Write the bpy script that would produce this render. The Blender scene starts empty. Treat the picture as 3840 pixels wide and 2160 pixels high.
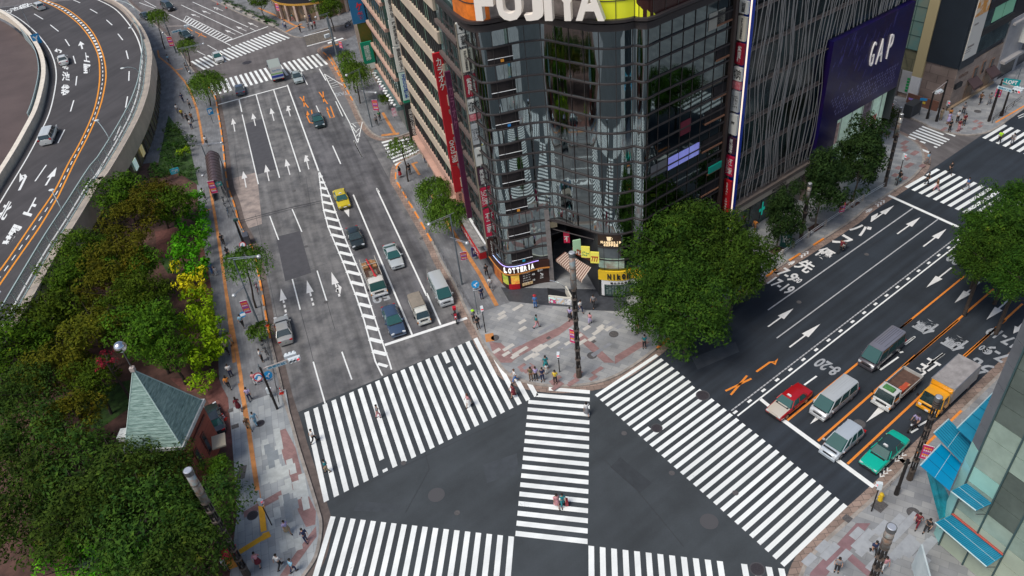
import bpy,bmesh,math,random
from mathutils import Vector,Matrix
random.seed(7)
S=bpy.context.scene
C=S.collection
R=math.radians
PI=math.pi
# ---------------------------------------------------------------- camera, world, sun, exposure
CH=54.0
FPX=2873.18
_p,_r=R(38.3696),R(7.0215)
DN=Vector((math.sin(_r)*math.cos(_p),math.cos(_r)*math.cos(_p),math.sin(_p)))
FW=(Vector((0,0,1))-DN*DN.z).normalized()
RT=DN.cross(FW)
def w_of(v):
 return Vector((v.dot(RT),v.dot(FW),-v.dot(DN)))
cam=bpy.data.objects.new('camera',bpy.data.cameras.new('camera'))
C.objects.link(cam)
cx,cy,cz=w_of(Vector((1,0,0))),w_of(Vector((0,1,0))),w_of(Vector((0,0,1)))
M=Matrix((cx,-cy,-cz)).transposed().to_4x4()
M.translation=Vector((0,0,CH))
cam.matrix_world=M
cam.data.sensor_width=36
cam.data.lens=FPX/3840*36
cam.data.clip_end=2000
cam.data.clip_start=0.5
S.camera=cam
wd=bpy.data.worlds.new('World')
S.world=wd
wd.use_nodes=True
nt=wd.node_tree
sky=nt.nodes.new('ShaderNodeTexSky')
sky.sky_type='NISHITA'
sky.sun_disc=False
SUN_EL,SUN_AZ=58,235
sky.sun_elevation=R(SUN_EL)
sky.sun_rotation=R(SUN_AZ)
sky.dust_density=3.0
sky.air_density=1.0
sky.ozone_density=1.5
nt.links.new(sky.outputs[0],nt.nodes['Background'].inputs[0])
nt.nodes['Background'].inputs[1].default_value=0.09
sun=bpy.data.objects.new('sun',bpy.data.lights.new('sun','SUN'))
C.objects.link(sun)
sun.data.energy=1.9
sun.data.angle=R(24)
sun.data.color=(1.0,0.95,0.88)
sd=Vector((math.sin(R(SUN_AZ))*math.cos(R(SUN_EL)),math.cos(R(SUN_AZ))*math.cos(R(SUN_EL)),math.sin(R(SUN_EL))))
sun.rotation_euler=sd.to_track_quat('Z','Y').to_euler()
S.view_settings.view_transform='Standard'
S.view_settings.look='None'
S.view_settings.exposure=0.40
S.view_settings.gamma=1.0
S.render.engine='CYCLES'
S.cycles.max_bounces=6
S.cycles.glossy_bounces=3
S.cycles.diffuse_bounces=2
# ---------------------------------------------------------------- survey: image measurements to ground positions
K=dict(f=(0,0,1.4907),c1=(0,0,.4969),c2=(640,0,.4969),c3=(1280,0,.4969),c4=(2080,0,.4969),c5=(2880,0,.4969),d1=(0,640,.4969),d2=(640,640,.4969),d3=(1600,640,.4969),d4=(2240,640,.4969),d5=(2880,640,.4969),e1=(0,1200,.6627),e2=(800,1440,.4969),e3=(1600,1300,.5937),e4=(2300,1200,.6623),e5=(2880,1200,.6625),g1=(2400,300,.2588),g2=(1860,780,.2622),g3=(1560,640,.2761),g4=(1100,0,.1553),g5=(3340,220,.2588),g6=(0,1660,.3727),g7=(780,1100,.3175),h1=(1700,0,.4141),h2=(1700,500,.4141),h3=(2300,0,.552),h4=(1300,0,.552),h5=(3240,0,.3106),h6=(3400,1450,.49),q=(0,0,1))
def W(k,x,y,z=0.0):
 a=K[k]
 v=Vector((a[0]+x*a[2]-1920,a[1]+y*a[2]-1080,FPX))
 t=(CH-z)/v.dot(DN)
 return Vector((v.dot(RT)*t,v.dot(FW)*t,z))
def PX(w):
 c=RT*w.x+FW*w.y+DN*(CH-w.z)
 return(1920+FPX*c.x/c.z,1080+FPX*c.y/c.z)
def height(base,k,x,y):
 """height of the feature seen at (x, y) standing above the ground point base"""
 ty=K[k][1]+y*K[k][2]
 lo,hi=0.0,50.0
 for _ in range(40):
  m=(lo+hi)/2
  if PX(Vector((base.x,base.y,m)))[1]>ty:lo=m
  else:hi=m
 return lo
def ang(a,b):
 return math.atan2(b.y-a.y,b.x-a.x)
 # ---------------------------------------------------------------- materials
MT={}
def mat(name,col,rough=0.7,metal=0.0,spec=0.5,var=0.0,scale=3.0,bump=0.0,bscale=40.0,emit=0.0,alpha=1.0,col2=None,stretch=None,trans=0.0,objrand=0.0,coat=0.0,lo=0.35,hi=0.65):
 if name in MT:return MT[name]
 m=bpy.data.materials.new(name)
 MT[name]=m
 m.use_nodes=True
 n=m.node_tree;b=n.nodes['Principled BSDF']
 col=tuple(col[:3])+(1,)
 b.inputs['Base Color'].default_value=col
 b.inputs['Roughness'].default_value=rough
 b.inputs['Metallic'].default_value=metal
 b.inputs['Specular IOR Level'].default_value=spec
 if coat:b.inputs['Coat Weight'].default_value=coat;b.inputs['Coat Roughness'].default_value=0.05
 if trans:b.inputs['Transmission Weight'].default_value=trans
 if alpha<1:b.inputs['Alpha'].default_value=alpha
 if emit:
  b.inputs['Emission Color'].default_value=col
  b.inputs['Emission Strength'].default_value=emit
 src=None
 if var or col2 is not None:
  tc=n.nodes.new('ShaderNodeTexCoord')
  mp=n.nodes.new('ShaderNodeMapping')
  if stretch:mp.inputs['Scale'].default_value=stretch[:3];
  if stretch and len(stretch)>3:mp.inputs['Rotation'].default_value=(0,0,stretch[3])
  n.links.new(tc.outputs['Object'],mp.inputs[0])
  nz=n.nodes.new('ShaderNodeTexNoise')
  nz.inputs['Scale'].default_value=scale
  nz.inputs['Detail'].default_value=8
  nz.inputs['Roughness'].default_value=0.62
  n.links.new(mp.outputs[0],nz.inputs[0])
  rp=n.nodes.new('ShaderNodeValToRGB')
  rp.color_ramp.elements[0].position=lo
  rp.color_ramp.elements[1].position=hi
  if col2 is None:
   a=tuple(max(0,c*(1-var))for c in col[:3])+(1,);c2=tuple(min(1,c*(1+var))for c in col[:3])+(1,)
  else:
   a=col;c2=tuple(col2[:3])+(1,)
  rp.color_ramp.elements[0].color=a
  rp.color_ramp.elements[1].color=c2
  n.links.new(nz.outputs[0],rp.inputs[0])
  src=rp.outputs[0]
  if objrand:
   oi=n.nodes.new('ShaderNodeObjectInfo')
   hs=n.nodes.new('ShaderNodeHueSaturation')
   mr=n.nodes.new('ShaderNodeMapRange')
   mr.inputs['To Min'].default_value=1-objrand;mr.inputs['To Max'].default_value=1+objrand
   n.links.new(oi.outputs['Random'],mr.inputs[0]);n.links.new(mr.outputs[0],hs.inputs['Value'])
   mr2=n.nodes.new('ShaderNodeMapRange')
   mr2.inputs['To Min'].default_value=0.5-objrand*0.08;mr2.inputs['To Max'].default_value=0.5+objrand*0.06
   n.links.new(oi.outputs['Random'],mr2.inputs[0]);n.links.new(mr2.outputs[0],hs.inputs['Hue'])
   n.links.new(src,hs.inputs['Color']);src=hs.outputs[0]
  n.links.new(src,b.inputs['Base Color'])
 if bump:
  tc2=n.nodes.new('ShaderNodeTexCoord')
  nb=n.nodes.new('ShaderNodeTexNoise');nb.inputs['Scale'].default_value=bscale;nb.inputs['Detail'].default_value=4
  bp=n.nodes.new('ShaderNodeBump');bp.inputs['Strength'].default_value=bump;bp.inputs['Distance'].default_value=0.05
  n.links.new(tc2.outputs['Object'],nb.inputs[0]);n.links.new(nb.outputs[0],bp.inputs['Height']);n.links.new(bp.outputs[0],b.inputs['Normal'])
 return m
def brickmat(name,c1,c2,mortar,scale,bw=0.5,rh=0.25,rot=0.0,msize=0.02,rough=0.8,stain=0.25,wall=False):
 if name in MT:return MT[name]
 m=bpy.data.materials.new(name);MT[name]=m
 m.use_nodes=True
 n=m.node_tree;b=n.nodes['Principled BSDF'];b.inputs['Roughness'].default_value=rough
 tc=n.nodes.new('ShaderNodeTexCoord');mp=n.nodes.new('ShaderNodeMapping')
 mp.inputs['Rotation'].default_value=(R(-90)if wall else 0,0,rot)
 n.links.new(tc.outputs['Object'],mp.inputs[0])
 bt=n.nodes.new('ShaderNodeTexBrick')
 bt.inputs['Color1'].default_value=tuple(c1)+(1,);bt.inputs['Color2'].default_value=tuple(c2)+(1,);bt.inputs['Mortar'].default_value=tuple(mortar)+(1,)
 bt.inputs['Scale'].default_value=scale;bt.inputs['Mortar Size'].default_value=msize
 bt.inputs['Brick Width'].default_value=bw;bt.inputs['Row Height'].default_value=rh
 n.links.new(mp.outputs[0],bt.inputs[0])
 nz=n.nodes.new('ShaderNodeTexNoise');nz.inputs['Scale'].default_value=0.45;nz.inputs['Detail'].default_value=7
 n.links.new(tc.outputs['Object'],nz.inputs[0])
 mr=n.nodes.new('ShaderNodeMapRange');mr.inputs['From Min'].default_value=0.3;mr.inputs['From Max'].default_value=0.7
 mr.inputs['To Min'].default_value=1-stain;mr.inputs['To Max'].default_value=1+stain
 n.links.new(nz.outputs[0],mr.inputs[0])
 vm=n.nodes.new('ShaderNodeVectorMath');vm.operation='SCALE'
 n.links.new(bt.outputs[0],vm.inputs[0]);n.links.new(mr.outputs[0],vm.inputs['Scale'])
 n.links.new(vm.outputs[0],b.inputs['Base Color'])
 return m
def srgb(r,g,b):
 f=lambda c:(c/255/12.92)if c/255<=0.04045 else((c/255+0.055)/1.055)**2.4
 return(f(r),f(g),f(b))
 # ---------------------------------------------------------------- mesh builder
class MB:
 def __init__(s):
  s.v=[];s.f=[];s.mi=[];s.M=Matrix();s.m=0;s.smooth=False
 def at(s,x=0,y=0,z=0,rz=0,rx=0,ry=0):
  s.M=Matrix.Translation((x,y,z))@Matrix.Rotation(rz,4,'Z')@Matrix.Rotation(ry,4,'Y')@Matrix.Rotation(rx,4,'X')
  return s
 def add(s,vs,fs):
  o=len(s.v)
  s.v+=[tuple(s.M@Vector(v))for v in vs]
  s.f+=[tuple(i+o for i in f)for f in fs]
  s.mi+=[s.m]*len(fs)
  return s
 def box(s,cx,cy,cz,sx,sy,sz,rz=0,taper=1.0):
  hx,hy,hz=sx/2,sy/2,sz/2
  c,n=math.cos(rz),math.sin(rz)
  vs=[]
  for z,k in((-hz,1.0),(hz,taper)):
   for x,y in((-hx,-hy),(hx,-hy),(hx,hy),(-hx,hy)):
    x*=k;y*=k
    vs.append((cx+x*c-y*n,cy+x*n+y*c,cz+z))
  return s.add(vs,[(0,3,2,1),(4,5,6,7),(0,1,5,4),(1,2,6,5),(2,3,7,6),(3,0,4,7)])
 def bbox(s,x0,y0,z0,x1,y1,z1):
  return s.box((x0+x1)/2,(y0+y1)/2,(z0+z1)/2,abs(x1-x0),abs(y1-y0),abs(z1-z0))
 def poly(s,pts):
  return s.add(pts,[tuple(range(len(pts)))])
 def prism(s,pts,z0,z1,bottom=True):
  n=len(pts)
  area=sum(pts[i][0]*pts[(i+1)%n][1]-pts[(i+1)%n][0]*pts[i][1]for i in range(n))
  if area<0:pts=list(reversed(pts))
  vs=[(p[0],p[1],z0)for p in pts]+[(p[0],p[1],z1)for p in pts]
  fs=[tuple(range(n,2*n))]+[(i,(i+1)%n,(i+1)%n+n,i+n)for i in range(n)]
  if bottom:fs.append(tuple(reversed(range(n))))
  return s.add(vs,fs)
 def tube(s,p0,p1,r0,r1=None,n=8,caps=True):
  r1=r0 if r1 is None else r1
  p0,p1=Vector(p0),Vector(p1)
  d=(p1-p0)
  if d.length<1e-6:return s
  d.normalize()
  a=d.orthogonal().normalized();b=d.cross(a)
  vs=[]
  for p,r in((p0,r0),(p1,r1)):
   for i in range(n):
    t=2*PI*i/n
    vs.append(tuple(p+a*math.cos(t)*r+b*math.sin(t)*r))
  fs=[(i,(i+1)%n,(i+1)%n+n,i+n)for i in range(n)]
  if caps:fs+=[tuple(reversed(range(n))),tuple(range(n,2*n))]
  return s.add(vs,fs)
 def path(s,pts,r,n=6):
  for a,b in zip(pts[:-1],pts[1:]):s.tube(a,b,r,r,n)
  return s
 def sphere(s,c,r,n=10,m=6,sx=1,sy=1,sz=1):
  vs=[(c[0],c[1],c[2]-r*sz)]
  for j in range(1,m):
   t=PI*j/m-PI/2
   for i in range(n):
    a=2*PI*i/n
    vs.append((c[0]+r*sx*math.cos(t)*math.cos(a),c[1]+r*sy*math.cos(t)*math.sin(a),c[2]+r*sz*math.sin(t)))
  vs.append((c[0],c[1],c[2]+r*sz))
  fs=[(0,1+(i+1)%n,1+i)for i in range(n)]
  for j in range(m-2):
   for i in range(n):
    fs.append((1+j*n+i,1+j*n+(i+1)%n,1+(j+1)*n+(i+1)%n,1+(j+1)*n+i))
  l=len(vs)-1
  fs+=[(l,1+(m-2)*n+i,1+(m-2)*n+(i+1)%n)for i in range(n)]
  return s.add(vs,fs)
 def loft(s,secs,caps=True):
  n=len(secs[0]);vs=[p for c in secs for p in c];fs=[]
  for j in range(len(secs)-1):
   for i in range(n):
    fs.append((j*n+i,j*n+(i+1)%n,(j+1)*n+(i+1)%n,(j+1)*n+i))
  if caps:fs+=[tuple(reversed(range(n))),tuple(range((len(secs)-1)*n,len(secs)*n))]
  return s.add(vs,fs)
 def strip(s,pts,w,z=None,off=0.0):
  """flat ribbon along a ground polyline"""
  P=[Vector((p[0],p[1],0))for p in pts]
  L=[];Rr=[]
  for i,p in enumerate(P):
   a=P[max(i-1,0)];b=P[min(i+1,len(P)-1)]
   d=(b-a).normalized();nn=Vector((-d.y,d.x,0))
   zz=z if z is not None else pts[i][2]
   q=p+nn*(off+w/2);q2=p+nn*(off-w/2)
   L.append((q.x,q.y,zz));Rr.append((q2.x,q2.y,zz))
  for i in range(len(P)-1):
   s.add([Rr[i],Rr[i+1],L[i+1],L[i]],[(0,1,2,3)])
  return s
 def wallstrip(s,pts,z0,z1,t,off=0.0):
  P=[Vector((p[0],p[1],0))for p in pts]
  secs=[]
  for i,p in enumerate(P):
   a=P[max(i-1,0)];b=P[min(i+1,len(P)-1)]
   d=(b-a).normalized();nn=Vector((-d.y,d.x,0))
   q=p+nn*(off+t/2);q2=p+nn*(off-t/2)
   secs.append([(q2.x,q2.y,z0),(q.x,q.y,z0),(q.x,q.y,z1),(q2.x,q2.y,z1)])
  return s.loft(secs)
 def build(s,name,mats,parent=None,smooth=None):
  me=bpy.data.meshes.new(name)
  me.from_pydata(s.v,[],s.f)
  if not isinstance(mats,(list,tuple)):mats=[mats]
  for m in mats:me.materials.append(m)
  if len(mats)>1:me.polygons.foreach_set('material_index',s.mi)
  if s.smooth or smooth:
   me.polygons.foreach_set('use_smooth',[True]*len(me.polygons))
  me.update()
  o=bpy.data.objects.new(name,me)
  C.objects.link(o)
  if parent is not None:o.parent=parent
  return o
def smooth_by_angle(o,a=35):
 me=o.data
 me.polygons.foreach_set('use_smooth',[True]*len(me.polygons))
 try:me.set_sharp_from_angle(angle=R(a))
 except Exception:pass
 return o
def tag(o,label=None,cat=None,group=None,kind=None):
 if label:o['label']=label
 if cat:o['category']=cat
 if group:o['group']=group
 if kind:o['kind']=kind
 return o
def thing(name,label,cat,loc=(0,0,0),rz=0.0,group=None):
 o=bpy.data.objects.new(name,None);C.objects.link(o)
 o.location=loc;o.rotation_euler=(0,0,rz)
 o.empty_display_size=0.2
 return tag(o,label,cat,group)
KIDS={}
def dup(root,loc,rz,label=None,group=None,sc=None):
 r=root.copy();C.objects.link(r);r.location=loc;r.rotation_euler=(0,0,rz)
 if sc:r.scale=(sc if isinstance(sc,tuple)else(sc,sc,sc))
 if label:r['label']=label
 if group:r['group']=group
 for ch in list(root.children):
  c=ch.copy();C.objects.link(c);c.parent=r
  for g in list(ch.children):
   d=g.copy();C.objects.link(d);d.parent=c
 return r
def struct(o):o['kind']='structure';return o
# ---------------------------------------------------------------- text
TXT={}
def text_mesh(s,bold=0.0,ext=0.0,vertical=False,shear=0.0):
 key=(s,bold,ext,vertical,shear)
 if key in TXT:return TXT[key]
 cu=bpy.data.curves.new('t','FONT')
 cu.body='\n'.join(s)if vertical else s
 cu.align_x='CENTER'
 cu.offset=bold;cu.extrude=ext;cu.resolution_u=3;cu.shear=shear
 if vertical:cu.space_line=0.95
 o=bpy.data.objects.new('t',cu);C.objects.link(o)
 bpy.context.view_layer.update()
 me=bpy.data.meshes.new_from_object(o.evaluated_get(bpy.context.evaluated_depsgraph_get()))
 bpy.data.objects.remove(o)
 vs=[v.co.copy()for v in me.vertices];fs=[tuple(p.vertices)for p in me.polygons]
 xs=[v.x for v in vs]or[0];ys=[v.y for v in vs]or[0]
 x0,x1,y0,y1=min(xs),max(xs),min(ys),max(ys)
 # centre on the origin, unit box -0.5..0.5
 vs=[Vector(((v.x-(x0+x1)/2)/max(x1-x0,1e-4),(v.y-(y0+y1)/2)/max(y1-y0,1e-4),v.z))for v in vs]
 bpy.data.meshes.remove(me)
 TXT[key]=(vs,fs,(x1-x0)/max(y1-y0,1e-4))
 return TXT[key]
def put_text(mb,s,c,ex,ey,w=None,h=1.0,bold=0.0,ext=0.0,depth=0.0,vertical=False,shear=0.0):
 """text centred at c, ex = reading direction, ey = up direction of the letters"""
 vs,fs,asp=text_mesh(s,bold,ext,vertical,shear)
 ex=Vector(ex).normalized();ey=Vector(ey).normalized();ez=ex.cross(ey)
 if w is None:w=h*asp
 c=Vector(c)
 mb.add([tuple(c+ex*(v.x*w)+ey*(v.y*h)+ez*(v.z*(depth/max(ext,1e-4)if ext else 0)))for v in vs],fs)
 # ================================================================ GROUND, ROADS, PAVEMENTS
asph_new=mat('asphalt_new',(0.042,0.050,0.056),0.85,var=0.16,scale=0.22,bump=0.15,bscale=60)
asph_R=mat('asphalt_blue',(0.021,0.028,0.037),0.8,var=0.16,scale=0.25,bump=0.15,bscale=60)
asph_old=mat('asphalt_old',(0.085,0.086,0.090),0.85,col2=(0.185,0.182,0.18),scale=0.5,bump=0.2,bscale=50,stretch=(1,1,1))
asph_top=mat('asphalt_top',(0.105,0.095,0.094),0.85,col2=(0.155,0.143,0.14),scale=0.35)
asph_patch=mat('asphalt_patch',(0.070,0.070,0.078),0.85,var=0.12,scale=1.2)
asph_pale=mat('asphalt_pale',(0.20,0.17,0.16),0.85,col2=(0.40,0.33,0.29),scale=0.8)
asph_lane=mat('asphalt_lane',(0.068,0.068,0.074),0.85,col2=(0.13,0.128,0.134),scale=0.5)
asph_ex=mat('asphalt_express',(0.060,0.056,0.058),0.85,var=0.18,scale=0.12)
asph_dirt=mat('asphalt_gutter',(0.12,0.095,0.085),0.9,var=0.25,scale=1.2)
paint=mat('road_paint_white',(0.80,0.82,0.80),0.6,var=0.05,scale=2.0)
def wornpaint(name,col,thr=0.42,soft=0.06,scale=9.0,under=(0.05,0.055,0.06)):
 m=mat(name,col,0.6)
 n=m.node_tree;b=n.nodes['Principled BSDF']
 tc=n.nodes.new('ShaderNodeTexCoord');nz=n.nodes.new('ShaderNodeTexNoise')
 nz.inputs['Scale'].default_value=scale;nz.inputs['Detail'].default_value=9;nz.inputs['Roughness'].default_value=0.75
 n2=n.nodes.new('ShaderNodeTexNoise');n2.inputs['Scale'].default_value=0.5;n2.inputs['Detail'].default_value=3
 ad=n.nodes.new('ShaderNodeMath');ad.operation='MULTIPLY_ADD';ad.inputs[1].default_value=0.5
 rp=n.nodes.new('ShaderNodeValToRGB')
 n.links.new(tc.outputs['Object'],nz.inputs[0]);n.links.new(tc.outputs['Object'],n2.inputs[0])
 n.links.new(n2.outputs[0],ad.inputs[0]);n.links.new(nz.outputs[0],ad.inputs[2])
 rp.color_ramp.elements[0].position=thr+0.16;rp.color_ramp.elements[1].position=thr+0.16+soft
 rp.color_ramp.elements[0].color=tuple(under)+(1,);rp.color_ramp.elements[1].color=tuple(col)+(1,)
 n.links.new(ad.outputs[0],rp.inputs[0]);n.links.new(rp.outputs[0],b.inputs['Base Color'])
 return m
paint_zebra=wornpaint('zebra_paint',(0.80,0.83,0.81),0.35,0.06)
paint_worn=wornpaint('worn_paint',(0.62,0.62,0.60),0.40,0.12,under=(0.13,0.125,0.13))
paint_grey=wornpaint('faded_paint',(0.36,0.38,0.40),0.42,0.2,under=(0.10,0.11,0.12))
paint_or=wornpaint('orange_paint',(0.78,0.25,0.03),0.30,0.1,under=(0.12,0.07,0.05))
orange_tact=mat('tactile_orange',(0.52,0.22,0.07),0.8,var=0.2,scale=1.5,bump=0.4,bscale=30)
orange_bright=mat('tactile_yellow',(0.85,0.42,0.02),0.7,var=0.1,scale=1.5,bump=0.4,bscale=30)
LA=R(106.2);RA=R(33.5)
pave_cor=brickmat('paving_corner',(0.22,0.23,0.24),(0.315,0.32,0.315),(0.17,0.18,0.19),1.0,1.2,0.6,RA,0.012,stain=0.22)
pave_left=brickmat('paving_left',(0.26,0.285,0.30),(0.37,0.395,0.40),(0.18,0.19,0.20),1.0,1.2,0.6,-LA+0.05,0.012,stain=0.22)
pave_dark=brickmat('paving_dark',(0.145,0.150,0.158),(0.195,0.20,0.208),(0.12,0.125,0.13),1.0,0.9,0.3,-LA,0.010,stain=0.25)
pave_light=mat('paving_pale_block',(0.44,0.47,0.46),0.8,var=0.12,scale=2)
pave_red=brickmat('paving_red',(0.24,0.14,0.135),(0.30,0.18,0.17),(0.2,0.12,0.11),1.0,0.6,0.3,RA,0.01)
curb_m=mat('kerb_concrete',(0.30,0.27,0.24),0.85,var=0.25,scale=1.5)
curb_br=brickmat('kerb_brown',(0.22,0.16,0.13),(0.30,0.22,0.18),(0.1,0.08,0.07),1.0,0.7,0.5,0,0.02)
concrete=mat('concrete',(0.33,0.31,0.28),0.85,var=0.2,scale=1.0)
soil=mat('park_soil',(0.09,0.045,0.035),0.9,var=0.4,scale=0.8)
brick_red=mat('park_brick_paving',(0.14,0.055,0.045),0.85,var=0.3,scale=2.5)
def streak(m,rot,amt=.25,sx=1.1,sy=.05,patch=.12):
 n=m.node_tree;b=n.nodes['Principled BSDF'];src=b.inputs['Base Color'].links[0].from_socket
 tc=n.nodes.new('ShaderNodeTexCoord');m1=n.nodes.new('ShaderNodeMapping');m1.inputs['Rotation'].default_value=(0,0,-rot)
 m2=n.nodes.new('ShaderNodeMapping');m2.inputs['Scale'].default_value=(sy,sx,1)
 nz=n.nodes.new('ShaderNodeTexNoise');nz.inputs['Scale'].default_value=1;nz.inputs['Detail'].default_value=3
 n3=n.nodes.new('ShaderNodeTexNoise');n3.inputs['Scale'].default_value=7;n3.inputs['Detail'].default_value=8;n3.inputs['Roughness'].default_value=.8
 n.links.new(tc.outputs['Object'],m1.inputs[0]);n.links.new(m1.outputs[0],m2.inputs[0]);n.links.new(m2.outputs[0],nz.inputs[0]);n.links.new(tc.outputs['Object'],n3.inputs[0])
 r1=n.nodes.new('ShaderNodeMapRange');r1.inputs['From Min'].default_value=.35;r1.inputs['From Max'].default_value=.65;r1.inputs['To Min'].default_value=1-amt;r1.inputs['To Max'].default_value=1+amt
 r2=n.nodes.new('ShaderNodeMapRange');r2.inputs['From Min'].default_value=.3;r2.inputs['From Max'].default_value=.7;r2.inputs['To Min'].default_value=1-patch;r2.inputs['To Max'].default_value=1+patch
 n.links.new(nz.outputs[0],r1.inputs[0]);n.links.new(n3.outputs[0],r2.inputs[0])
 mu=n.nodes.new('ShaderNodeMath');mu.operation='MULTIPLY';n.links.new(r1.outputs[0],mu.inputs[0]);n.links.new(r2.outputs[0],mu.inputs[1])
 vm=n.nodes.new('ShaderNodeVectorMath');vm.operation='SCALE';n.links.new(src,vm.inputs[0]);n.links.new(mu.outputs[0],vm.inputs['Scale']);n.links.new(vm.outputs[0],b.inputs['Base Color'])
streak(asph_R,RA,.22);streak(asph_new,RA,.14,.5,.04);streak(asph_old,LA,.22);streak(asph_lane,LA,.30,.9);streak(asph_top,LA,.15);streak(asph_ex,1.2,.12);streak(paint_zebra,RA,.10,.6,.05,.05)
grass_m=mat('lawn',(0.03,0.07,0.012),0.9,var=0.5,scale=2.0)
g=MB();g.poly([(-420,-120,-0.02),(420,-120,-0.02),(420,620,-0.02),(-420,620,-0.02)])
struct(g.build('ground',asph_top))
def sheet(name,pts,m,z):
 b=MB();P=[(p[0],p[1],z)for p in pts]
 a=sum(P[i][0]*P[(i+1)%len(P)][1]-P[(i+1)%len(P)][0]*P[i][1]for i in range(len(P)))
 if a<0:P.reverse()
 b.poly(P)
 return struct(b.build(name,m))
def Ws(k,pts,z=0.0):return[W(k,x,y,z)for x,y in pts]
# intersection and the wide right-hand road: newer dark asphalt
sheet('intersection_road',[(-60,-20),(70,-20),(70,60),(30,62),(12,60),(-2,66),(-6,66)]+Ws('f',[(1195,850),(735,1043)])+[(-60,40)],asph_new,0.0)
rd=Vector((math.cos(RA),math.sin(RA),0));rn=Vector((-rd.y,rd.x,0))
ld=Vector((math.cos(LA),math.sin(LA),0));ln=Vector((-ld.y,ld.x,0))
Rb=W('f',1650,900)
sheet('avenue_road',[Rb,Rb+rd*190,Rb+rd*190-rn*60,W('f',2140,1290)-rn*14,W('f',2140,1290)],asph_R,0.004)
sheet('boulevard_road',Ws('f',[(735,1043),(1193,853),(1130,700),(1000,400),(830,140),(560,235),(540,330),(640,600),(700,850)]),asph_old,0.004)
# darker lanes of oncoming traffic and resurfaced patches
sheet('road_patch',Ws('d2',[(1120,0),(1560,-60),(1810,430),(1930,640),(1932,1200),(1600,1310),(1330,700)]),asph_lane,0.0075)
sheet('road_patch',Ws('c2',[(870,640),(1120,540),(1480,1040),(1700,1449),(1180,1449),(1060,1160)]),asph_lane,0.008)
sheet('road_patch',Ws('d2',[(795,500),(975,455),(1062,770),(865,835)]),asph_patch,0.008)
sheet('road_patch',Ws('c2',[(565,935),(690,895),(800,1275),(650,1320)]),asph_patch,0.008)
sheet('road_patch',Ws('c2',[(470,1345),(650,1300),(690,1690),(520,1745)]),asph_pale,0.008)
sheet('road_patch',Ws('c2',[(1330,870),(1445,905),(1420,1040),(1300,930)]),mat('bay_grey',(0.16,0.16,0.165),0.85,var=0.1,scale=1),0.0092)
sheet('road_patch',Ws('c2',[(1215,665),(1345,640),(1440,905),(1340,935)]),MT['bay_grey'],0.0084)
# tyre-darkened wheel tracks are worn bands of the old surface
def dashes(mb,a,b,w,dash,gap,z=0.014):
 d=b-a;L=d.length;d.normalize();t=0
 while t<L:
  p=a+d*t;q=a+d*min(t+dash,L)
  mb.strip([p,q],w,z);t+=dash+gap
  # ---------------------------------------------------------------- zebra crossings
def zebra(name,A0,A1,B0,B1,n,frac=0.5,skip=(),custom=None,m=None):
 """n stripes between edge line A (A0..A1) and edge line B (B0..B1)"""
 mb=MB();den=n-1+frac
 for i in range(n):
  if i in skip:continue
  t0,t1=i/den,(i+frac)/den
  a,b=A0.lerp(A1,t0),A0.lerp(A1,t1);c,d=B0.lerp(B1,t0),B0.lerp(B1,t1)
  segs=(custom or{}).get(i,[(0,1)])
  for s0,s1 in segs:
   q=[a.lerp(c,s0),b.lerp(d,s0),b.lerp(d,s1),a.lerp(c,s1)]
   # cut long stripes into pieces so that they follow the road
   mb.add([(p.x,p.y,0.014)for p in q],[(0,1,2,3)])
 o=mb.build(name,m or paint_zebra)
 # face up
 if o.data.polygons[0].normal.z<0:o.data.flip_normals()
 return struct(o)
nB0=W('e2',835,895);nB1=W('e3',700,308);nA0=W('e2',686,218)
npit=(W('e3',680,319)-nB0).length
nn=int(round(npit/0.93))+1
sd_=(W('e3',680,319)-nB0).normalized()
sA=(W('f',1193,852)-nA0).normalized()
pit=npit/(nn-1)
def nline(i,off=0.0):return nB0+sd_*(pit*i+off)
zm=MB()
nw_top={}
for i in range(nn):
 b0,b1=nline(i),nline(i,pit*0.5)
 a0=nA0+sA*(pit*i)*((W('f',1193,852)-nA0).length/(W('f',1193,852)-nA0).length);a1=nA0+sA*(pit*i+pit*0.5)
 k=nn-1-i
 f={0:0.30,1:0.48,2:0.66,3:1.0}.get(k,1.0)
 segs=[(0,f)]
 if k==7:segs=[(0,0.78),(0.84,1)]
 if k==5:segs=[(0,0.62),(0.70,1.0)]
 if i==6:segs=[(0.0,0.03),(0.13,1)]
 for s0,s1 in segs:
  q=[b0.lerp(a0,s0),b1.lerp(a1,s0),b1.lerp(a1,s1),b0.lerp(a0,s1)]
  zm.add([(p.x,p.y,0.014)for p in q],[(0,1,2,3)])
o=zm.build('zebra_crossing',paint_zebra);struct(o)
if o.data.polygons[0].normal.z<0:o.data.flip_normals()
# diagonal crossing
dr0,dr1=W('e3',1031,276),W('e3',1016,1248)
dl0,dl1=W('e3',652,245),W('e3',560,1196)
zebra('zebra_crossing',dl0,dl1,dr0,dr1,18,0.5,custom={0:[(0.32,1)],1:[(0.12,1)]})
# right-hand crossing
zebra('zebra_crossing',W('e3',1062,305),W('e4',968,1398),W('e3',1448,47),W('e5',450,1055),30,0.5,custom={8:[(0,0.16),(0.32,1)],9:[(0,1)],7:[(0,0.97)]})
# bottom crossing, both sides of the diagonal
s0=W('e2',885,998);s1=W('e3',552,1201)
bdir=(W('e2',750,1449)-s0).normalized()
n1=int(round(((s1-s0).length)/0.93))+1
zebra('zebra_crossing',s0,s1,s0+bdir*9,s1+bdir*9,n1,0.5)
s2=W('e3',1022,1257);s3=W('e4',968,1409)
n2=int(round(((s3-s2).length)/0.93))+1
zebra('zebra_crossing',s2,s3,s2+bdir*9,s3+bdir*9,n2,0.5,skip=(12,))
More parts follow.
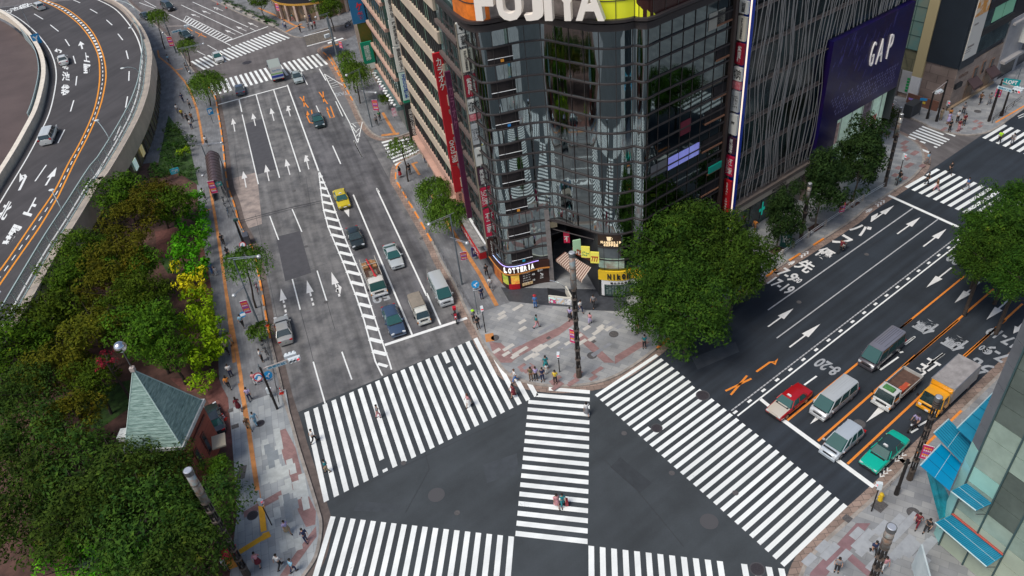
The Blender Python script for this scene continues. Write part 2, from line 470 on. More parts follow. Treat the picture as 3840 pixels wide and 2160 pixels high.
# far crossings
zebra('zebra_crossing',W('c2',780,235),W('c2',150,465),W('c2',900,287),W('c2',250,528),22,0.5)
zebra('zebra_crossing',W('c2',1110,405),W('c2',290,628),W('c2',1190,485),W('c2',325,722),23,0.5)
zebra('zebra_crossing',W('c2',1590,1072),W('c2',1697,1252),W('c2',1780,1022),W('c2',1874,1170),8,0.5,custom={0:[(0,0.4)]})
mb=MB()
for q in([(1158,247),(1200,226),(1212,236),(1165,255)],[(1183,322),(1295,285),(1308,292),(1190,330)],[(1180,302),(1240,280),(1250,288),(1186,310)]):
 mb.add([tuple(W('c2',x,y))[:2]+(0.014,)for x,y in q],[(0,1,2,3)])
struct(mb.build('zebra_crossing',paint_zebra))
zebra('zebra_crossing',W('g5',510,948),W('g5',175,1158),W('g5',945,1118),W('g5',620,1325),8,0.5,custom={1:[(0,.72)],6:[(0.05,.3),(.45,.62),(.9,1)],7:[]})
mb=MB();q=[(370,1300),(393,1280),(568,1350),(550,1370)]
mb.add([tuple(W('g5',x,y))[:2]+(0.014,)for x,y in q],[(0,1,2,3)]);struct(mb.build('zebra_crossing',paint_zebra))
fa,fb=W('c5',1030,1410),W('d5',1500,327)
fdir=(fb-fa).normalized();ft=W('c5',1335,1285)-W('c5',1080,1432)
zebra('zebra_crossing',fa,fa+fdir*26,fa+ft,fa+ft+fdir*26,28,0.5,custom={0:[(0,0.56),(0.62,0.95)]})
fa,fb=W('c5',1616,1040),W('c5',1925,1160)
fdir=(fb-fa).normalized();ft=W('c5',1782,940)-fa
zebra('zebra_crossing',fa,fa+fdir*24,fa+ft,fa+ft+fdir*24,26,0.5)
# more of the same streets outside the picture (seen in the glass)
# ---------------------------------------------------------------- lane lines
def line(mb,k,pts,w=0.15,z=0.014):
 mb.strip(Ws(k,pts),w,z)
L1=MB()  # white lines of the left boulevard, upper part
line(L1,'c2',[(515,745),(537,845)],.2);line(L1,'c2',[(540,865),(662,1390)],.16)
line(L1,'c2',[(645,715),(822,1342)],.18);line(L1,'c2',[(778,680),(978,1297)],.18)
line(L1,'c2',[(358,790),(880,648)],.35)
line(L1,'c2',[(880,640),(1120,1300)],.22)
line(L1,'c2',[(985,548),(1033,640)],.15);line(L1,'c2',[(1098,797),(1122,850)],.15)
line(L1,'c2',[(1122,520),(1172,608)],.2);line(L1,'c2',[(1160,560),(1225,690)],.15);line(L1,'c2',[(1225,690),(1352,930),(1412,1080)],.15)
line(L1,'c2',[(1245,765),(1298,878)],.15);line(L1,'c2',[(1222,1100),(1283,1237)],.18);line(L1,'c2',[(1383,1062),(1446,1193)],.18)
line(L1,'c2',[(1553,1420),(1575,1449)],.16)
line(L1,'d2',[(748,343),(815,522)],.15);line(L1,'d2',[(917,290),(990,462)],.15)
line(L1,'d2',[(918,818),(978,1050)],.15);line(L1,'d2',[(1105,755),(1178,985)],.15)
line(L1,'f',[(788,910),(818,1015)],.15);line(L1,'f',[(860,885),(885,955)],.15)
line(L1,'d2',[(1378,182),(1822,1238)],.2);line(L1,'d2',[(1555,138),(1932,945)],.2)
line(L1,'d3',[(0,925),(105,1163)],.2)
line(L1,'f',[(968,868),(1175,800)],.4)
line(L1,'c3',[(570,1140),(627,1117)],.2);line(L1,'c3',[(95,1065),(158,1192)],.15)
# triangles
line(L1,'c2',[(1160,558),(1302,645),(1218,662)],.13);line(L1,'c2',[(1352,935),(1447,920),(1412,1080)],.13)
for a,b in(((1178,595),(1205,588)),((1188,615),(1225,600)),((1200,635),(1250,620)),((1210,652),(1270,632)),((1365,950),(1385,975)),((1380,975),(1405,1000)),((1392,1000),(1425,970)),((1400,1030),(1428,1000)),((1410,1055),(1430,1025)),((1372,935),(1400,960))):
 line(L1,'c2',[a,b],.12)
struct(L1.build('lane_line',paint))
# hatched median: two edge lines and rungs
mbh=MB()
Lm=Ws('d2',[(1117,5),(1140,200),(1155,300),(1190,430),(1300,690),(1400,950),(1460,1130),(1545,1440)])+Ws('f',[(962,945)])
Rm=Ws('c2',[(1120,1290)])+Ws('d2',[(1200,190),(1320,520),(1440,800),(1600,1300),(1652,1449)])+Ws('f',[(985,930)])
mbh.strip(Lm,.16,.014);mbh.strip(Rm,.16,.014)
rung=[((1127,42),(1150,50)),((1132,85),(1168,92)),((1137,128),(1182,140)),((1140,180),(1200,190)),((1143,235),(1215,248)),((1148,295),(1230,308)),((1160,355),(1250,370)),((1185,418),(1275,435)),((1212,482),(1300,500)),((1238,548),(1325,565)),((1265,615),(1345,635)),((1290,685),(1370,708)),((1320,760),(1395,780)),((1345,840),(1425,858)),((1372,925),(1455,940)),((1405,1005),(1485,1020)),((1432,1090),(1515,1108)),((1465,1178),(1550,1195)),((1495,1270),(1582,1290)),((1525,1362),(1620,1385))]
LPX=[(1117,5),(1140,200),(1155,300),(1190,430),(1300,690),(1400,950),(1460,1130),(1545,1440)]
RPX=[(1126,5),(1200,190),(1320,520),(1440,800),(1600,1300),(1652,1449)]
def xat(P,y):
 for(x0,y0),(x1,y1)in zip(P[:-1],P[1:]):
  if y0<=y<=y1:return x0+(x1-x0)*(y-y0)/(y1-y0)
 return P[-1][0]
for a,b in rung:y1_=a[1]+.26*(xat(RPX,a[1])-xat(LPX,a[1]));mbh.strip(Ws('d2',[(xat(LPX,a[1]),a[1]),(xat(RPX,y1_),y1_)]),.52,.0145)
mbh.strip(Ws('f',[(950,915),(975,922)]),.38,.0145)
struct(mbh.build('hatched_median',paint))
# top road
L2=MB()
line(L2,'c2',[(80,38),(548,260)],.18);line(L2,'c2',[(165,15),(585,205)],.18);line(L2,'c2',[(-10,108),(455,345)],.2)
line(L2,'c2',[(410,318),(735,200)],.35);line(L2,'c2',[(185,378),(262,418)],.16);line(L2,'c2',[(278,340),(350,382)],.16);line(L2,'c2',[(598,212),(640,232)],.15)
line(L2,'c2',[(118,120),(465,290)],.15);line(L2,'c2',[(118,120),(98,158)],.15);line(L2,'c2',[(50,225),(110,255)],.15)
for t in[i/15 for i in range(16)]:
 a=W('c2',140,135).lerp(W('c2',462,292),t);b=W('c2',108,165).lerp(W('c2',412,318),t)
 L2.strip([a,b],.45,.0145)
line(L2,'c1',[(1050,20),(1200,75)],.18);line(L2,'c1',[(1090,5),(1180,55)],.15)
line(L2,'c1',[(900,5),(1010,55)],.15);line(L2,'c1',[(1180,165),(1110,130)],.15)
struct(L2.build('lane_line',paint))
# right avenue
L3=MB()
line(L3,'d5',[(905,185),(1450,432)],.42)
line(L3,'f',[(1970,1057),(2198,1225)],.42)
line(L3,'f',[(1912,1003),(1945,1030)],.35)
L3.strip([W('e4',703,543),W('d5',1500,503)],.15,.014)
a2=W('f',1870,1018)
for t in[i/19 for i in range(20)]:
 p=W('e4',690,522).lerp(W('d5',1435,525),t);L3.strip([p-rd*.25,p+rd*.25],.24,.014)
for k,p0,p1 in(('e5',(205,368),(275,318)),('e5',(775,140),(830,97)),('e5',(635,283),(738,210)),('e5',(745,185),(765,180)),('d5',(1235,1449),(1327,1380)),('d5',(1010,1320),(1108,1252)),('e5',(850,600),(905,570)),('e5',(808,638),(848,615))):
 line(L3,k,[p0,p1],.17)
line(L3,'c5',[(1885,880),(1932,858)],.12);line(L3,'c5',[(1890,893),(1932,875)],.12)
line(L3,'c5',[(755,950),(800,930),(735,895)],.12)
struct(L3.build('lane_line',paint))
L4=MB()
a=W('e4',668,514);b=W('d5',1440,490);dashes(L4,a,b,.13,.38,.07)
line(L4,'d5',[(0,1052),(1092,285)],.15);line(L4,'d5',[(65,1265),(1282,368)],.13)
struct(L4.build('lane_line',mat('paint_line_grey',(0.42,0.43,0.44),0.7,var=0.15,scale=2)))
L5=MB()
line(L5,'d5',[(1490,790),(980,1205)],.18);line(L5,'d5',[(1703,893),(1058,1449)],.2);line(L5,'d5',[(1920,1005),(1435,1449)],.2)
for k,pts in(('e5',[(515,240),(110,568)]),('e5',[(835,200),(283,685)]),('e5',[(900,395),(450,815)])):
 line(L5,k,pts,.2)
line(L5,'e5',[(1080,0),(760,270)],.2);line(L5,'e5',[(1345,0),(1060,245)],.2);line(L5,'e5',[(815,-5),(735,58)],.18)
line(L5,'e4',[(635,402),(782,332)],.2);line(L5,'e4',[(665,424),(757,315)],.2)
line(L5,'e4',[(810,293),(885,240),(915,238)],.2)
L5.add([tuple(W('e4',x,y))[:2]+(.014,)for x,y in((900,245),(933,218),(918,255))],[(0,1,2)])
for pts in([(975,732),(1040,812)],[(1003,725),(1008,805)],[(1120,695),(1185,785)],[(1150,692),(1155,770)],[(1075,930),(1050,925),(1025,870)],[(1062,830),(1075,890)],[(1232,885),(1205,890),(1180,830)],[(1205,800),(1235,885)],[(125,210),(165,235)],[(185,240),(270,282)],[(210,275),(235,250)]):
 line(L5,'c2',pts,.2)
for q in([(1022,880),(1030,835),(1048,865)],[(1175,840),(1178,805),(1195,830)]):
 L5.add([tuple(W('c2',x,y))[:2]+(.014,)for x,y in q],[(0,1,2)])
struct(L5.build('orange_lane_line',paint_or))
# ---------------------------------------------------------------- arrows painted on the road
def arrow(mb,k,tail,tip,hl=0.45,hw=0.42,sw=0.16,z=0.014,zz=0.0,hook=0):
 a,b=W(k,tail[0],tail[1],zz),W(k,tip[0],tip[1],zz)
 d=(b-a);L=d.length;d.normalize();n=Vector((-d.y,d.x,0))
 h=b-d*L*hl
 P=lambda p:(p.x,p.y,z+zz)
 mb.add([P(a-n*sw/2),P(a+n*sw/2),P(h+n*sw/2),P(h-n*sw/2)],[(0,3,2,1)])
 mb.add([P(h-n*hw),P(h+n*hw),P(b)],[(0,2,1)])
 if hook:
  c=h-d*L*0.0;s=hook
  mb.add([P(c-n*s*0.1-d*0.8),P(c-n*s*1.1+d*0.2),P(c-n*s*0.1+d*1.2)],[(0,1,2)])
A1=MB()
for t,p in(((485,993),(467,893)),((640,950),(618,855)),((780,912),(755,815)),((903,878),(880,800)),((900,1320),(868,1200)),((743,1367),(716,1243)),((570,1415),(547,1292)),((1043,1278),(1015,1170))):
 arrow(A1,'c2',t,p)
for t,p in(((355,75),(330,60)),((300,105),(235,80)),((220,130),(150,105)),((395,82),(320,52)),((660,203),(580,168)),((572,235),(492,198)),((488,260),(408,225))):
 arrow(A1,'c2',t,p,hw=.4)
for t,p in(((870,1070),(832,890)),((1078,1018),(1028,828)),((1275,950),(1213,765))):
 a=W('d2',*t);b=W('d2',*p)
 h=a.lerp(b,.45)
 dashes(A1,a,h,.22,.55,.4)
 m_=PX(h)
 arrow(A1,'q',m_,PX(b),hl=.9,hw=.42)
A1.add([tuple(W('d2',x,y))[:2]+(.014,)for x,y in((1255,850),(1290,880),(1280,935),(1268,915),(1245,915),(1250,890),(1270,885))],[(0,6,5,4,3,2,1)])
for q in([(875,800),(905,800),(885,822)],[(1012,1172),(1040,1178),(1020,1200)]):
 A1.add([tuple(W('c2',x,y))[:2]+(.015,)for x,y in q],[(0,1,2)])
arrow(A1,'d2',(1310,250),(1347,350),hl=.6)
struct(A1.build('road_arrow',mat('arrow_white',(0.72,0.72,0.70),0.6,var=0.08,scale=3)))
A2=MB()
for t,p in(((975,478),(1150,352)),((1172,573),(1347,440)),((775,385),(952,262)),((0,1178),(192,1040)),((162,1333),(395,1157)),((1385,732),(1195,882)),((1598,840),(1408,998)),((1832,960),(1648,1125)),((1935,1140),(1850,1230)),((-400,1060),(-380,1045))):
 arrow(A2,'d5',t,p,hl=.5,hw=.38)
arrow(A2,'e5',(700,455),(553,580),hl=.95,hw=.45);arrow(A2,'e5',(330,510),(238,590),hl=.9,hw=.35)
A2.add([tuple(W('d5',x,y))[:2]+(.015,)for x,y in((775,385),(780,345),(830,320),(825,340))],[(0,3,2,1)])
struct(A2.build('road_arrow',MT['arrow_white']))
# ---------------------------------------------------------------- lettering on the road
def groundtext(mb,s,k,c,right,up,w,h,bold=0.02,z=0.014,zz=0.0):
 """right / up: image points that lie to the right of / above the centre as read"""
 P=W(k,c[0],c[1],zz)
 ex=(W(k,right[0],right[1],zz)-P).normalized();ey=(W(k,up[0],up[1],zz)-P)
 ey=Vector((-ex.y,ex.x,0))if ey is None else ey.normalized()
 # keep the up vector from the road direction, letters may lean with the skew of the street
 vs,fs,asp=text_mesh(s,bold)
 if h>1.3 and len(s)==1:w*=.8;h*=.68
 elif len(s)>1:w*=.85;h*=.75
 mb.add([tuple(P+ex*(v.x*w)+ey*(v.y*h)+Vector((0,0,z)))for v in vs],fs)
T1=MB()
up=lambda c:(c[0]+60,c[1]-43)
rt=lambda c:(c[0]+50,c[1]+28)
for ch,c,w,h in(('バ',(700,440),2.3,3.6),('ス',(565,532),2.3,3.4),('優',(430,625),2.2,3.2),('先',(282,720),2.3,3.2),('7-9',(150,785),2.4,2.2),('17-19',(100,868),3.2,2.2),(':30',(222,825),1.0,1.2)):
 groundtext(T1,ch,'d5',c,rt(c),up(c),w,h,0.03)
for c in((845,242),(270,628)):
 for j in range(3):
  p=(c[0]-24+j*22,c[1]+16-j*14)
  T1.strip([W('d5',p[0]-14,p[1]-4),W('d5',p[0]+10,p[1]-6),W('d5',p[0]+8,p[1]+14)],.2,.014)
for c in((765,298),(180,695)):
 line(T1,'d5',[(c[0]-25,c[1]+18),(c[0],c[1]),(c[0]+20,c[1]-12)],.15);line(T1,'d5',[(c[0]-32,c[1]+5),(c[0]+10,c[1]-10)],.12);line(T1,'d5',[(c[0]-5,c[1]+15),(c[0]+20,c[1]-5)],.12)
struct(T1.build('road_lettering',MT['arrow_white']))
T2=MB()
up2=lambda c:(c[0]-60,c[1]+44);rt2=lambda c:(c[0]-50,c[1]-28)
for ch,k,c,w,h in(('8-20','e5',(335,265),2.6,2.0),('20','d5',(1405,668),1.6,2.4),('優','d5',(1190,1175),2.4,3.4),('優','d5',(1410,1300),2.4,3.4),('先','e5',(1195,265),2.3,3.2),('7-9','e5',(1290,190),2.4,2.2),('17-19','e5',(1325,95),3.2,2.2),(':30','e5',(1225,165),1.0,1.2)):
 groundtext(T2,ch,k,c,rt2(c),up2(c),w,h,0.03)
struct(T2.build('road_lettering',mat('lettering_grey',(0.34,0.36,0.38),0.7,var=0.2,scale=3)))
T3=MB()
for ch,k,c,w,h in(('止','e5',(905,262),1.6,3.2),('ヒ','e5',(850,300),1.2,2.0)):
 groundtext(T3,ch,k,c,rt2(c),up2(c),w,h,0.03)
line(T3,'e5',[(905,255),(995,190)],.25)
for c in((750,775),(665,862)):
 for j in range(3):
  p=(c[0]-20+j*20,c[1]+18-j*16)
  line(T3,'e5',[(p[0]-8,p[1]-12),(p[0]-10,p[1]+8),(p[0]+14,p[1]+2)],.14)
struct(T3.build('road_lettering',MT['arrow_white']))
T4=MB()
c=(1290,708);groundtext(T4,'TAXI','c2',c,(1210,722),(1305,745),2.6,2.2,0.03)
c=(1585,955)
for ch,c in(('2',(1545,975)),('0',(1625,955))):
 pass
groundtext(T4,'50','d2',(1590,962),(1540,978),(1612,1010),2.4,1.9,0.03)
struct(T4.build('road_lettering',MT['lettering_grey']))
# worn paint marks under the zebra: manhole covers
def manhole(k,c,r=0.35,z=0.02,m=None,rect=None,rz=0):
 P=W(k,c[0],c[1]);b=MB()
 if rect:b.box(P.x,P.y,z,rect[0],rect[1],0.01,rz)
 else:b.tube((P.x,P.y,z-.006),(P.x,P.y,z+.002),r,r,20);
 o=b.build('manhole_cover',m or iron)
 if not rect:
  b2=MB();b2.tube((P.x,P.y,z-.01),(P.x,P.y,z-.002),r*1.18,r*1.18,20);b2.build('cover_rim',rimm,o)
 return o
iron=mat('iron_cover',(0.035,0.03,0.035),0.6,var=0.3,scale=12,bump=0.5,bscale=60)
rimm=mat('cover_rim',(0.07,0.07,0.075),0.8)
ironl=mat('iron_pale',(0.09,0.085,0.085),0.7,var=0.3,scale=10,bump=0.4,bscale=50)
for k,c,r,z,lab,mm in(('f',(1098,1245),.62,.02,'large round cover alone in the asphalt left of the diagonal crossing',rimm),('f',(1784,1312),.62,.02,'large faint round cover right of the diagonal crossing',rimm),('f',(1768,995),.55,.022,'dark round cover at the upper edge of the right zebra crossing',iron),('f',(1652,1077),.45,.022,'dark round cover cutting into a stripe at the inner edge of the right zebra crossing',iron),('f',(1905,1432),.5,.022,'dark round cover between the bottom zebra stripes near the right corner',iron),('c2',(575,472),.8,.02,'round cover with a pale ring in the far junction between two zebra crossings',iron),('c2',(1335,345),.3,.17,'small cover on the far pavement near the side street',iron),('e2',(358,305),.38,.165,'dark round cover beside the person in a light blue shirt',iron),('e2',(300,1000),.42,.165,'dark round cover left of the pedestrian signal post on the left pavement',iron),('d3',(515,1270),.4,.165,'round cover beside the orange tactile patch at the corner',ironl),('d3',(1412,1242),.42,.165,'round cover on the corner paving near the large tree',ironl),('d3',(1248,1403),.42,.165,'round cover on the corner paving right of the tall lamp column',ironl),('e5',(820,1097),.42,.165,'round cover on the paving by the glass building',ironl),('e5',(517,588),.45,.02,'grey cover in the road between the white minivan and the flatbed truck',ironl),('c5',(1580,848),.4,.165,'round cover on the far right pavement near the pedestrians',ironl),('d4',(1628,380),.35,.165,'round cover on the avenue pavement by the tree pit',ironl)):
 tag(manhole(k,c,r,z,mm),lab,'manhole cover','manhole covers')
for k,c,s,rz,lab in(('e2',(220,673),(.7,1.5),.05,'rectangular framed cover on the left pavement near the hedge'),('d3',(920,1270),(.45,.35),RA,'small dark square cover left of the tall corner lamp column'),('d3',(1262,1298),(.45,.35),RA,'small dark square cover right of the tall corner lamp column'),('e5',(628,1057),(1.1,.9),RA,'dark rectangular cover beside the yellow hydrant near the glass building'),('e5',(447,1130),(.6,.6),RA,'square drain cover in the kerb of the right corner'),('e2',(135,208),(.5,.5),.3,'small oval utility cover on the left pavement, upper of two'),('e2',(168,328),(.7,.55),.3,'small oval utility cover on the left pavement, lower of two')):
 tag(manhole(k,c,z=.165,rect=s,rz=rz,m=ironl),lab,'manhole cover','manhole covers')
random.seed(12)
for nm_,pts_,m_,z_ in(('road_patch',[('f',1215,1170),('f',1300,1140),('f',1305,1190),('f',1225,1215)],1.22,.006),('road_patch',[('f',1560,1150),('f',1640,1215),('f',1610,1240),('f',1535,1175)],.82,.006),('road_patch',[('f',900,1260),('f',1010,1270),('f',1000,1290),('f',890,1285)],1.15,.006),('road_patch',[('f',1740,900),('f',1850,860),('f',1860,885),('f',1755,930)],1.25,.0065)):
 sheet(nm_,[W(*q_)for q_ in pts_],mat('patch_tone_%d'%int(m_*100),tuple(c_*m_ for c_ in(0.040,0.047,0.054)),.85,var=.12,scale=1.5),z_)
for x_,y_,lab_ in((1015,1165,'small lid in the asphalt left of the large round cover'),(1150,1290,'small lid just above the bottom zebra crossing'),(1570,1090,'small lid beside the right edge of the diagonal crossing'),(1690,1190,'small lid in the right triangle of the junction'),(1850,1240,'small lid near the lower end of the right zebra crossing'),(2010,760,'small lid in the avenue lane beside the painted arrow'),(2180,640,'small lid in the avenue near the dotted centre line'),(820,760,'small lid in the left lanes of the boulevard'),(770,620,'small lid beside the dark square patch of the boulevard'),(1060,600,'small lid beside the sports coupe'),(740,480,'small lid above the tar joint')):
 tag(manhole('f',(x_,y_),.22,.018,ironl),lab_,'manhole cover','manhole covers')
 # joints and sealing cracks of the old asphalt
J=MB()
for k,pts,w in(('d2',[(525,378),(700,330),(900,280),(1135,228)],.16),('d2',[(530,392),(700,345),(900,295),(1135,243)],.12),('c2',[(990,752),(1080,735),(1220,700)],.07),('d2',[(980,1060),(1050,1320),(1080,1449)],.05),('d2',[(1180,990),(1240,1200)],.05),('d2',[(925,780),(1180,700)],.04),('f',[(820,1265),(1000,1180),(1300,1040)],.035),('f',[(1480,1120),(1600,1230),(1720,1375)],.035),('f',[(1020,1290),(1080,1180),(1060,1100)],.03),('f',[(1700,870),(1900,930),(1990,1000)],.035),('f',[(2000,720),(2290,560)],.035),('d2',[(640,330),(700,600),(760,900),(800,1100)],.04),('d2',[(1020,40),(1060,300)],.04),('c2',[(480,1100),(520,1400)],.04),('c2',[(900,1000),(980,1380)],.04)):
 line(J,k,pts,w,.012)
struct(J.build('asphalt_joint',mat('tar',(0.03,0.03,0.033),0.6)))
# ---------------------------------------------------------------- pavements
def smoothline(P,n=4):
 out=[]
 for i in range(len(P)-1):
  p0=P[max(i-1,0)];p1=P[i];p2=P[i+1];p3=P[min(i+2,len(P)-1)]
  for j in range(n):
   t=j/n
   out.append(0.5*((2*p1)+(p2-p0)*t+(2*p0-5*p1+4*p2-p3)*t*t+(3*p1-p0-3*p2+p3)*t**3))
 out.append(P[-1]);return out
def pavement(edge,rest,m,brown=True,side=1,kw=.28):
 """edge = kerb line towards the road, rest = the remaining outline"""
 E=smoothline(edge)
 b=MB();b.prism([(p.x,p.y)for p in E+rest],-0.01,.15)
 struct(b.build('pavement',m))
 b=MB();b.wallstrip([(p.x,p.y)for p in E],-0.01,.156,kw,off=-side*0.05)
 struct(b.build('kerb',curb_m))
 b=MB();b.strip(E,.75,.010,off=side*.45)
 struct(b.build('gutter',curb_br if brown else asph_dirt))
 return E
 # left pavement and park side
eL=Ws('e2',[(640,1500),(760,1330),(800,1200),(815,1050),(790,940),(745,790),(690,620),(640,460),(590,280)],.15)+Ws('g7',[(900,1230),(850,1010),(790,760),(735,540),(690,300),(650,60)],.15)+Ws('d2',[(655,740),(620,600),(570,500),(515,390),(478,250)],.15)+Ws('c2',[(425,1380),(400,1150),(382,1000),(355,840),(320,700)],.15)+Ws('c1',[(1480,560),(1380,420),(1240,250),(1110,130),(1000,40),(940,-30)],.15)
EL=pavement(eL,[Vector((-160,215,0)),Vector((-160,0,0)),Vector((-24,0,0))],pave_dark,brown=False,side=-1)
# paler paving near the corner
sheet('paving_area',[p for p in Ws('e2',[(95,200),(330,110),(545,40),(590,280),(640,460),(690,620),(745,790),(785,940),(806,1050),(790,1200),(750,1330),(630,1500),(-120,1500),(140,700)],.154)],pave_left,.154)
sheet('paving_band',Ws('e2',[(475,360),(545,335),(620,480),(700,800),(775,960),(770,1060),(700,1080),(640,960),(600,760),(530,560)],.158),pave_red,.158)
sheet('paving_band',Ws('e2',[(225,965),(610,745),(620,800),(235,1010)],.159),pave_red,.159)
sheet('paving_band',Ws('e2',[(610,1290),(775,1070),(780,1150),(650,1330),(560,1449),(500,1449)],.159),pave_red,.159)
random.seed(3)
zz_=[0.0]
def blocks(k,pts,m,z,ex,w=1.2,h=.6,n=3):
 b=MB()
 ey=Vector((-ex.y,ex.x,0))
 for(x,y)in pts:
  P=W(k,x,y,.15)
  for j in range(n):
   q=P+ex*random.uniform(-1.2,1.2)+ey*h*random.choice((-1,0,1))
   zz_[0]+=.00006;b.box(q.x,q.y,z-.0015+zz_[0],w*random.choice((1,1,1.5)),h*.96,.003,math.atan2(ex.y,ex.x))
 return struct(b.build('paving_blocks',m))
blocks('e2',[(440,420),(450,470),(440,500),(490,640),(540,690),(480,620),(430,680),(560,720),(600,850),(640,890),(480,960),(580,1180),(620,740)],pave_light,.162,ld)
blocks('e2',[(560,900),(620,960),(480,530),(330,880),(420,560)],mat('paving_grey_block',(0.22,0.25,0.27),0.8,var=.1,scale=2),.1625,ld,n=2)
tl=MB();line(tl,'e2',[(205,0),(240,170),(270,350),(300,560),(350,900)],.42,.165)
tl.strip(Ws('g7',[(215,0),(270,300),(335,650),(390,1000),(440,1449)],.15),.36,.1655)
tl.strip(Ws('d2',[(480,1449),(430,1000),(380,640),(340,380),(310,200),(295,100)],.15),.36,.166)
tl.strip(Ws('c2',[(245,1090),(225,960),(200,830),(150,690),(110,620),(40,540),(0,500)],.15),.36,.165)
tl.strip(Ws('c1',[(1290,500),(1200,430),(1190,380)],.15),.36,.166);tl.strip(Ws('c1',[(1320,530),(1380,518)],.15),.3,.166)
tl.strip(Ws('d2',[(205,318),(305,290)],.15),.3,.167)
struct(tl.build('tactile_paving',orange_tact))
ty=MB();line(ty,'e2',[(365,925),(385,1120)],.5,.167);ty.poly([(p.x,p.y,.1675)for p in reversed(Ws('e2',[(370,1130),(420,1112),(437,1150),(372,1185)],.15))]);line(ty,'e2',[(405,1150),(205,1275),(150,1310)],.5,.168)
struct(ty.build('tactile_paving',orange_bright))
# Fujiya corner
eF=Ws('c3',[(640,1135),(500,1195),(430,1240),(413,1290),(412,1360),(450,1420)],.15)+Ws('d3',[(20,500),(100,670),(200,850),(300,1060),(365,1180),(430,1310),(520,1425)],.15)+Ws('e3',[(500,160),(600,212),(700,237),(800,246),(900,246),(1000,238),(1100,218),(1200,180),(1290,128),(1400,50)],.15)+Ws('d4',[(760,1100),(1285,790),(1340,745),(1600,580),(1932,365)],.15)+Ws('d5',[(740,285),(940,155)],.15)+Ws('c5',[(960,1430),(1090,1340),(1160,1260),(1178,1190),(1150,1110),(1080,1050),(980,1000),(860,960),(700,900)],.15)
EF=pavement(eF,[W('c5',500,820),Vector((30,110,0)),Vector((10,120,0)),W('c3',900,1100)],pave_cor,side=-1)
sheet('paving_area',Ws('c3',[(440,1245),(640,1140),(900,1300),(900,1449)],.153)+Ws('d3',[(650,985),(430,1060),(300,1030),(200,840),(100,665),(20,495)],.153)+Ws('c3',[(455,1420),(420,1360)],.153),pave_dark,.153)
sheet('paving_band',Ws('d3',[(640,1350),(1000,1180),(1100,1110),(1110,1160),(1000,1240),(700,1400),(660,1420)],.158),pave_red,.158)
sheet('paving_band',Ws('d3',[(1110,1190),(1180,1230),(1420,1449),(1340,1449),(1130,1260)],.1585),pave_red,.1585)
sheet('paving_band',Ws('d3',[(1420,1400),(1600,1290),(1690,1290),(1420,1460)],.159),pave_red,.159)
sheet('paving_band',Ws('d3',[(470,1290),(560,1300),(680,1410),(640,1449),(560,1449),(500,1380)],.1595),pave_red,.1595)
blocks('d3',[(760,1360),(800,1390),(850,1375),(900,1350),(1070,1300),(560,1340),(620,1400),(1180,1260),(1330,1190),(1250,1190),(1260,1230),(700,1180),(640,1060),(560,1110)],mat('paving_cream_block',(0.50,0.48,0.44),.8,var=.1,scale=2),.162,rd,.9,.45,2)
blocks('e3',[(940,210),(890,185),(980,190),(1050,170),(560,150),(600,175),(880,215)],pave_red,.1625,rd,.9,.45,2)
blocks('d3',[(900,1170),(760,1250),(1300,1330),(1200,1400),(1000,1340),(1400,1180),(820,1440)],mat('paving_dark_block',(0.24,0.25,0.27),.8,var=.1,scale=2),.1623,rd,.9,.45,2)
tl=MB();tl.strip(Ws('d3',[(40,180),(130,350),(260,560),(400,780),(530,1020)],.15),.45,.166)
tl.strip(Ws('c3',[(535,1235),(590,1320)],.15),.35,.166);tl.strip(Ws('c3',[(530,1240),(575,1225)],.15),.45,.167)
tl.strip(Ws('d3',[(470,1230),(480,1290)],.15),.9,.167)
struct(tl.build('tactile_paving',orange_tact))
# dark stone apron in front of the corner building
sheet('stone_apron',Ws('d3',[(560,880),(620,985),(900,1015),(1110,1030),(1200,1050),(1450,1062),(1520,1010),(1480,900)],.156),mat('granite_dark',(0.05,0.055,0.065),.45,var=.2,scale=3),.156)
# block between the two side streets on the left boulevard
eS=Ws('c2',[(1330,295),(1200,335),(1150,355),(1135,378),(1180,420),(1250,530),(1310,640),(1380,770),(1430,880),(1480,960),(1530,1010),(1600,1037),(1700,1032),(1830,990)],.15)
ES=pavement(eS,[Vector((0,140,0)),Vector((-10,175,0))],pave_dark,side=-1)
tl=MB();tl.strip(Ws('c2',[(1155,365),(1210,345),(1290,330)],.15),.8,.167);tl.strip(Ws('c2',[(1200,410),(1260,520),(1310,620)],.15),.35,.167);tl.strip(Ws('c2',[(1600,850),(1640,920),(1690,1005)],.15),.45,.166);tl.strip(Ws('c2',[(1590,1022),(1725,1008)],.15),.7,.168)
struct(tl.build('tactile_paving',orange_tact))
# far block at the top
eT=Ws('c2',[(250,-30),(400,38),(560,115),(700,170),(800,205),(870,245),(930,272),(1000,278),(1090,240),(1200,205),(1330,180)],.15)
pavement(eT,[Vector((-20,190,0)),Vector((-10,300,0)),Vector((-120,300,0))],pave_dark,side=1)
tl=MB();tl.strip(Ws('c2',[(660,60),(800,120),(930,190),(1010,210)],.15),.5,.166);tl.strip(Ws('c2',[(870,240),(930,210),(990,180)],.15),.6,.167)
struct(tl.build('tactile_paving',orange_tact))
# far right corner block
eX=Ws('c5',[(700,690),(800,735),(1000,850),(1150,915),(1250,965),(1400,1003),(1520,1015),(1640,998),(1730,955),(1850,870),(1990,770)],.15)
pavement(eX,[Vector((150,160,0)),Vector((80,190,0)),Vector((50,160,0))],pave_cor,side=1)
blocks('c5',[(1560,945),(1600,930),(1450,975),(1330,950)],pave_red,.1625,rd,.9,.45,2)
blocks('c5',[(1010,1250),(1060,1150),(1100,1260),(1000,1330),(1060,1090),(940,1020),(1110,1190)],pave_red,.1625,rd,.9,.6,2)
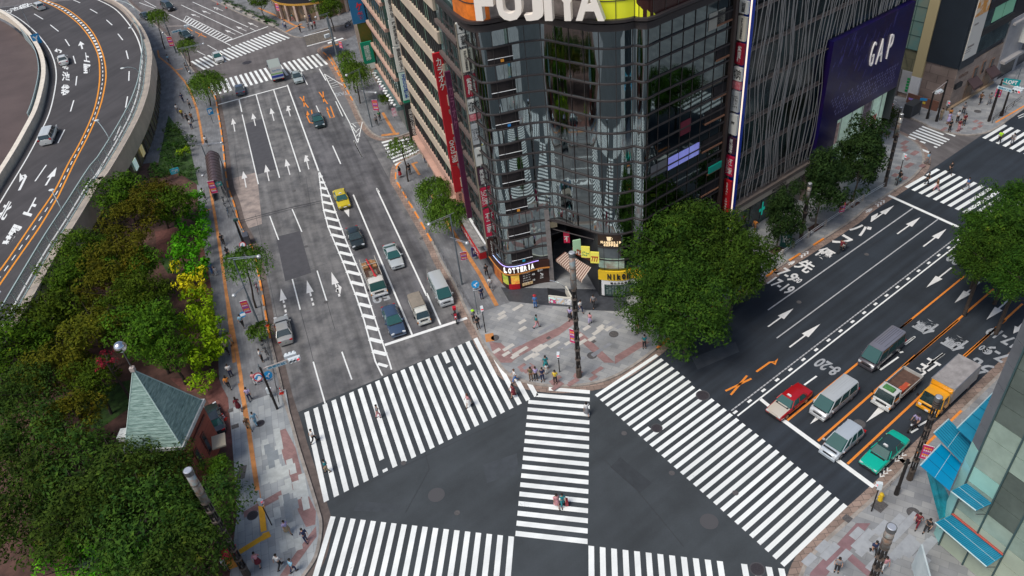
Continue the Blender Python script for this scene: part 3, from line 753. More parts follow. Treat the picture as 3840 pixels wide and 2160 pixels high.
# right bottom corner block
eB=Ws('e5',[(150,1560),(200,1400),(280,1290),(380,1195),(480,1108),(590,1010),(700,905),(800,800),(880,720)],.15)
eB+=[eB[-1]+rd*30,eB[-1]+rd*70]
EB=pavement(eB,[eB[-1]-rn*60,Vector((60,-10,0)),Vector((22,-10,0))],pave_cor,side=1)
sheet('paving_band',Ws('e5',[(240,1430),(500,1150),(580,1150),(460,1310),(620,1449),(560,1449),(420,1330),(330,1449),(235,1449)],.158),mat('paving_mauve',(0.22,0.13,0.14),.8,var=.15,scale=1.5),.158)
blocks('e5',[(560,1350),(540,1240),(620,1200),(700,1290),(860,1250),(420,1420),(300,1360),(760,1180),(900,1350),(780,1340)],mat('paving_midgrey_block',(0.33,0.35,0.37),.8,var=.1,scale=2),.162,rd,1.2,.6,3)
# painted orange kerb stones
def kerbpaint(E,t0,t1,dash,gap,off=0.0,name='orange_kerb'):
 b=MB();L=0;segs=[]
 acc=[0]
 for a,c in zip(E[:-1],E[1:]):acc.append(acc[-1]+(c-a).length)
 def at(s):
  for i in range(len(acc)-1):
   if acc[i+1]>=s:
    f=(s-acc[i])/max(acc[i+1]-acc[i],1e-6);return E[i].lerp(E[i+1],f)
  return E[-1]
 s=acc[-1]*t0
 while s<acc[-1]*t1:
  P=[at(s+dash*j/4)for j in range(5)]
  b.wallstrip([(p.x,p.y)for p in P],.02,.175,.2,off=off);s+=dash+gap
 return struct(b.build(name,mat('orange_kerb',(0.85,0.28,0.04),.6,var=.12,scale=3)))
kerbpaint(EL,.17,.60,2.2,.9)
kerbpaint(EF,.035,.19,1.9,1.0)
kerbpaint(ES,.15,.62,2.0,1.0)
kerbpaint(EF,.52,.71,1.9,2.3)
kerbpaint(EB,.215,.28,2.8,1.4)
ko=MB();ko.strip(Ws('g5',[(1520,925),(1850,735),(1990,655)],.15),.22,.17);struct(ko.build('orange_kerb',MT['orange_kerb']))
# park ground behind the left pavement
park=Ws('d1',[(1480,60),(1500,240),(1515,420),(1540,620),(1575,820),(1600,1050),(1640,1280)],.15)+Ws('e1',[(1240,330),(1290,480),(1315,700),(1330,900),(1340,1100),(1300,1449)],.15)+[Vector((-26,18,0)),Vector((-95,18,0)),Vector((-95,110,0)),W('c1',1180,1230)]
sheet('park_ground',park,soil,.160)
sheet('park_paving',Ws('d1',[(1510,420),(1545,620),(1590,850),(1615,1050),(1650,1280),(1600,1280),(1560,1050),(1520,800),(1495,500)],.165),brick_red,.166)
sheet('park_paving',Ws('d1',[(1170,460),(1340,420),(1360,640),(1190,660)],.165),brick_red,.166)
sheet('park_lawn',Ws('d1',[(1200,665),(1345,650),(1345,740),(1270,780)],.165),grass_m,.167)
sheet('park_paving',Ws('e1',[(960,330),(1230,330),(1290,440),(1315,700),(1290,740),(1160,420),(1040,400)],.165),brick_red,.166)
sheet('park_lawn',Ws('e1',[(450,400),(735,340),(730,500),(560,620),(480,600)],.165),grass_m,.167)
sheet('park_lawn',Ws('c1',[(1270,870),(1180,1300),(1340,1300),(1500,1400),(1430,1100),(1330,950)],.165),grass_m,.167)
# ================================================================ BUILDINGS
class Frame:
 """a facade line: s runs along it, o outwards (to the street), z up"""
 def __init__(f,p,a,out):
  f.p=Vector((p[0],p[1],0));f.u=Vector((math.cos(a),math.sin(a),0))
  f.n=Vector((-f.u.y,f.u.x,0))*out;f.a=a
 def P(f,s,o,z):q=f.p+f.u*s+f.n*o;return Vector((q.x,q.y,z))
 def ray(f,k,x,y):
  a=K[k];return w_of(Vector((a[0]+x*a[2]-1920,a[1]+y*a[2]-1080,FPX)))
 def on(f,k,x,y,o=0.0):
  """(s, z) of the image point on the facade plane moved out by o"""
  d=f.ray(k,x,y);c0=Vector((0,0,CH));q=f.p+f.n*o
  t=(q-c0).dot(f.n)/d.dot(f.n);w=c0+d*t
  return((w-f.p).dot(f.u),w.z)
 def across(f,k,x,y,s):
  """(o, z) of the image point on the plane s = const (boards standing off the wall)"""
  d=f.ray(k,x,y);c0=Vector((0,0,CH));q=f.p+f.u*s
  t=(q-c0).dot(f.u)/d.dot(f.u);w=c0+d*t
  return((w-f.p).dot(f.n),w.z)
 def box(f,mb,s0,s1,o0,o1,z0,z1):
  c=[f.P(s,o,z)for z in(z0,z1)for s,o in((s0,o0),(s1,o0),(s1,o1),(s0,o1))]
  return mb.add([tuple(v)for v in c],[(0,3,2,1),(4,5,6,7),(0,1,5,4),(1,2,6,5),(2,3,7,6),(3,0,4,7)])
 def text(f,mb,s,sc,zc,o,w,h,flip=1,**kw):
  put_text(mb,s,f.P(sc,o,zc),f.u*flip,(0,0,1),w,h,**kw)
FL=Frame((-1.0,68.5),LA,1)
FR=Frame((13.2,63.2),RA,-1)
def fbuild(F,name,m,parent,*boxes):
 b=MB()
 for q in boxes:F.box(b,*q)
 return b.build(name,m,parent)
glass_dark=mat('glass_dark',(0.34,0.40,0.41),0.03,metal=1.0)
glass_green=mat('glass_green',(0.16,0.34,0.28),0.06,metal=0.9,var=0.35,scale=0.35)
glass_win=mat('window_glass',(0.045,0.07,0.07),0.08,spec=0.9,var=0.6,scale=0.4)
glass_black=mat('glass_black',(0.018,0.022,0.024),0.12,spec=0.6,var=0.7,scale=0.3)
steel_dk=mat('steel_dark',(0.055,0.046,0.045),0.5,metal=0.3)
steel_mid=mat('steel_mid',(0.16,0.16,0.16),0.45,metal=0.5)
beige=mat('beige_panel',(0.52,0.43,0.33),0.75,var=0.08,scale=0.6)
beige_dk=mat('beige_shade',(0.20,0.15,0.11),0.8,var=0.15,scale=1)
pinkb=mat('pink_panel',(0.50,0.31,0.24),0.75,var=0.1,scale=0.6)
white_m=mat('white_sign',(0.72,0.72,0.66),0.5)
white_p=mat('white_paint',(0.75,0.76,0.76),0.5,var=0.05,scale=3)
red_s=mat('sign_red',(0.48,0.012,0.02),0.45)
crim_s=mat('sign_crimson',(0.55,0.015,0.06),0.45)
maroon=mat('sign_maroon',(0.16,0.012,0.03),0.5)
plum=mat('sign_plum',(0.06,0.02,0.04),0.5)
blk_s=mat('sign_black',(0.015,0.017,0.02),0.5)
navy_s=mat('sign_navy',(0.03,0.03,0.14),0.45)
blue_s=mat('sign_blue',(0.02,0.16,0.34),0.45)
green_s=mat('sign_green',(0.0,0.24,0.13),0.5)
brown_s=mat('sign_brown',(0.05,0.018,0.012),0.5)
yellow_s=mat('sign_yellow',(0.80,0.52,0.02),0.5)
ink=mat('ink_black',(0.03,0.03,0.03),0.6)
inkblue=mat('ink_blue',(0.02,0.07,0.35),0.6)
lit_white=mat('lit_letters',(0.95,0.95,0.9),0.5,emit=0.55)
lit_warm=mat('lit_interior',(0.85,0.62,0.38),0.6,emit=0.35,var=0.4,scale=1.2)
lit_mint=mat('lit_store',(0.50,0.66,0.52),0.4,emit=0.16,var=0.35,scale=0.5)
dark_in=mat('dark_interior',(0.028,0.022,0.022),0.9)
chrome=mat('chrome',(0.75,0.76,0.78),0.12,metal=1.0)
alu=mat('aluminium',(0.5,0.51,0.52),0.35,metal=0.9)
# ------------------------------------------------ corner building with the wavy curtain wall
crn=thing('corner_building','tall dark building at the corner with a wavy reflecting glass front and big white letters','building',(4,72,0))
def rel(o,root):
 """keep world placement when parented to an Empty that is not at the origin"""
 bpy.context.view_layer.update
 o.matrix_parent_inverse=Matrix.Translation(-Vector(root.location))if abs(root.rotation_euler.z)<1e-6 else(Matrix.Translation(root.location)@Matrix.Rotation(root.rotation_euler.z,4,'Z')).inverted()
 return o
def part(mb,name,m,root,smooth=False,parent=None):
 o=mb.build(name,m,parent or root)
 if parent is None:rel(o,root)
 if smooth:o.data.polygons.foreach_set('use_smooth',[True]*len(o.data.polygons))
 return o
zc=13.55
cpts=[W('h2',x,y,zc)for x,y in[(365,476),(450,487),(560,467),(660,440),(740,425),(860,413),(930,417),(1010,440),(1070,462),(1130,477),(1200,497),(1300,525),(1420,535),(1540,530),(1640,508)]]
Lface=[FL.P(s,0,0)for s in(9.0,6.5,4.0,2.2)]
Rface=[FR.P(s,0,0)for s in(0.9,2.45,4.0,5.55,7.1,8.65,10.2,12.3)]
curve=[Vector((p.x,p.y,0))for p in Lface+cpts+Rface]
def resample(P,step):
 Q=smoothline(P,8);out=[Q[0]];acc=0
 for a,b in zip(Q[:-1],Q[1:]):
  L=(b-a).length
  while acc+L>=step:
   t=(step-acc)/L;a=a.lerp(b,t);out.append(a.copy());L=(b-a).length;acc=0
  acc+=L
 out.append(Q[-1]);return out
CU=resample(curve,0.30)
def curve_index(p):
 return min(range(len(CU)),key=lambda i:(CU[i]-Vector((p.x,p.y,0))).length)
def cnorm(i,PP=None):
 PP=PP or CU
 a=PP[max(i-1,0)];b=PP[min(i+1,len(PP)-1)]
 d=(b-a).normalized();return Vector((d.y,-d.x,0))
iL=curve_index(W('h2',380,480,zc));iA=curve_index(W('h2',795,418,zc));iB=curve_index(W('h2',1310,526,zc));iR=len(CU)-1
ROW=1.63;Z0=8.55
rows=[Z0+ROW*i for i in range(14)]  # up to about 29.4
def curtain(i0,i1,z0,z1,name='glass_band',m=None):
 b=MB();vs=[];fs=[]
 for i in range(i0,i1+1):
  p=CU[i];vs+=[(p.x,p.y,z0),(p.x,p.y,z1)]
 for j in range(i1-i0):fs.append((2*j,2*j+2,2*j+3,2*j+1))
 b.add(vs,fs);b.smooth=True
 return part(b,name,m or glass_dark,crn)
glass_flank_dim=mat('glass_flank_dim',(0.15,0.185,0.19),0.03,metal=1.0)  # darker copy of the front glass, the flank's dimmer reflections put into its colour
iF=curve_index(FR.P(.9,0,0))
for z in rows[:-1]:curtain(0,iF,z,z+ROW);curtain(iF,iR,z,z+ROW,m=glass_flank_dim)
for z in(3.6,5.25,6.9):curtain(0,iA,z,z+1.65);curtain(iB,iR,z,z+1.65,m=glass_flank_dim)
def rail(i0,i1,z,h=.13,t=.14,parent=None,m=steel_dk,name='mullion',off=0.0):
 b=MB();secs=[]
 for i in range(i0,i1+1):
  n=cnorm(i);p=CU[i]+n*off
  secs.append([(p.x-n.x*.02,p.y-n.y*.02,z-h/2),(p.x+n.x*t,p.y+n.y*t,z-h/2),(p.x+n.x*t,p.y+n.y*t,z+h/2),(p.x-n.x*.02,p.y-n.y*.02,z+h/2)])
 b.loft(secs)
 return part(b,name,m,crn)
for z in rows:rail(0,iR,z)
for z in(3.6,5.25,6.9):rail(0,iA,z);rail(iB,iR,z)
b=MB()
for i in range(iL-9*0,iR,5):
 n=cnorm(i);p=CU[i]
 z0=3.6 if(i<=iA or i>=iB)else Z0
 b.tube((p.x+n.x*.04,p.y+n.y*.04,z0),(p.x+n.x*.04,p.y+n.y*.04,rows[-1]),.035,.035,4)
for i in range(0,iL,5):
 n=cnorm(i);p=CU[i];b.tube((p.x+n.x*.04,p.y+n.y*.04,3.6),(p.x+n.x*.04,p.y+n.y*.04,rows[-1]),.035,.035,4)
part(b,'vertical_mullions',steel_dk,crn)
# body behind the glass (roof and hidden sides)
body=[(p.x,p.y)for p in CU[::3]]+[(CU[-1].x,CU[-1].y)]
inset=[]
for i in range(0,len(CU),3):
 n=cnorm(i);inset.append((CU[i].x-n.x*.5,CU[i].y-n.y*.5))
FLp=FL.P(9.2,-14,0);FRp=FR.P(12.4,-14,0)
b=MB();b.prism(inset+[(FR.P(12.2,-8,0).x,FR.P(12.2,-8,0).y),(FL.P(9,-10,0).x,FL.P(9,-10,0).y)],Z0+.15,41.0)
part(b,'core_wall',dark_in,crn)
# open bays with balcony rails, one in every second row beside the round corner
ia=curve_index(W('h2',500,475,zc));ib=curve_index(W('h2',655,441,zc))
ia=int(round(ia/5))*5;ib=max(ib,ia+5)
stuffcol=[mat('crate_orange',(0.75,0.30,0.03),.6),None,mat('tarp_blue',(0.02,0.22,0.6),.6),None,None,MT['crate_orange'],None,mat('cloth_cyan',(0.0,0.35,0.5),.6)]
bays=[26.15+0.0,22.91,19.67,16.43,13.19,9.95+0.0-1.6,5.2]
bays=[rows[11],rows[9],rows[7],rows[5],rows[3],rows[1],6.9,3.6]
sh=0.0
for j,z in enumerate(bays):
 zz=z
 b=MB();secs=[]
 for i in range(ia,ib+1):
  n=cnorm(i);p=CU[i]
  secs.append([(p.x+n.x*.01,p.y+n.y*.01,zz+.08),(p.x+n.x*.03,p.y+n.y*.03,zz+.08),(p.x+n.x*.03,p.y+n.y*.03,zz+ROW-.08),(p.x+n.x*.01,p.y+n.y*.01,zz+ROW-.08)])
 b.loft(secs);bay=part(b,'open_bay',mat('bay_shade',(0.012,0.009,0.009),.9,var=.8,scale=.8),crn)  # flat dark panel, the bay's shaded depth put into its colour
 b=MB();n=cnorm((ia+ib)//2)*.12;p,q=CU[ia]+n,CU[ib]+n
 b.tube((p.x,p.y,zz+.55),(q.x,q.y,zz+.55),.035,.035,6);b.build('bay_rail',white_p,bay)
 if stuffcol[j]is not None:
  r=CU[ia].lerp(CU[ib],.35)+n*.6;b=MB();b.box(r.x,r.y,zz+.38,.55,.08,.45,ang(CU[ia],CU[ib]));b.box(r.x+.5,r.y+.02,zz+.3,.3,.08,.25,ang(CU[ia],CU[ib]))
  b.build('stored_boxes',stuffcol[j],bay)
  # soffit ring and the sign level above it
rail(0,iR,rows[-1]+.35,.6,.55,m=steel_dk,name='soffit_band')
rail(0,iR,rows[-1]+1.0,.25,.9,m=steel_dk,name='sign_ledge')
zs=rows[-1]+1.13
def upper(i0,i1,z0,z1,m,name='sign_panel',off=.55):
 b=MB();vs=[];fs=[]
 for i in range(i0,i1+1):
  n=cnorm(i);p=CU[i]+n*off;vs+=[(p.x,p.y,z0),(p.x,p.y,z1)]
 for j in range(i1-i0):fs.append((2*j,2*j+2,2*j+3,2*j+1))
 b.add(vs,fs);return part(b,name,m,crn,smooth=True)
met=mat('sign_metal',(0.42,0.38,0.36),.3,metal=.8,var=.35,scale=.8)
orp=mat('panel_orange',(0.62,0.16,0.02),.25,emit=.08,var=.25,scale=1.5);yep=mat('panel_yellow',(0.72,0.74,0.03),.3,emit=.12)
brp=mat('panel_brown',(0.045,0.015,0.012),.25);orb=mat('panel_bright_orange',(0.95,0.30,0.01),.3,emit=.1)
i_or=curve_index(W('h1',300,195,zs));i_ye=curve_index(W('h1',1390,210,zs));i_ye2=curve_index(W('h1',1620,215,zs));i_b1=curve_index(W('h1',1745,160,zs));i_b2=curve_index(W('h3',345,10,zs))
for z in(zs,zs+1.5,zs+3.0,zs+4.5,zs+6.0):
 upper(0,max(i_or-14,1),z,z+1.5,glass_green);upper(max(i_or-14,1),i_or+1,z,z+1.5,orp);upper(i_or+1,i_ye-3,z,z+1.5,met)
 d=int((z-zs)/1.5)
 ie=i_b1-3-3*min(d,1);upper(i_ye-3,ie,z,z+1.5,yep)
 upper(ie,i_b2,z,z+1.5,brp)
 upper(i_b2,iR,z,z+1.5,orb if d>=1 else brp)
 if z>zs:rail(0,iR,z,.07,.62,name='panel_rail')
 # yellow wedge running to a point
b=MB()
for i in range(i_b1-3,i_b1+2):
 t=(i-i_b1+3)/5;t1=(i+1-i_b1+3)/5
 n=cnorm(i);p,q=CU[i]+n*.58,CU[i+1]+n*.58
 b.add([(p.x,p.y,zs),(q.x,q.y,zs),(q.x,q.y,zs+1.5*(1-t1)),(p.x,p.y,zs+1.5*(1-t))],[(0,1,2,3)])
part(b,'yellow_wedge',yep,crn)
b=MB()
for i in list(range(i_ye-3,iR,5)):
 n=cnorm(i);p=CU[i]+n*.6;b.tube((p.x,p.y,zs),(p.x,p.y,zs+7.5),.03,.03,4)
part(b,'panel_joints',steel_dk,crn)
# the six big letters
lw0,lw1=W('h1',232,185,zs+.1),W('h1',1385,195,zs+.1)
ex=(lw1-lw0);exn=ex.normalized()
outn=Vector((exn.y,-exn.x,0))
letters=[('F',235,405),('U',432,655),('J',668,845),('I',852,922),('Y',925,1190),('A',1128,1385)]
wht=mat('letter_white',(0.82,0.76,0.68),.45,emit=.05)
side_m=mat('letter_side',(0.32,0.26,0.22),.5)
for ch,xa,xb in letters:
 pa,pb=W('h1',xa,190,zs+.1),W('h1',xb,190,zs+.1)
 c=(pa+pb)/2+outn*.42;wdt=(pb-pa).length
 H_=2.95
 b=MB();put_text(b,ch,Vector((c.x,c.y,zs+.38+H_/2)),exn,(0,0,1),wdt,H_,bold=.035,ext=.1,depth=.35)
 o=part(b,'letter',wht,crn)
 # ground floor, entrance and shop fronts
b=MB()
def cw(b,i0,i1,z0,z1,off=.0,t=.06):
 secs=[]
 for i in range(i0,i1+1):
  n=cnorm(i);p=CU[i]+n*off
  secs.append([(p.x,p.y,z0),(p.x+n.x*t,p.y+n.y*t,z0),(p.x+n.x*t,p.y+n.y*t,z1),(p.x,p.y,z1)])
 b.loft(secs);return b
iLL=curve_index(FL.P(3.4,0,0))
part(cw(MB(),iLL,iA,2.5,3.45,.05,.2),'shop_fascia',brown_s,crn)
part(cw(MB(),iLL,iA,2.35,2.5,.02,.3),'fascia_trim',mat('trim_orange',(0.55,0.22,0.05),.5,emit=.1),crn)
neon=part(cw(MB(),curve_index(FL.P(2.5,0,0)),iA-4,3.47,3.53,.2,.06),'neon_strip',mat('neon',(0.45,0.25,0.85),.5,emit=1.0,col2=(0.1,0.8,0.4),scale=.8),crn)
def curved_text(s,i0,i1,zc_,h,m,name,off,bold=.03,depth=.08):
 """letters set one by one along the curved wall"""
 n=len(s);out=[]
 for j,ch in enumerate(s):
  if ch==' ':continue
  f=i0+(i1-i0)*(j+.5)/n;i=int(f);nn_=(cnorm(i)*(1-f+i)+cnorm(i+1)*(f-i)).normalized();t=Vector((-nn_.y,nn_.x,0));p=CU[i].lerp(CU[i+1],f-i)+nn_*off
  b=MB();wch=(i1-i0)*.30/n*.80
  put_text(b,ch,(p.x,p.y,zc_),t,(0,0,1),wch*(.35 if ch in 'I1li' else 1),h,bold=bold,ext=.02,depth=depth)
  out.append(b)
 m_=MB()
 for b in out:m_.add(b.v,b.f)
 return part(m_,name,m,crn)
iT0=curve_index(W('h2',455,1290,3.0));iT1=curve_index(W('h2',755,1270,3.0))
curved_text('LOTTERIA',iT0-1,iT1+1,3.0,.66,lit_white,'shop_lettering',.28)
part(cw(MB(),iLL,iA,0.15,2.35,0,.05),'shop_window',mat('shop_brown',(0.045,0.022,0.018),.4,var=.4,scale=1.2),crn)
i0=curve_index(W('h2',510,1400,1.2));i1=curve_index(W('h2',605,1400,1.2))
part(cw(MB(),i0,i1,.95,2.1,.06,.04),'menu_poster',mat('poster_food',(0.85,0.55,0.08),.5,emit=.25,col2=(0.75,0.08,0.03),scale=1.4,lo=.45,hi=.55),crn)
part(cw(MB(),i0-1,i1,.2,.92,.06,.05),'counter_front',red_s,crn)
part(cw(MB(),i0-4,i0-1,.8,2.0,.06,.04),'menu_poster',mat('poster_green',(0.25,0.4,0.05),.5,emit=.15,col2=(0.7,0.6,0.1),scale=2),crn)
part(cw(MB(),max(iLL,i0-12),i0-5,.3,2.1,.06,.04),'side_panel',mat('poster_orange',(0.5,0.16,0.03),.5,emit=.12,col2=(0.25,0.06,0.02),scale=1.5),crn)
# menu board with price lettering
i2=curve_index(W('h2',640,1390,1.4));i3=curve_index(W('h2',800,1340,1.6))
b=MB()
for j in range(5):
 i=i2+1;n=cnorm(i+1);t=Vector((-n.y,n.x,0));p=CU[i]+n*.09+t*.25
 put_text(b,('バーガー','セット','ポテト','ドリンク','コーヒー')[j],(p.x,p.y,2.15-j*.33),t,(0,0,1),.9,.17,bold=.02)
for s_,dx,zt,h in(('45',1.35,1.75,.28),('10',1.35,.95,.26),('B1F',2.2,2.05,.32),('7:00',2.3,1.2,.16),('23:00',2.3,.95,.16)):
 n=cnorm(i2+5);t=Vector((-n.y,n.x,0));p=CU[i2]+n*.14+t*dx
 put_text(b,s_,(p.x,p.y,zt),t,(0,0,1),None,h,bold=.03)
n=cnorm(i2+6);t=Vector((-n.y,n.x,0));p=CU[i2]+n*.14+t*2.3
b.add([tuple(p+t*a+Vector((0,0,1.6+c)))for a,c in((-.2,.12),(-.14,.18),(.08,-.04),(.14,.02),(.18,-.18),(-.02,-.14),(.03,-.09))],[(0,5,6),(0,1,2,6),(2,3,4),(6,2,4,5)])
part(b,'menu_lettering',mat('menu_white',(0.8,0.8,0.75),.6,emit=.15),crn)
b=MB();n=cnorm(i2+2);t=Vector((-n.y,n.x,0))
for j in range(4):
 p=CU[i2]+n*.1+t*(.1+.32*j);b.box(p.x,p.y,.65,.28,.05,.35,math.atan2(t.y,t.x))
part(b,'menu_pictures',mat('menu_food',(0.6,0.35,0.12),.6,emit=.15,col2=(0.75,0.7,0.5),scale=6),crn)
# pillar by the entrance
pe=CU[iA];ne=cnorm(iA)
b=MB();b.box(pe.x+.15,pe.y+.1,5.0,.5,.5,9.7,ang(CU[iA-2],CU[iA]));part(b,'pillar',mat('pillar_stone',(0.22,0.20,0.19),.6,var=.15,scale=2),crn)
# entrance recess: dark walls, ceiling, curved stair rail, big sign boards on the slanting side wall
eb=W('d3',1010,880,0);
b=MB();A_=CU[iA];B_=CU[iB]
back=[A_,B_,B_+Vector((-1.2,4.5,0)),B_+Vector((-3.2,9,0)),A_+Vector((1.0,7,0))]
for p,q in((A_,A_+Vector((1.2,7.5,0))),(A_+Vector((1.2,7.5,0)),A_+Vector((3.4,9.5,0)))):
 b.add([(p.x,p.y,.15),(q.x,q.y,.15),(q.x,q.y,Z0),(p.x,p.y,Z0)],[(0,1,2,3)])
part(b,'recess_wall',dark_in,crn)
b=MB();p,q=B_+Vector((-.05,0,0)),A_+Vector((2.6,9.6,0))
b.add([(p.x,p.y,.15),(q.x,q.y,.15),(q.x,q.y,Z0),(p.x,p.y,Z0)],[(0,1,2,3)])
part(b,'recess_wall',mat('recess_grey',(0.03,0.032,0.036),.5,var=.3,scale=.7),crn)
b=MB();b.poly([(v.x,v.y,Z0-.03)for v in(A_,B_,q,A_+Vector((1.2,7.5,0)))]);part(b,'recess_ceiling',dark_in,crn)
wl=(p-q);wu=wl.normalized();wn=Vector((wu.y,-wu.x,0))
if wn.y>0 and wn.x>0:wn=-wn
FW2=Frame(q,math.atan2(wu.y,wu.x),1 if Vector((-wu.y,wu.x,0)).dot(Vector((-1,-1,0)))>0 else-1)
def board(F,k,p0,p1,o,m,parent,name='sign_board',t=.12,root=None):
 s0,z0=F.on(k,p0[0],p0[1],o);s1,z1=F.on(k,p1[0],p1[1],o)
 b=MB();F.box(b,min(s0,s1),max(s0,s1),o-t,o,min(z0,z1),max(z0,z1))
 return part(b,name,m,root or crn),(s0+s1)/2,(z0+z1)/2,abs(s1-s0),abs(z1-z0)
yl=mat('sign_lemon',(0.75,0.68,0.10),.5,emit=.15);gl=mat('sign_palegreen',(0.35,0.55,0.36),.5,emit=.15)
for(p0,p1,m,txt,tm)in(((1000,880),(1055,985),crim_s,'不',white_m),((1080,960),(1150,1050),gl,'',None),((1160,1010),(1238,1120),yl,'メニュー',green_s),((1243,1060),(1322,1170),yl,'777',red_s)):
 pa_,pb_=W('h2',p0[0],p0[1]+55,6.0),W('h2',p1[0],p1[1]-50,6.0);zm_=6.0
 FW2=Frame(pa_,ang(pa_,pb_),-1);s0,s1=0,(pb_-pa_).length
 b=MB();FW2.box(b,s0,s1,.05,.2,zm_-.7,zm_+.7);o=part(b,'sign_board',m,crn)
 if txt:
  b=MB();put_text(b,txt,FW2.P((s0+s1)/2,.23,zm_-.15),FW2.u,(0,0,1),abs(s1-s0)*.8,.7,bold=.03);b.build('board_lettering',tm,o)
sl_=A_.lerp(B_,.12)
b=MB();b.prism([(v.x,v.y)for v in(A_+Vector((.3,.8,0)),A_+Vector((2.2,1.4,0)),A_+Vector((3.6,8.5,0)),A_+Vector((1.3,7.4,0)))],5.9,6.1);part(b,'balcony_slab',mat('slab_dark',(0.06,0.055,0.055),.7),crn)
for i_ in range(9):b=MB();q_=A_+Vector((.5+.25*i_,2.6+.12*i_,0));b.tube((q_.x,q_.y,4.6),(q_.x+.9,q_.y+2.2,5.2),.05,.05,4);part(b,'canopy_slat',mat('slat_dark',(0.05,0.05,0.055),.5),crn)
b=MB();b.box(A_.x+1.0,A_.y+2.2,7.5,1.7,.12,.7,-.5);part(b,'purple_board',maroon,crn)
b=MB();b.box(A_.x+.9,A_.y+1.4,6.9,.8,.1,.7,.1);part(b,'lit_window',mat('lit_beige',(0.5,0.42,0.28),.5,emit=.1),crn)
for z_ in(7.2,8.2):b=MB();b.tube((A_.x+.2,A_.y+.5,z_),(B_.x-.2,B_.y+1.2,z_-.3),.07,.07,5);part(b,'recess_beam',steel_dk,crn)
# striped awning
aw=[W('h2',985,1070,5.0),W('h2',1250,1250,4.4),W('h2',1165,1340,3.4),W('h2',930,1150,3.9)]
aw=[W('h2',1010,1072,4.9),W('h2',1248,1215,4.3),W('h2',1165,1335,3.2),W('h2',928,1140,3.8)]
am=[mat('awning_brown',(0.16,0.07,0.05),.8),mat('awning_cream',(0.52,0.42,0.34),.8)]
b=MB();N=15
for j in range(2*N):
 t0,t1=j/(2*N),(j+1)/(2*N);b.m=j%2
 a,c=aw[0].lerp(aw[1],t0),aw[0].lerp(aw[1],t1);d,e=aw[3].lerp(aw[2],t1),aw[3].lerp(aw[2],t0)
 b.poly([a,c,d,e]);b.poly([e,d,d-Vector((0,0,.3)),e-Vector((0,0,.3))])
b.m=1
part(b,'striped_awning',am,crn)
b=MB();c=(aw[0]+aw[1])/2+Vector((0,.1,.45));b.box(c.x+.5,c.y,c.z+.1,2.6,.08,.75,ang(aw[0],aw[1]));fa_=part(b,'awning_fascia',mat('fascia_rust',(0.20,0.05,0.02),.6),crn)
b=MB();e_=(aw[1]-aw[0]);e_.z=0;e_.normalize();nn2=Vector((e_.y,-e_.x,0));put_text(b,'バーグ',(c.x+.5+nn2.x*.06,c.y+nn2.y*.06,c.z+.1),e_,(0,0,1),1.8,.5,bold=.03);b.build('fascia_lettering',white_m,fa_)
# stair well parapet with posters
sa,sb=W('h2',825,1449,.8),W('d3',1095,985,.8)
sa=W('d3',920,955,.9);sb=W('d3',1098,975,.9)
b=MB();b.wallstrip([(sa.x,sa.y),(sb.x,sb.y)],.15,1.15,.18);b.wallstrip([(sb.x,sb.y),(sb.x-.4,sb.y+2.2)],.15,1.15,.18)
st=part(b,'stair_parapet',mat('parapet_cream',(0.62,0.60,0.52),.6),crn)
sx=(sb-sa);sx.z=0;L_=sx.length;sx.normalize();sn=Vector((sx.y,-sx.x,0))
for j,cc in enumerate(((0.65,0.05,0.2),(0.75,0.55,0.35),(0.35,0.35,0.4))):
 b=MB();c=sa+sx*(L_*(j+.5)/3)+sn*.12;b.box(c.x,c.y,.62,L_/3.5,.04,.75,math.atan2(sx.y,sx.x));b.build('poster',mat('poster_%d'%j,cc,.5,col2=tuple(1-c_*.5 for c_ in cc),scale=2.5,lo=.48,hi=.52),st)
b=MB();pts=[W('g2',x,y,1.3)for x,y in((770,1035),(850,1050),(930,1090),(990,1140),(1020,1180))];b.path([tuple(p)for p in pts],.03,5);part(b,'stair_handrail',chrome,crn)
b=MB();b.poly([(p.x,p.y,.165)for p in(sa,sb,sb+Vector((-.4,2.2,0)),sa+Vector((.1,2.6,0)))]);part(b,'stair_well',blk_s,crn)
# camera shop on the right
i5=iB-1;i6=iR
part(cw(MB(),iB,i6,2.65,3.85,.05,.22),'shop_fascia',yellow_s,crn)
iT2=curve_index(W('h2',1385,1340,3.1));iT3=curve_index(W('h2',1625,1320,3.1))
curved_text('Nikon',iT2,iT3,3.22,.72,blk_s,'shop_lettering',.29,bold=.04)
part(cw(MB(),iB,i6,.15,2.75,0,.05),'shop_window',glass_black,crn)
iD0=curve_index(W('h2',1355,1420,1.5))
part(cw(MB(),iD0,i6,.5,2.4,.08,.1),'display_panel',mat('display_dark',(0.03,0.06,0.055),.4,var=.5,scale=3),crn)
part(cw(MB(),iD0,i6,2.05,2.6,.1,.12),'display_header',white_p,crn)
curved_text('めん八んキラ',iD0+2,iD0+9,2.32,.26,ink,'display_lettering',.24,bold=.02)
b=MB();b2=cw(MB(),iD0,iD0,0,0)
for j in range(9):
 for i in range(iD0+1,min(i6,iD0+12)):
  if random.random()<.8:
   n=cnorm(i);p=CU[i]+n*.2;b.box(p.x,p.y,1.9-j*.14,.22,.02,.025,math.atan2(n.x,-n.y))
part(b,'display_script',mat('script_grey',(0.3,0.36,0.34),.6),crn)
part(cw(MB(),iD0-1,iD0,.5,2.6,.1,.12),'display_edge',white_p,crn)
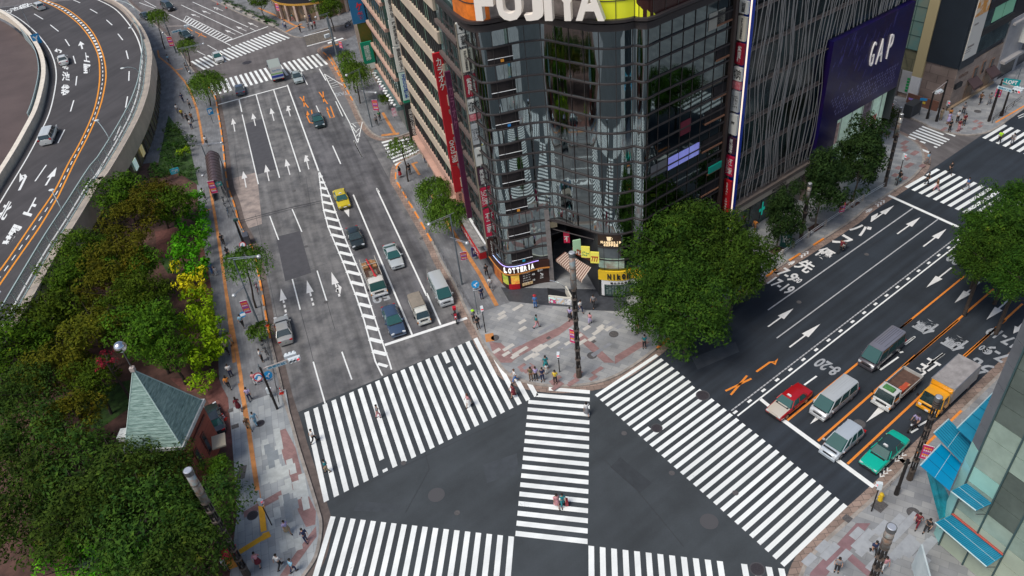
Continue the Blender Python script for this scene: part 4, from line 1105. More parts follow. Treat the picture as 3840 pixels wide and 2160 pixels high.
# second-floor coffee bar
part(cw(MB(),iB,iB+8,7.1,8.45,.06,.05),'cafe_sign',mat('cafe_brown',(0.03,0.016,0.01),.5),crn)
curved_text('HANDDRIP',iB+1,iB+8,7.57,.26,mat('gold_letters',(0.9,0.7,0.42),.5,emit=.35),'cafe_lettering',.14,bold=.03)
curved_text('COFFEE',iB+2,iB+7,7.24,.24,MT['gold_letters'],'cafe_lettering',.14,bold=.03)
b=MB();n=cnorm(iB+4);t=Vector((-n.y,n.x,0));p=CU[iB+4]+n*.16
b.add([tuple(p+t*x+Vector((0,0,7.8+z)))for x,z in((-.28,.5),(-.2,.02),(.14,.02),(.2,.5))],[(0,1,2,3)])
for a in range(8):
 a0,a1=-PI/2+a*PI/8,-PI/2+(a+1)*PI/8;b.tube(p+t*(.2+.14*math.cos(a0))+Vector((0,0,8.08+.15*math.sin(a0))),p+t*(.2+.14*math.cos(a1))+Vector((0,0,8.08+.15*math.sin(a1))),.02,.02,4)
part(b,'cup_emblem',MT['gold_letters'],crn)
part(cw(MB(),iB,iB+9,4.15,5.4,.02,.03),'cafe_window',mat('lit_cafe',(0.42,0.62,0.50),.3,emit=.12,col2=(0.2,0.08,0.05),scale=.9),crn)
part(cw(MB(),iB,iB+7,5.5,7.0,.02,.03),'cafe_blind',mat('blind_grey',(0.10,0.12,0.13),.5,var=.2,scale=1),crn)
# lit screen windows high on the right flank
for j,(a,c,z0,m)in enumerate(((270,365,0,'a'),(368,438,0,'b'),(442,508,0,'b'),(515,580,0,'b'))):
 pass
s0,z0=FR.on('h3',368,1165,.03);s1,z1=FR.on('h3',582,1050,.03)
for j in range(3):
 a,c=s0+(s1-s0)*j/3,s0+(s1-s0)*(j+1)/3
 b=MB();FR.box(b,a+.05,c-.05,.02,.06,z0+.1,z0+1.45);part(b,'lit_screen',mat('screen_blue',(0.22,0.22,0.62),.3,emit=.35,col2=(0.35,0.45,0.85),scale=.6),crn)
s0,z0=FR.on('h3',215,1240,.03);s1,_=FR.on('h3',362,1150,.03)
b=MB();FR.box(b,s0,s1,.02,.04,z0+.1,z0+1.4);part(b,'grey_window',mat('win_grey',(0.17,0.17,0.17),.3),crn)
s0,z0=FR.on('h3',453,930,.03);s1,_=FR.on('h3',523,900,.03);b=MB();FR.box(b,s0,s1,.02,.05,z0+.05,z0+1.5);part(b,'maroon_sign',maroon,crn)
s0,z0=FR.on('h3',645,215,.03);s1,_=FR.on('h3',755,150,.03);b=MB();FR.box(b,s0,s1,.02,.05,z0,z0+1.6);part(b,'pale_blind',mat('blind_pale',(0.40,0.37,0.30),.6),crn)
# balconies at the right end of the flank
for(x,y),col in(((730,1170),'g'),((700,1020),None),((720,830),None),((780,660),None),((800,400),None),((810,160),None),((690,1320),None)):
 s,z=FR.on('h3',x-40,y-15,0)
 b=MB();FR.box(b,s-1.4,12.2,.02,.05,z,z+1.3);bb=part(b,'open_bay',MT['bay_shade'],crn)  # flat panel here too, shade of the open bay painted as colour
 b=MB();FR.box(b,s-1.4,12.2,.05,.16,z-.05,z+.1);b.build('bay_sill',mat('sill_rust',(0.24,0.11,0.06),.7),bb)
 if col:
  b=MB();FR.box(b,s-1.2,s+.9,.08,.22,z+.1,z+.85);b.build('green_banner',mat('banner_green',(0.0,0.33,0.24),.6),bb)
b=MB();FR.box(b,12.3,12.65,-.3,.35,.15,rows[-1]);part(b,'edge_column',mat('bronze',(0.07,0.05,0.045),.5,metal=.4),crn)
b=MB();FR.box(b,12.65,14.4,-1.0,-.8,.15,41);part(b,'recess_wall',blk_s,crn)
b=MB();FR.box(b,2.5,12.4,-9,-1.6,31,41);part(b,'upper_wall',brown_s,crn)
# ------------------------------------------------ stacks of sign boards standing off the walls
def board_stack(F,s,items,root_label,loc,edge=None,kx='h4',lit=None,ow=.95,root=None,group=None,name='sign_column'):
 """items: (kx, top y px, bottom y px, x px, mat, text, textmat, vertical) all on plane s"""
 r=thing(name,root_label,'sign',loc,0,group)
 o_in,o_out=None,None
 for(k,x,y0,y1,m,txt,tm,sz)in items:
  o_,z1=F.across(k,x,y0,s);_,z0=F.across(k,x,y1,s)
  oc=o_ if o_in is None else o_in
  if o_in is None:o_in=o_
  b=MB();F.box(b,s-.14,s+.14,oc-ow/2,oc+ow/2,z0+.04,z1-.04);bd=part(b,'sign_board',m,r)
  if txt:
   for fs,flip in((s-.16,1),):
    b=MB()
    ex=-F.n if F is FL or F.n.x<0 else F.n
    # reading direction to the right as seen from the camera
    c=F.P(fs,oc,(z0+z1)/2)
    view=Vector((-F.P(fs,oc,0).x,-F.P(fs,oc,0).y,0)).normalized()
    ex=F.n if F.n.dot(Vector((1,0,0)))>0 else-F.n
    lines=txt.split('|')
    for li,t in enumerate(lines):
     off=(len(lines)-1)/2-li
     put_text(b,t,c+ex*(off*ow*.42),ex,(0,0,1),ow*sz[0]/len(lines),(z1-z0)*sz[1],bold=.02,vertical=len(t)>1 and sz[2])
    b.build('board_lettering',tm,bd)
 return r,o_in
V=True
r1,oc1=board_stack(FL,1.9,[('h1',62,195,300,white_m,'❖',ink,(.6,.6,0)),('h1',74,300,420,white_m,'岩星',ink,(.55,.75,V)),('h1',98,440,655,mat('board_cream',(0.68,0.64,0.52),.5),'平野谷口法律事務所',ink,(.3,.86,V)),('h1',130,678,880,mat('board_wine',(0.32,0.01,0.03),.5),'紫音樓',white_m,(.5,.75,V)),('h1',158,895,1030,white_m,'肉|切',ink,(.9,.7,V)),('h1',170,1030,1095,mat('board_meat',(0.55,0.05,0.09),.5,col2=(0.7,0.35,0.35),scale=4),'',None,None),('h1',190,1115,1310,mat('board_grey',(0.48,0.50,0.50),.5),'Skin|Define',steel_mid,(.9,.55,V)),('h2',222,125,295,white_m,'肇',ink,(.5,.35,0)),('h2',240,315,470,plum,'星乃珈琲店',white_m,(.5,.85,V)),('h2',270,490,665,crim_s,'不二家|レストラン',white_m,(1.0,.75,V)),('h2',302,680,935,crim_s,'不二家',white_m,(.55,.7,V)),('h2',332,950,1110,brown_s,'LOTTERIA',white_m,(.3,.8,V))],'tall stack of white, wine red and crimson sign boards left of the wavy glass corner',FL.P(1.9,.6,0))
b=MB();FL.box(b,1.9-.17,1.9+.17,oc1+.475,oc1+.55,4.6,29.8);part(b,'edge_frame',mat('frame_brass',(0.38,0.33,0.25),.4,metal=.6),r1)
b=MB();FL.box(b,1.98,2.2,0,oc1-.4,4.6,29.8);part(b,'bracket',steel_dk,r1)
b=MB()
s_=13.75
r2,oc2=board_stack(FR,13.6,[('h3',895,0,95,white_m,'岩星',ink,(.5,.7,V)),('h3',880,107,280,MT['board_cream'],'平野谷口法律事務所',ink,(.3,.86,V)),('h3',865,290,440,MT['board_wine'],'紫音樓',white_m,(.5,.75,V)),('h3',850,452,550,white_m,'肉|切',ink,(.9,.7,V)),('h3',843,550,608,MT['board_meat'],'',None,None),('h3',832,612,760,MT['board_grey'],'Skin|Define',steel_mid,(.9,.55,V)),('h3',815,770,915,white_m,'肇',ink,(.5,.35,0)),('h3',803,930,1045,plum,'星乃珈琲店',white_m,(.5,.85,V)),('h3',790,1055,1195,crim_s,'不二家|レストラン',white_m,(1.0,.75,V)),('h3',770,1215,1440,red_s,'REGAL SHOES',white_m,(.32,.85,V))],'tall stack of sign boards between the curved building and the building with wavy rods',FR.P(13.6,.5,0),ow=.95)
b=MB();FR.box(b,13.45,13.75,oc2-.54,oc2-.49,1.6,32);part(b,'edge_frame',steel_dk,r2)
b=MB();FR.box(b,13.78,14.0,-.8,oc2-.3,1.6,32);part(b,'bracket',steel_dk,r2)
# ------------------------------------------------ building with wavy rods and the navy store front
wv=thing('rod_facade_building','dark glass building covered in wavy pale vertical rods with a navy store panel','building',tuple(FR.P(30,-6,0)))
b=MB();FR.box(b,14.95,44.6,-9,-.1,5.6,41);part(b,'glass_wall',mat('wall_glass_dark',(0.02,0.035,0.035),.15,var=.9,scale=.25,spec=.7),wv)
b=MB();FR.box(b,14.5,14.9,-.6,oc2+.25,2.2,42);part(b,'blue_fin',mat('fin_blue',(0.01,0.05,0.42),.4),wv)
b=MB();FR.box(b,14.38,14.5,oc2+.1,oc2+.2,2.2,42);part(b,'light_line',mat('lit_line',(1.0,0.78,0.6),.5,emit=.9),wv)
random.seed(11)
rodm=mat('rod_pale',(0.27,0.265,0.26),.5,metal=.2)
s=15.1;rid=0
while s<44.4:
 z_lo=5.9 if s<28.4 else 20.4
 ph,ph2=random.uniform(0,6.3),random.uniform(0,6.3);am_=random.uniform(.22,.5);am2=random.uniform(.05,.16)
 base=s
 b=MB();pts=[]
 nz=int((33-z_lo)/.9)+1
 for j in range(nz+1):
  z=z_lo+j*.9
  # neighbouring rods share the slow wave and so run in bundles
  sx_=base+.27*math.sin(z*.42+base*.55+.6*math.sin(base))+am2*math.sin(z*.95+ph)+.12*math.sin(z*.21+ph2)
  pts.append(tuple(FR.P(sx_,.45,z)))
 b.path(pts,.045,4)
 part(b,'facade_rod',rodm,wv);rid+=1
 s+=random.choice((.14,.16,.5,.6,.75,.2))*1.05
for j,z in enumerate([7.6,11.5,15.4,19.3+.0,23.3,27.3,31.2]):
 b=MB();s0=14.95;FR.box(b,s0,44.5 if z>20 else 28.6,.35,.42,z-.06,z+.06);FR.box(b,s0,44.5 if z>20 else 28.6,-.1,.0,z-.25,z+.1);part(b,'floor_rail',mat('rail_brown',(0.20,0.16,0.14),.5,metal=.3),wv)
 # portal at the street
s0,_=FR.on('d4',1050,300,0.6);s1=28.6
pm=mat('portal_stone',(0.17,0.14,0.12),.5,var=.15,scale=1);pm2=mat('portal_light',(0.50,0.45,0.36),.5)
b=MB();FR.box(b,14.95,s1,-.5,.75,5.05,5.5);part(b,'canopy',pm,wv)
b=MB();FR.box(b,15.1,s1-.2,.4,.72,4.35,5.05);fs_=part(b,'canopy_fascia',pm2,wv)
b=MB();put_text(b,'MIZUNO',FR.P(22.5,.75,4.7),FR.u,(0,0,1),2.6,.42,bold=.03,shear=.3);b.build('fascia_lettering',ink,fs_)
b=MB();FR.box(b,28.0,28.6,-.5,.75,.15,5.05);FR.box(b,14.95,15.25,-.5,.75,.15,5.05);part(b,'portal_jamb',pm,wv)
b=MB();FR.box(b,15.25,25.0,-.4,-.1,.15,4.6);part(b,'shop_window',mat('shop_glass_dk',(0.02,0.05,0.05),.12,var=.8,scale=.6,spec=.8),wv)
b=MB();FR.box(b,25.0,28.0,-.4,.2,.15,4.6);part(b,'grey_wall',mat('wall_warmgrey',(0.20,0.18,0.17),.7,var=.1,scale=.8),wv)
b=MB();
for ss in(16.5,18.6,20.7,22.8):FR.box(b,ss,ss+.06,-.1,-.03,.15,4.5)
part(b,'window_bars',steel_mid,wv)
b=MB();FR.box(b,20.4,21.4,-.09,-.05,1.8,2.2);FR.box(b,20.75,21.05,-.09,-.05,1.2,3.0);part(b,'teal_sign',mat('teal_lit',(0.0,0.4,0.3),.5,emit=.3),wv)
b=MB();FR.box(b,15.4,16.2,-.09,-.05,1.4,2.6);part(b,'window_poster',mat('poster_cyan',(0.1,0.35,0.45),.5,emit=.1),wv)
# navy panel
navy=mat('navy_panel',(0.009,0.006,0.085),.3,col2=(0.018,0.006,0.045),scale=.3,spec=.5)
b=MB();FR.box(b,28.7,44.5,.1,.9,9.5,20.1);nv=part(b,'navy_panel',navy,wv)
b=MB();FR.box(b,28.7,32.3,.1,.9,.15,9.5);part(b,'navy_leg',navy,wv)
def gl_on(x,y):return FR.on('c5',x,y,.95)
for ch,xa,ya,xb,yb in(('G',752,520,822,310),('A',806,495,890,283),('P',886,455,955,250)):
 s0,z0=gl_on(xa,ya);s1,z1=gl_on(xb,yb)
 b=MB();put_text(b,ch,FR.P((s0+s1)/2,.95,(z0+z1)/2+.1),FR.u,(0,0,1),abs(s1-s0)*.95,2.9,bold=-.015,ext=.05,depth=.1)
 part(b,'letter',mat('gap_white',(0.85,0.80,0.76),.4,emit=.1),wv)
b=MB();random.seed(5)
for j in range(6):
 for i in range(26):
  s=30.2+i*.55+j*.25;z=12.6-j*.42-(i*.0)
  if s<43.5 and random.random()<.85:
   P0=FR.P(s,.905,z);P1=FR.P(s+.16,.905,z+.26);P2=FR.P(s+.24,.905,z+.26);P3=FR.P(s+.08,.905,z);b.add([tuple(P0),tuple(P3),tuple(P2),tuple(P1)],[(0,1,2,3)])
b.build('light_pattern',mat('pattern_lav',(0.22,0.21,0.42),.5,emit=.15),nv)
b=MB()
for i in range(46):
 s=random.uniform(29,41);z=random.uniform(13.5,19.3);L=random.uniform(.4,1.4)
 b.add([tuple(FR.P(s,.906,z)),tuple(FR.P(s+.05,.906,z)),tuple(FR.P(s+.05+L*.35,.906,z+L)),tuple(FR.P(s+L*.35,.906,z+L))],[(0,1,2,3)])
b.build('light_strokes',mat('stroke_blue',(0.09,0.08,0.30),.5,emit=.1),nv)
b=MB();FR.box(b,32.3,44.3,-.4,.0,.15,9.5);sf=part(b,'store_window',lit_mint,wv)
b=MB()
for ss in(32.4,34.6,36.8,39.0,41.2,43.2):FR.box(b,ss,ss+.08,.0,.08,.15,9.5)
for z in(4.55,9.2):FR.box(b,32.3,44.3,.08,.16,z,z+.12)
b.build('window_bars',alu,sf)
b=MB();FR.box(b,32.3,44.3,.0,.1,4.0,4.5);b.build('floor_band',pm2,sf)
for(s0,s1,z0,z1,cc)in((32.7,34.4,5.4,8.2,(0.35,0.2,0.16)),(39.3,41.0,5.0,9.0,(0.08,0.05,0.06)),(36.0,37.0,1.0,3.4,(0.1,0.12,0.12)),(33.3,34.0,1.0,3.2,(0.12,0.1,0.09)),(41.6,42.8,4.8,6.2,(0.45,0.1,0.08))):
 b=MB();FR.box(b,s0,s1,.02,.06,z0,z1);b.build('store_poster',mat('store_poster_%d'%int(s0*10),cc,.5,emit=.05,col2=tuple(min(1,c*3+.1)for c in cc),scale=1.2),sf)
b=MB();o_,z_=FR.across('c5',458,1138,31.8);FR.box(b,31.7,31.9,.9,1.8,4.6,5.5);part(b,'projecting_sign',navy_s,wv)
b=MB();FR.box(b,44.5,44.6,-9,.9,5,41);part(b,'side_wall',mat('wall_slate',(0.04,0.045,0.05),.5),wv)
for s_,z_,lab in():pass
# ------------------------------------------------ narrow glass building left of the corner
nb=thing('narrow_glass_building','narrow dark green glass building between the red vertical sign and the stack of boards','building',tuple(FL.P(11,-6,0)))
b=MB();FL.box(b,9.1,11.7,-9,-.05,.15,41);part(b,'core_wall',dark_in,nb)
for j in range(9):
 b=MB();FL.box(b,4.0,11.65,-.05,.0,3.6+j*3.4,3.6+(j+1)*3.4-.4);part(b,'glass_band',mat('glass_teal',(0.06,0.15,0.14),.1,metal=.5,var=.7,scale=.4),nb)
 b=MB();FL.box(b,4.0,11.65,.0,.35,3.6+(j+1)*3.4-.4,3.6+(j+1)*3.4);part(b,'floor_slab',mat('slab_brown',(0.12,0.09,0.08),.7),nb)
b=MB()
for ss in(5.0,6.6,8.2,9.8):FL.box(b,ss,ss+.1,0,.12,3.6,33)
part(b,'vertical_mullions',steel_mid,nb)
b=MB();FL.box(b,8.0,8.3,.36,.95,5,23.0);pb=part(b,'purple_sign',mat('sign_purple',(0.09,0.01,0.045),.5),nb)
b=MB();put_text(b,'カラオケ',FL.P(7.98,.65,19),-FL.n,(0,0,1),.45,5,bold=.02,vertical=True);b.build('board_lettering',mat('dim_purple',(0.25,0.08,0.15),.5),pb)
b=MB();FL.box(b,4.2,11.4,.02,.35,2.5,3.5)
part(b,'white_fascia',white_p,nb)
kd=MB();FL.box(kd,4.0,11.5,.36,1.2,1.7,2.6);kk=part(kd,'red_canopy',red_s,nb)
b=MB();put_text(b,'かつまうかつまう',FL.P(7.7,1.22,2.15),-FL.u,(0,0,1),6.5,.6,bold=.04);b.build('canopy_lettering',white_m,kk)
b=MB();FL.box(b,3.9,11.55,.5,1.3,3.45,3.6);FL.box(b,4,11.5,.38,1.1,2.62,2.7);part(b,'canopy_top',mat('canopy_grey',(0.25,0.24,0.23),.7,var=.3,scale=2),nb)
b=MB();FL.box(b,3.9,11.65,-.5,-.05,.15,2.5);part(b,'shop_window',glass_black,nb)
# ------------------------------------------------ beige banded office building
bg=thing('banded_office_building','cream banded office building with ribbon windows and a long red vertical sign','building',tuple(FL.P(26,-7,0)))
b=MB();FL.box(b,11.85,35.3,-14,-.35,.15,41);part(b,'core_wall',beige_dk,bg)
for j in range(10):
 z=3.6+j*3.5
 b=MB();FL.box(b,11.75,35.4,-.3,.25,z,z+1.25);part(b,'spandrel_band',beige if j>0 else pinkb,bg)
 b=MB();FL.box(b,11.85,35.3,-.35,-.02,z+1.25,z+3.5);wn_=part(b,'ribbon_window',glass_win,bg)
 b=MB();ss=12.2
 while ss<35.1:FL.box(b,ss,ss+.12,-.02,.12,z+1.25,z+3.5);ss+=.95
 b.build('window_bars',mat('bars_dk',(0.045,0.04,0.04),.5),wn_)
 b=MB();random.seed(j);ss=12.3
 while ss<35.0:
  if random.random()<.45:FL.box(b,ss+.05,ss+.8,-.02,.0,z+1.35,z+3.3)
  ss+=.95
 b.build('window_blinds',mat('blinds_green',(0.13,0.24,0.17),.5,var=.4,scale=.7),wn_)
b=MB();FL.box(b,11.75,35.4,-.2,.9,2.9,3.3);part(b,'canopy',pinkb,bg)
b=MB();FL.box(b,11.85,35.3,-.3,-.05,.15,2.9);sw=part(b,'shop_window',glass_black,bg)
b=MB()
for ss in(13,16,19,22,25,28,31,34):FL.box(b,ss,ss+.35,-.05,.2,.15,2.9)
b.build('shop_pillars',beige,sw)
b=MB();FL.box(b,35.3,35.4,-14,.2,.15,41);part(b,'end_wall',beige,bg)
# long red sign
rs=thing('vertical_sign','very long red vertical sign with white letters on the cream banded building','sign',tuple(FL.P(12.0,.7,0)))
def vsign(F,s,k,p0,p1,m,root,txts,ow=None,side=None):
 o0,z1=F.across(k,p0[0],p0[1],s);o1,z0=F.across(k,p1[0],p1[1],s)
 oc=(o0+o1)/2
 ow=ow or 1.0
 b=MB();F.box(b,s-.15,s+.15,oc-ow/2,oc+ow/2,z0,z1);bd=part(b,'sign_board',m,root)
 ex=F.n if F.n.x>0 else-F.n
 for txt,f0,f1,tm,wf,vert,rot in txts:
  zt,zb=z1-(z1-z0)*f0,z1-(z1-z0)*f1
  c=F.P(s-.17,oc,(zt+zb)/2);b=MB()
  if rot:put_text(b,txt,c,(0,0,1 if rot>0 else-1),-ex if rot>0 else ex,zt-zb,ow*wf,bold=.02)
  else:put_text(b,txt,c,ex,(0,0,1),ow*wf,zt-zb,bold=.02,vertical=vert)
  b.build('board_lettering',tm,bd)
 return oc,z0,z1
oc,z0,z1=vsign(FL,12.0,'h4',(612,358),(735,1118),red_s,rs,[('カラオケ',.04,.31,white_m,.6,True,0),('BIG ECHO',.76,.97,white_m,.5,False,1)],1.05)
b=MB();FL.box(b,11.85,12.15,oc-.52,oc+.52,z0-3.6,z0-.15);part(b,'sign_board',red_s,rs)
b=MB();FL.box(b,11.85,12.15,oc-.52,oc+.52,z0-5.2,z0-3.7);bd=part(b,'sign_board',mat('board_salmon',(0.75,0.35,0.25),.5),rs)
b=MB();put_text(b,'銀座サ|'.replace('|',''),FL.P(11.83,oc,z0-4.45),-FL.n if FL.n.x<0 else FL.n,(0,0,1),.4,1.2,vertical=True);b.build('board_lettering',ink,bd)
bs=thing('vertical_sign','small navy sign board hanging under the long red sign','sign',tuple(FL.P(11.9,.7,0)))
b=MB();FL.box(b,11.85,12.15,oc-.5,oc+.6,.6+.3,z0-5.5);bd=part(b,'sign_board',navy_s,bs)
b=MB();put_text(b,'銀座店',FL.P(11.83,oc,(z0-4.6)/2),-FL.n if FL.n.x<0 else FL.n,(0,0,1),.5,1.1,vertical=True);b.build('board_lettering',white_m,bd)
ws_=thing('vertical_sign','white and pale vertical sign boards at the far corner of the cream banded building','sign',tuple(FL.P(35.6,.7,0)))
exs=-FL.n if FL.n.x<0 else FL.n
for(k,p0,p1,m,txt,tm,wf)in(('h4',(285,-70),(310,130),white_m,'東都通信',ink,.5),('h4',(315,132),(345,308),white_m,'塚本商事機械',ink,.45),('h4',(345,315),(375,485),white_m,'銀座税理士法人',ink,.4),('h4',(385,490),(415,675),mat('board_mint',(0.55,0.72,0.66),.5),'五百住歯科',inkblue,.65),('h4',(412,680),(418,692),green_s,'',None,0)):
 vsign(FL,35.65,k,p0,p1,m,ws_,[(txt,.06,.94,tm,wf,True,0)]if txt else[],1.3)
sc_=thing('vertical_sign','black vertical sign with white lettering above the side street crossing','sign',tuple(FL.P(35.6,.7,0)))
vsign(FL,35.65,'h4',(425,705),(460,942),blk_s,sc_,[('THE SUIT COMPANY',.12,.9,white_m,.35,False,-1)],1.35)
# ------------------------------------------------ pink-banded glass building across the side street
pk=thing('glass_office_building','green glass office building with salmon floor bands beyond the side street','building',tuple(FL.P(52,-7,0)))
b=MB();FL.box(b,44.2,61,-14,-.3,.15,41);part(b,'core_wall',dark_in,pk)
for j in range(9):
 z=4.6+j*3.75
 b=MB();FL.box(b,44.0,61,-.3,0,z+.5,z+3.75);gb=part(b,'glass_band',glass_green,pk)
 b=MB();ss=44.0
 while ss<61:FL.box(b,ss,ss+.1,0,.1,z+.5,z+3.75);ss+=1.9
 b.build('window_bars',steel_mid,gb)
 b=MB();FL.box(b,43.9,61.1,-.3,.4,z,z+.5);part(b,'floor_band',pinkb,pk)
b=MB();FL.box(b,43.9,44.1,-14,0,.15,40);part(b,'end_wall',mat('end_green',(0.05,0.10,0.08),.4,var=.5,scale=.5),pk)
b=MB();FL.box(b,44.2,61,.0,.9,3.6,4.2);part(b,'canopy',mat('canopy_teal',(0.10,0.16,0.16),.5),pk)
b=MB();FL.box(b,44.2,61,-.3,-.05,.15,3.6);part(b,'shop_window',mat('shop_mix',(0.05,0.07,0.07),.3,emit=.0,col2=(0.28,0.26,0.22),scale=.9),pk)
b=MB();ss=45
for i in range(22):
 p=FL.P(45+i*.68,1.0+.25*(i%2),4.35+.1*(i%3));b.sphere(tuple(p),.26,8,5,sz=.6)
part(b,'round_lamps',white_p,pk)
gsn=thing('vertical_sign','green vertical sign with a white lower part on the salmon banded glass building','sign',tuple(FL.P(60,.7,0)))
o0,z1=FL.across('h4',125,285,61.3);_,z0=FL.across('h4',145,430,61.3);_,z00=FL.across('h4',150,470,61.3)
b=MB();FL.box(b,61.15,61.45,o0-1.0,o0+.9,z0,z1);bd=part(b,'sign_board',green_s,gsn)
b=MB();put_text(b,'銀座証券',FL.P(61.13,o0,(z0+z1)/2),exs,(0,0,1),1.0,(z1-z0)*.7,vertical=True,bold=.01);b.build('board_lettering',white_m,bd)
b=MB();FL.box(b,61.15,61.45,o0-.9,o0+.7,z00,z0-.05);part(b,'sign_board',white_m,gsn)
# karaoke sign and far building
bt=thing('ribbed_tower','beige ribbed building with dark vertical slots at the top edge of the view','building',tuple(FL.P(80,-7,0)))
b=MB();FL.box(b,63.5,80,-14,-.3,.15,41);part(b,'wall',mat('tower_beige',(0.22,0.18,0.15),.8,var=.15,scale=.4),bt)
b=MB()
for i in range(9):FL.box(b,64+i*1.8,64.6+i*1.8,-.3,.25,.15,41)
part(b,'rib',mat('rib_beige',(0.36,0.29,0.23),.8,var=.1,scale=.5),bt)
b=MB();FL.box(b,63.2,63.5,-14,.2,.15,41);part(b,'end_wall',mat('end_dark',(0.05,0.04,0.035),.8),bt)
ks=thing('vertical_sign','blue vertical sign with red characters at the top of the view','sign',tuple(FL.P(62.5,1,0)))
o0,z1=FL.across('h4',60,0,62.3);_,z0=FL.across('h4',95,155,62.3)
b=MB();FL.box(b,62.15,62.45,o0-1.1,o0+1.2,z0,z1+6);bd=part(b,'sign_board',blue_s,ks)
for t,k,x,y in(('ケ','h4',80,42),('館','h4',95,102)):
 o_,z_=FL.across(k,x,y,62.3);b=MB();put_text(b,t,FL.P(62.1,o_,z_),exs,(0,0,1),1.0,1.3,bold=.05);b.build('board_lettering',mat('kred',(0.7,0.03,0.05),.5),bd)
b=MB();FL.box(b,62.2,62.4,o0-1.4,o0+.6,z0-6,z0-.1);part(b,'ivy_panel',mat('ivy_olive',(0.06,0.09,0.01),.8,col2=(0.16,0.10,0.01),scale=.7),ks)
# curved corner shop at the very top
SP=W('c2',985,190,0)
ts=thing('corner_shop','rounded corner shop with a dark fascia, gold band and cream pillars at the top edge','building',tuple(SP+Vector((0,9,0))))
cen=SP+Vector((2.5,11,0));RAD=9.5
arc=[(cen.x+RAD*math.cos(a),cen.y+RAD*math.sin(a))for a in[R(200+i*7)for i in range(21)]]
b=MB();b.prism([(cen.x+(RAD-.6)*math.cos(R(200+i*7)),cen.y+(RAD-.6)*math.sin(R(200+i*7)))for i in range(21)]+[(cen.x+14,cen.y+16),(cen.x-16,cen.y+18)],.15,16);part(b,'wall',mat('shopwall',(0.08,0.06,0.05),.7,col2=(0.30,0.24,0.18),scale=.6),ts)
b=MB();b.wallstrip(arc,4.0,6.2,.3);fz=part(b,'fascia',mat('fascia_char',(0.022,0.022,0.028),.5),ts)
b=MB();b.wallstrip(arc,3.6,4.0,.5);part(b,'gold_band',mat('band_gold',(0.55,0.30,0.05),.5),ts)
b=MB()
for i in range(1,20,2):b.box(arc[i][0],arc[i][1],1.85,.5,.5,3.5,R(200+i*7))
part(b,'pillar',mat('pillar_cream',(0.55,0.42,0.34),.7),ts)
b=MB();b.wallstrip([(cen.x+(RAD-.45)*math.cos(R(200+i*7)),cen.y+(RAD-.45)*math.sin(R(200+i*7)))for i in range(21)],.15,3.6,.1);part(b,'shop_window',mat('shop_lit',(0.30,0.20,0.12),.4,emit=.06,col2=(0.04,0.05,0.05),scale=.8),ts)
b=MB();b.box(arc[12][0],arc[12][1]-.3,5.1,4.2,.25,.9,R(200+12*7+90));part(b,'fascia_sign',white_p,ts)
o2=thing('shop_building','teal and green fronted shop building with bright posters beside the rounded corner shop','building',(cen.x-16,cen.y+2,0))
A_,B_=W('c2',640,-30),W('c2',905,95)
b=MB();b.wallstrip([(A_.x,A_.y+1),(B_.x,B_.y+1)],.15,12,1.0,off=1.0);part(b,'wall',mat('shopwall2',(0.05,0.07,0.06),.6,col2=(0.16,0.26,0.18),scale=.5),o2)
b=MB();b.wallstrip([(A_.x,A_.y+.4),(B_.x,B_.y+.4)],.3,3.2,.2,off=.9);part(b,'shop_window',mat('shop_teal',(0.05,0.22,0.18),.4,emit=.05,col2=(0.4,0.3,0.15),scale=1.1),o2)
b=MB();c=A_.lerp(B_,.85);b.box(c.x,c.y+1.0,2.2,1.8,.2,2.6,ang(A_,B_));part(b,'green_poster',mat('poster_lime',(0.3,0.55,0.25),.5,emit=.1,col2=(.7,.7,.5),scale=2),o2)
# far end blocks behind (closing the view)
# ------------------------------------------------ stone and dark corner building on the far right
xo=W('h5',990,1345,0)
FXL=Frame(xo,ang(xo,W('h5',640,1240,0)),1)  # left wall
FXR=Frame(xo,ang(xo,W('h5',1165,1238,0)),-1)
dk=thing('stone_corner_building','corner building with a brown stone base and a dark upper block carrying a pale banner','building',tuple(xo+Vector((4,6,0))))
stone=brickmat('stone_tiles',(0.20,0.15,0.13),(0.27,0.21,0.18),(0.10,0.08,0.07),1.0,1.4,1.2,0,.02,wall=True)
stone2=brickmat('stone_warm',(0.30,0.225,0.18),(0.36,0.275,0.22),(0.17,0.13,0.10),1.0,1.3,.9,0,.015,wall=True)
sL,zt=FXL.on('h5',1115,830,0);sLb,_=FXL.on('h5',640,1240,0)
zt=max(zt,5);Lw=FXL.on('h5',760,735,0)[0]
b=MB();FXL.box(b,0.02,Lw,-12,0,.15,zt);part(b,'stone_wall',stone,dk)
b=MB();FXL.box(b,0.0,Lw+.05,-12,.12,zt,40);part(b,'dark_block',mat('block_slate',(0.022,0.030,0.040),.4,var=.15,scale=.2),dk)
sE,_=FXR.on('h5',1680,545,0)
FXR.n=FXR.n
b=MB();FXR.box(b,0.02,sE,-8,.02,.15,zt+.0);part(b,'stone_wall',stone2,dk)
b=MB();sB0,zB0=FXR.on('h5',1155,752,.15);sB1,_=FXR.on('h5',1335,670,.15)
b=MB();FXR.box(b,0.05,sB1+.3,.0,.14,zt-.2,40);part(b,'dark_block',MT['block_slate'],dk)
b=MB();FXR.box(b,max(.2,sB0),sB1,.15,.25,zB0,40);bn=part(b,'banner',mat('banner_cream',(0.70,0.66,0.58),.6),dk)
o_=FXR.on('h5',1430,90,.26)
b=MB();FXR.box(b,max(.2,sB0)+.05,sB1-.05,.25,.27,o_[1]-1,o_[1]+5);b.build('food_picture',mat('food_pic',(0.75,0.32,0.06),.5,col2=(0.85,0.75,0.6),scale=1.2,lo=.45,hi=.6),bn)
b=MB()
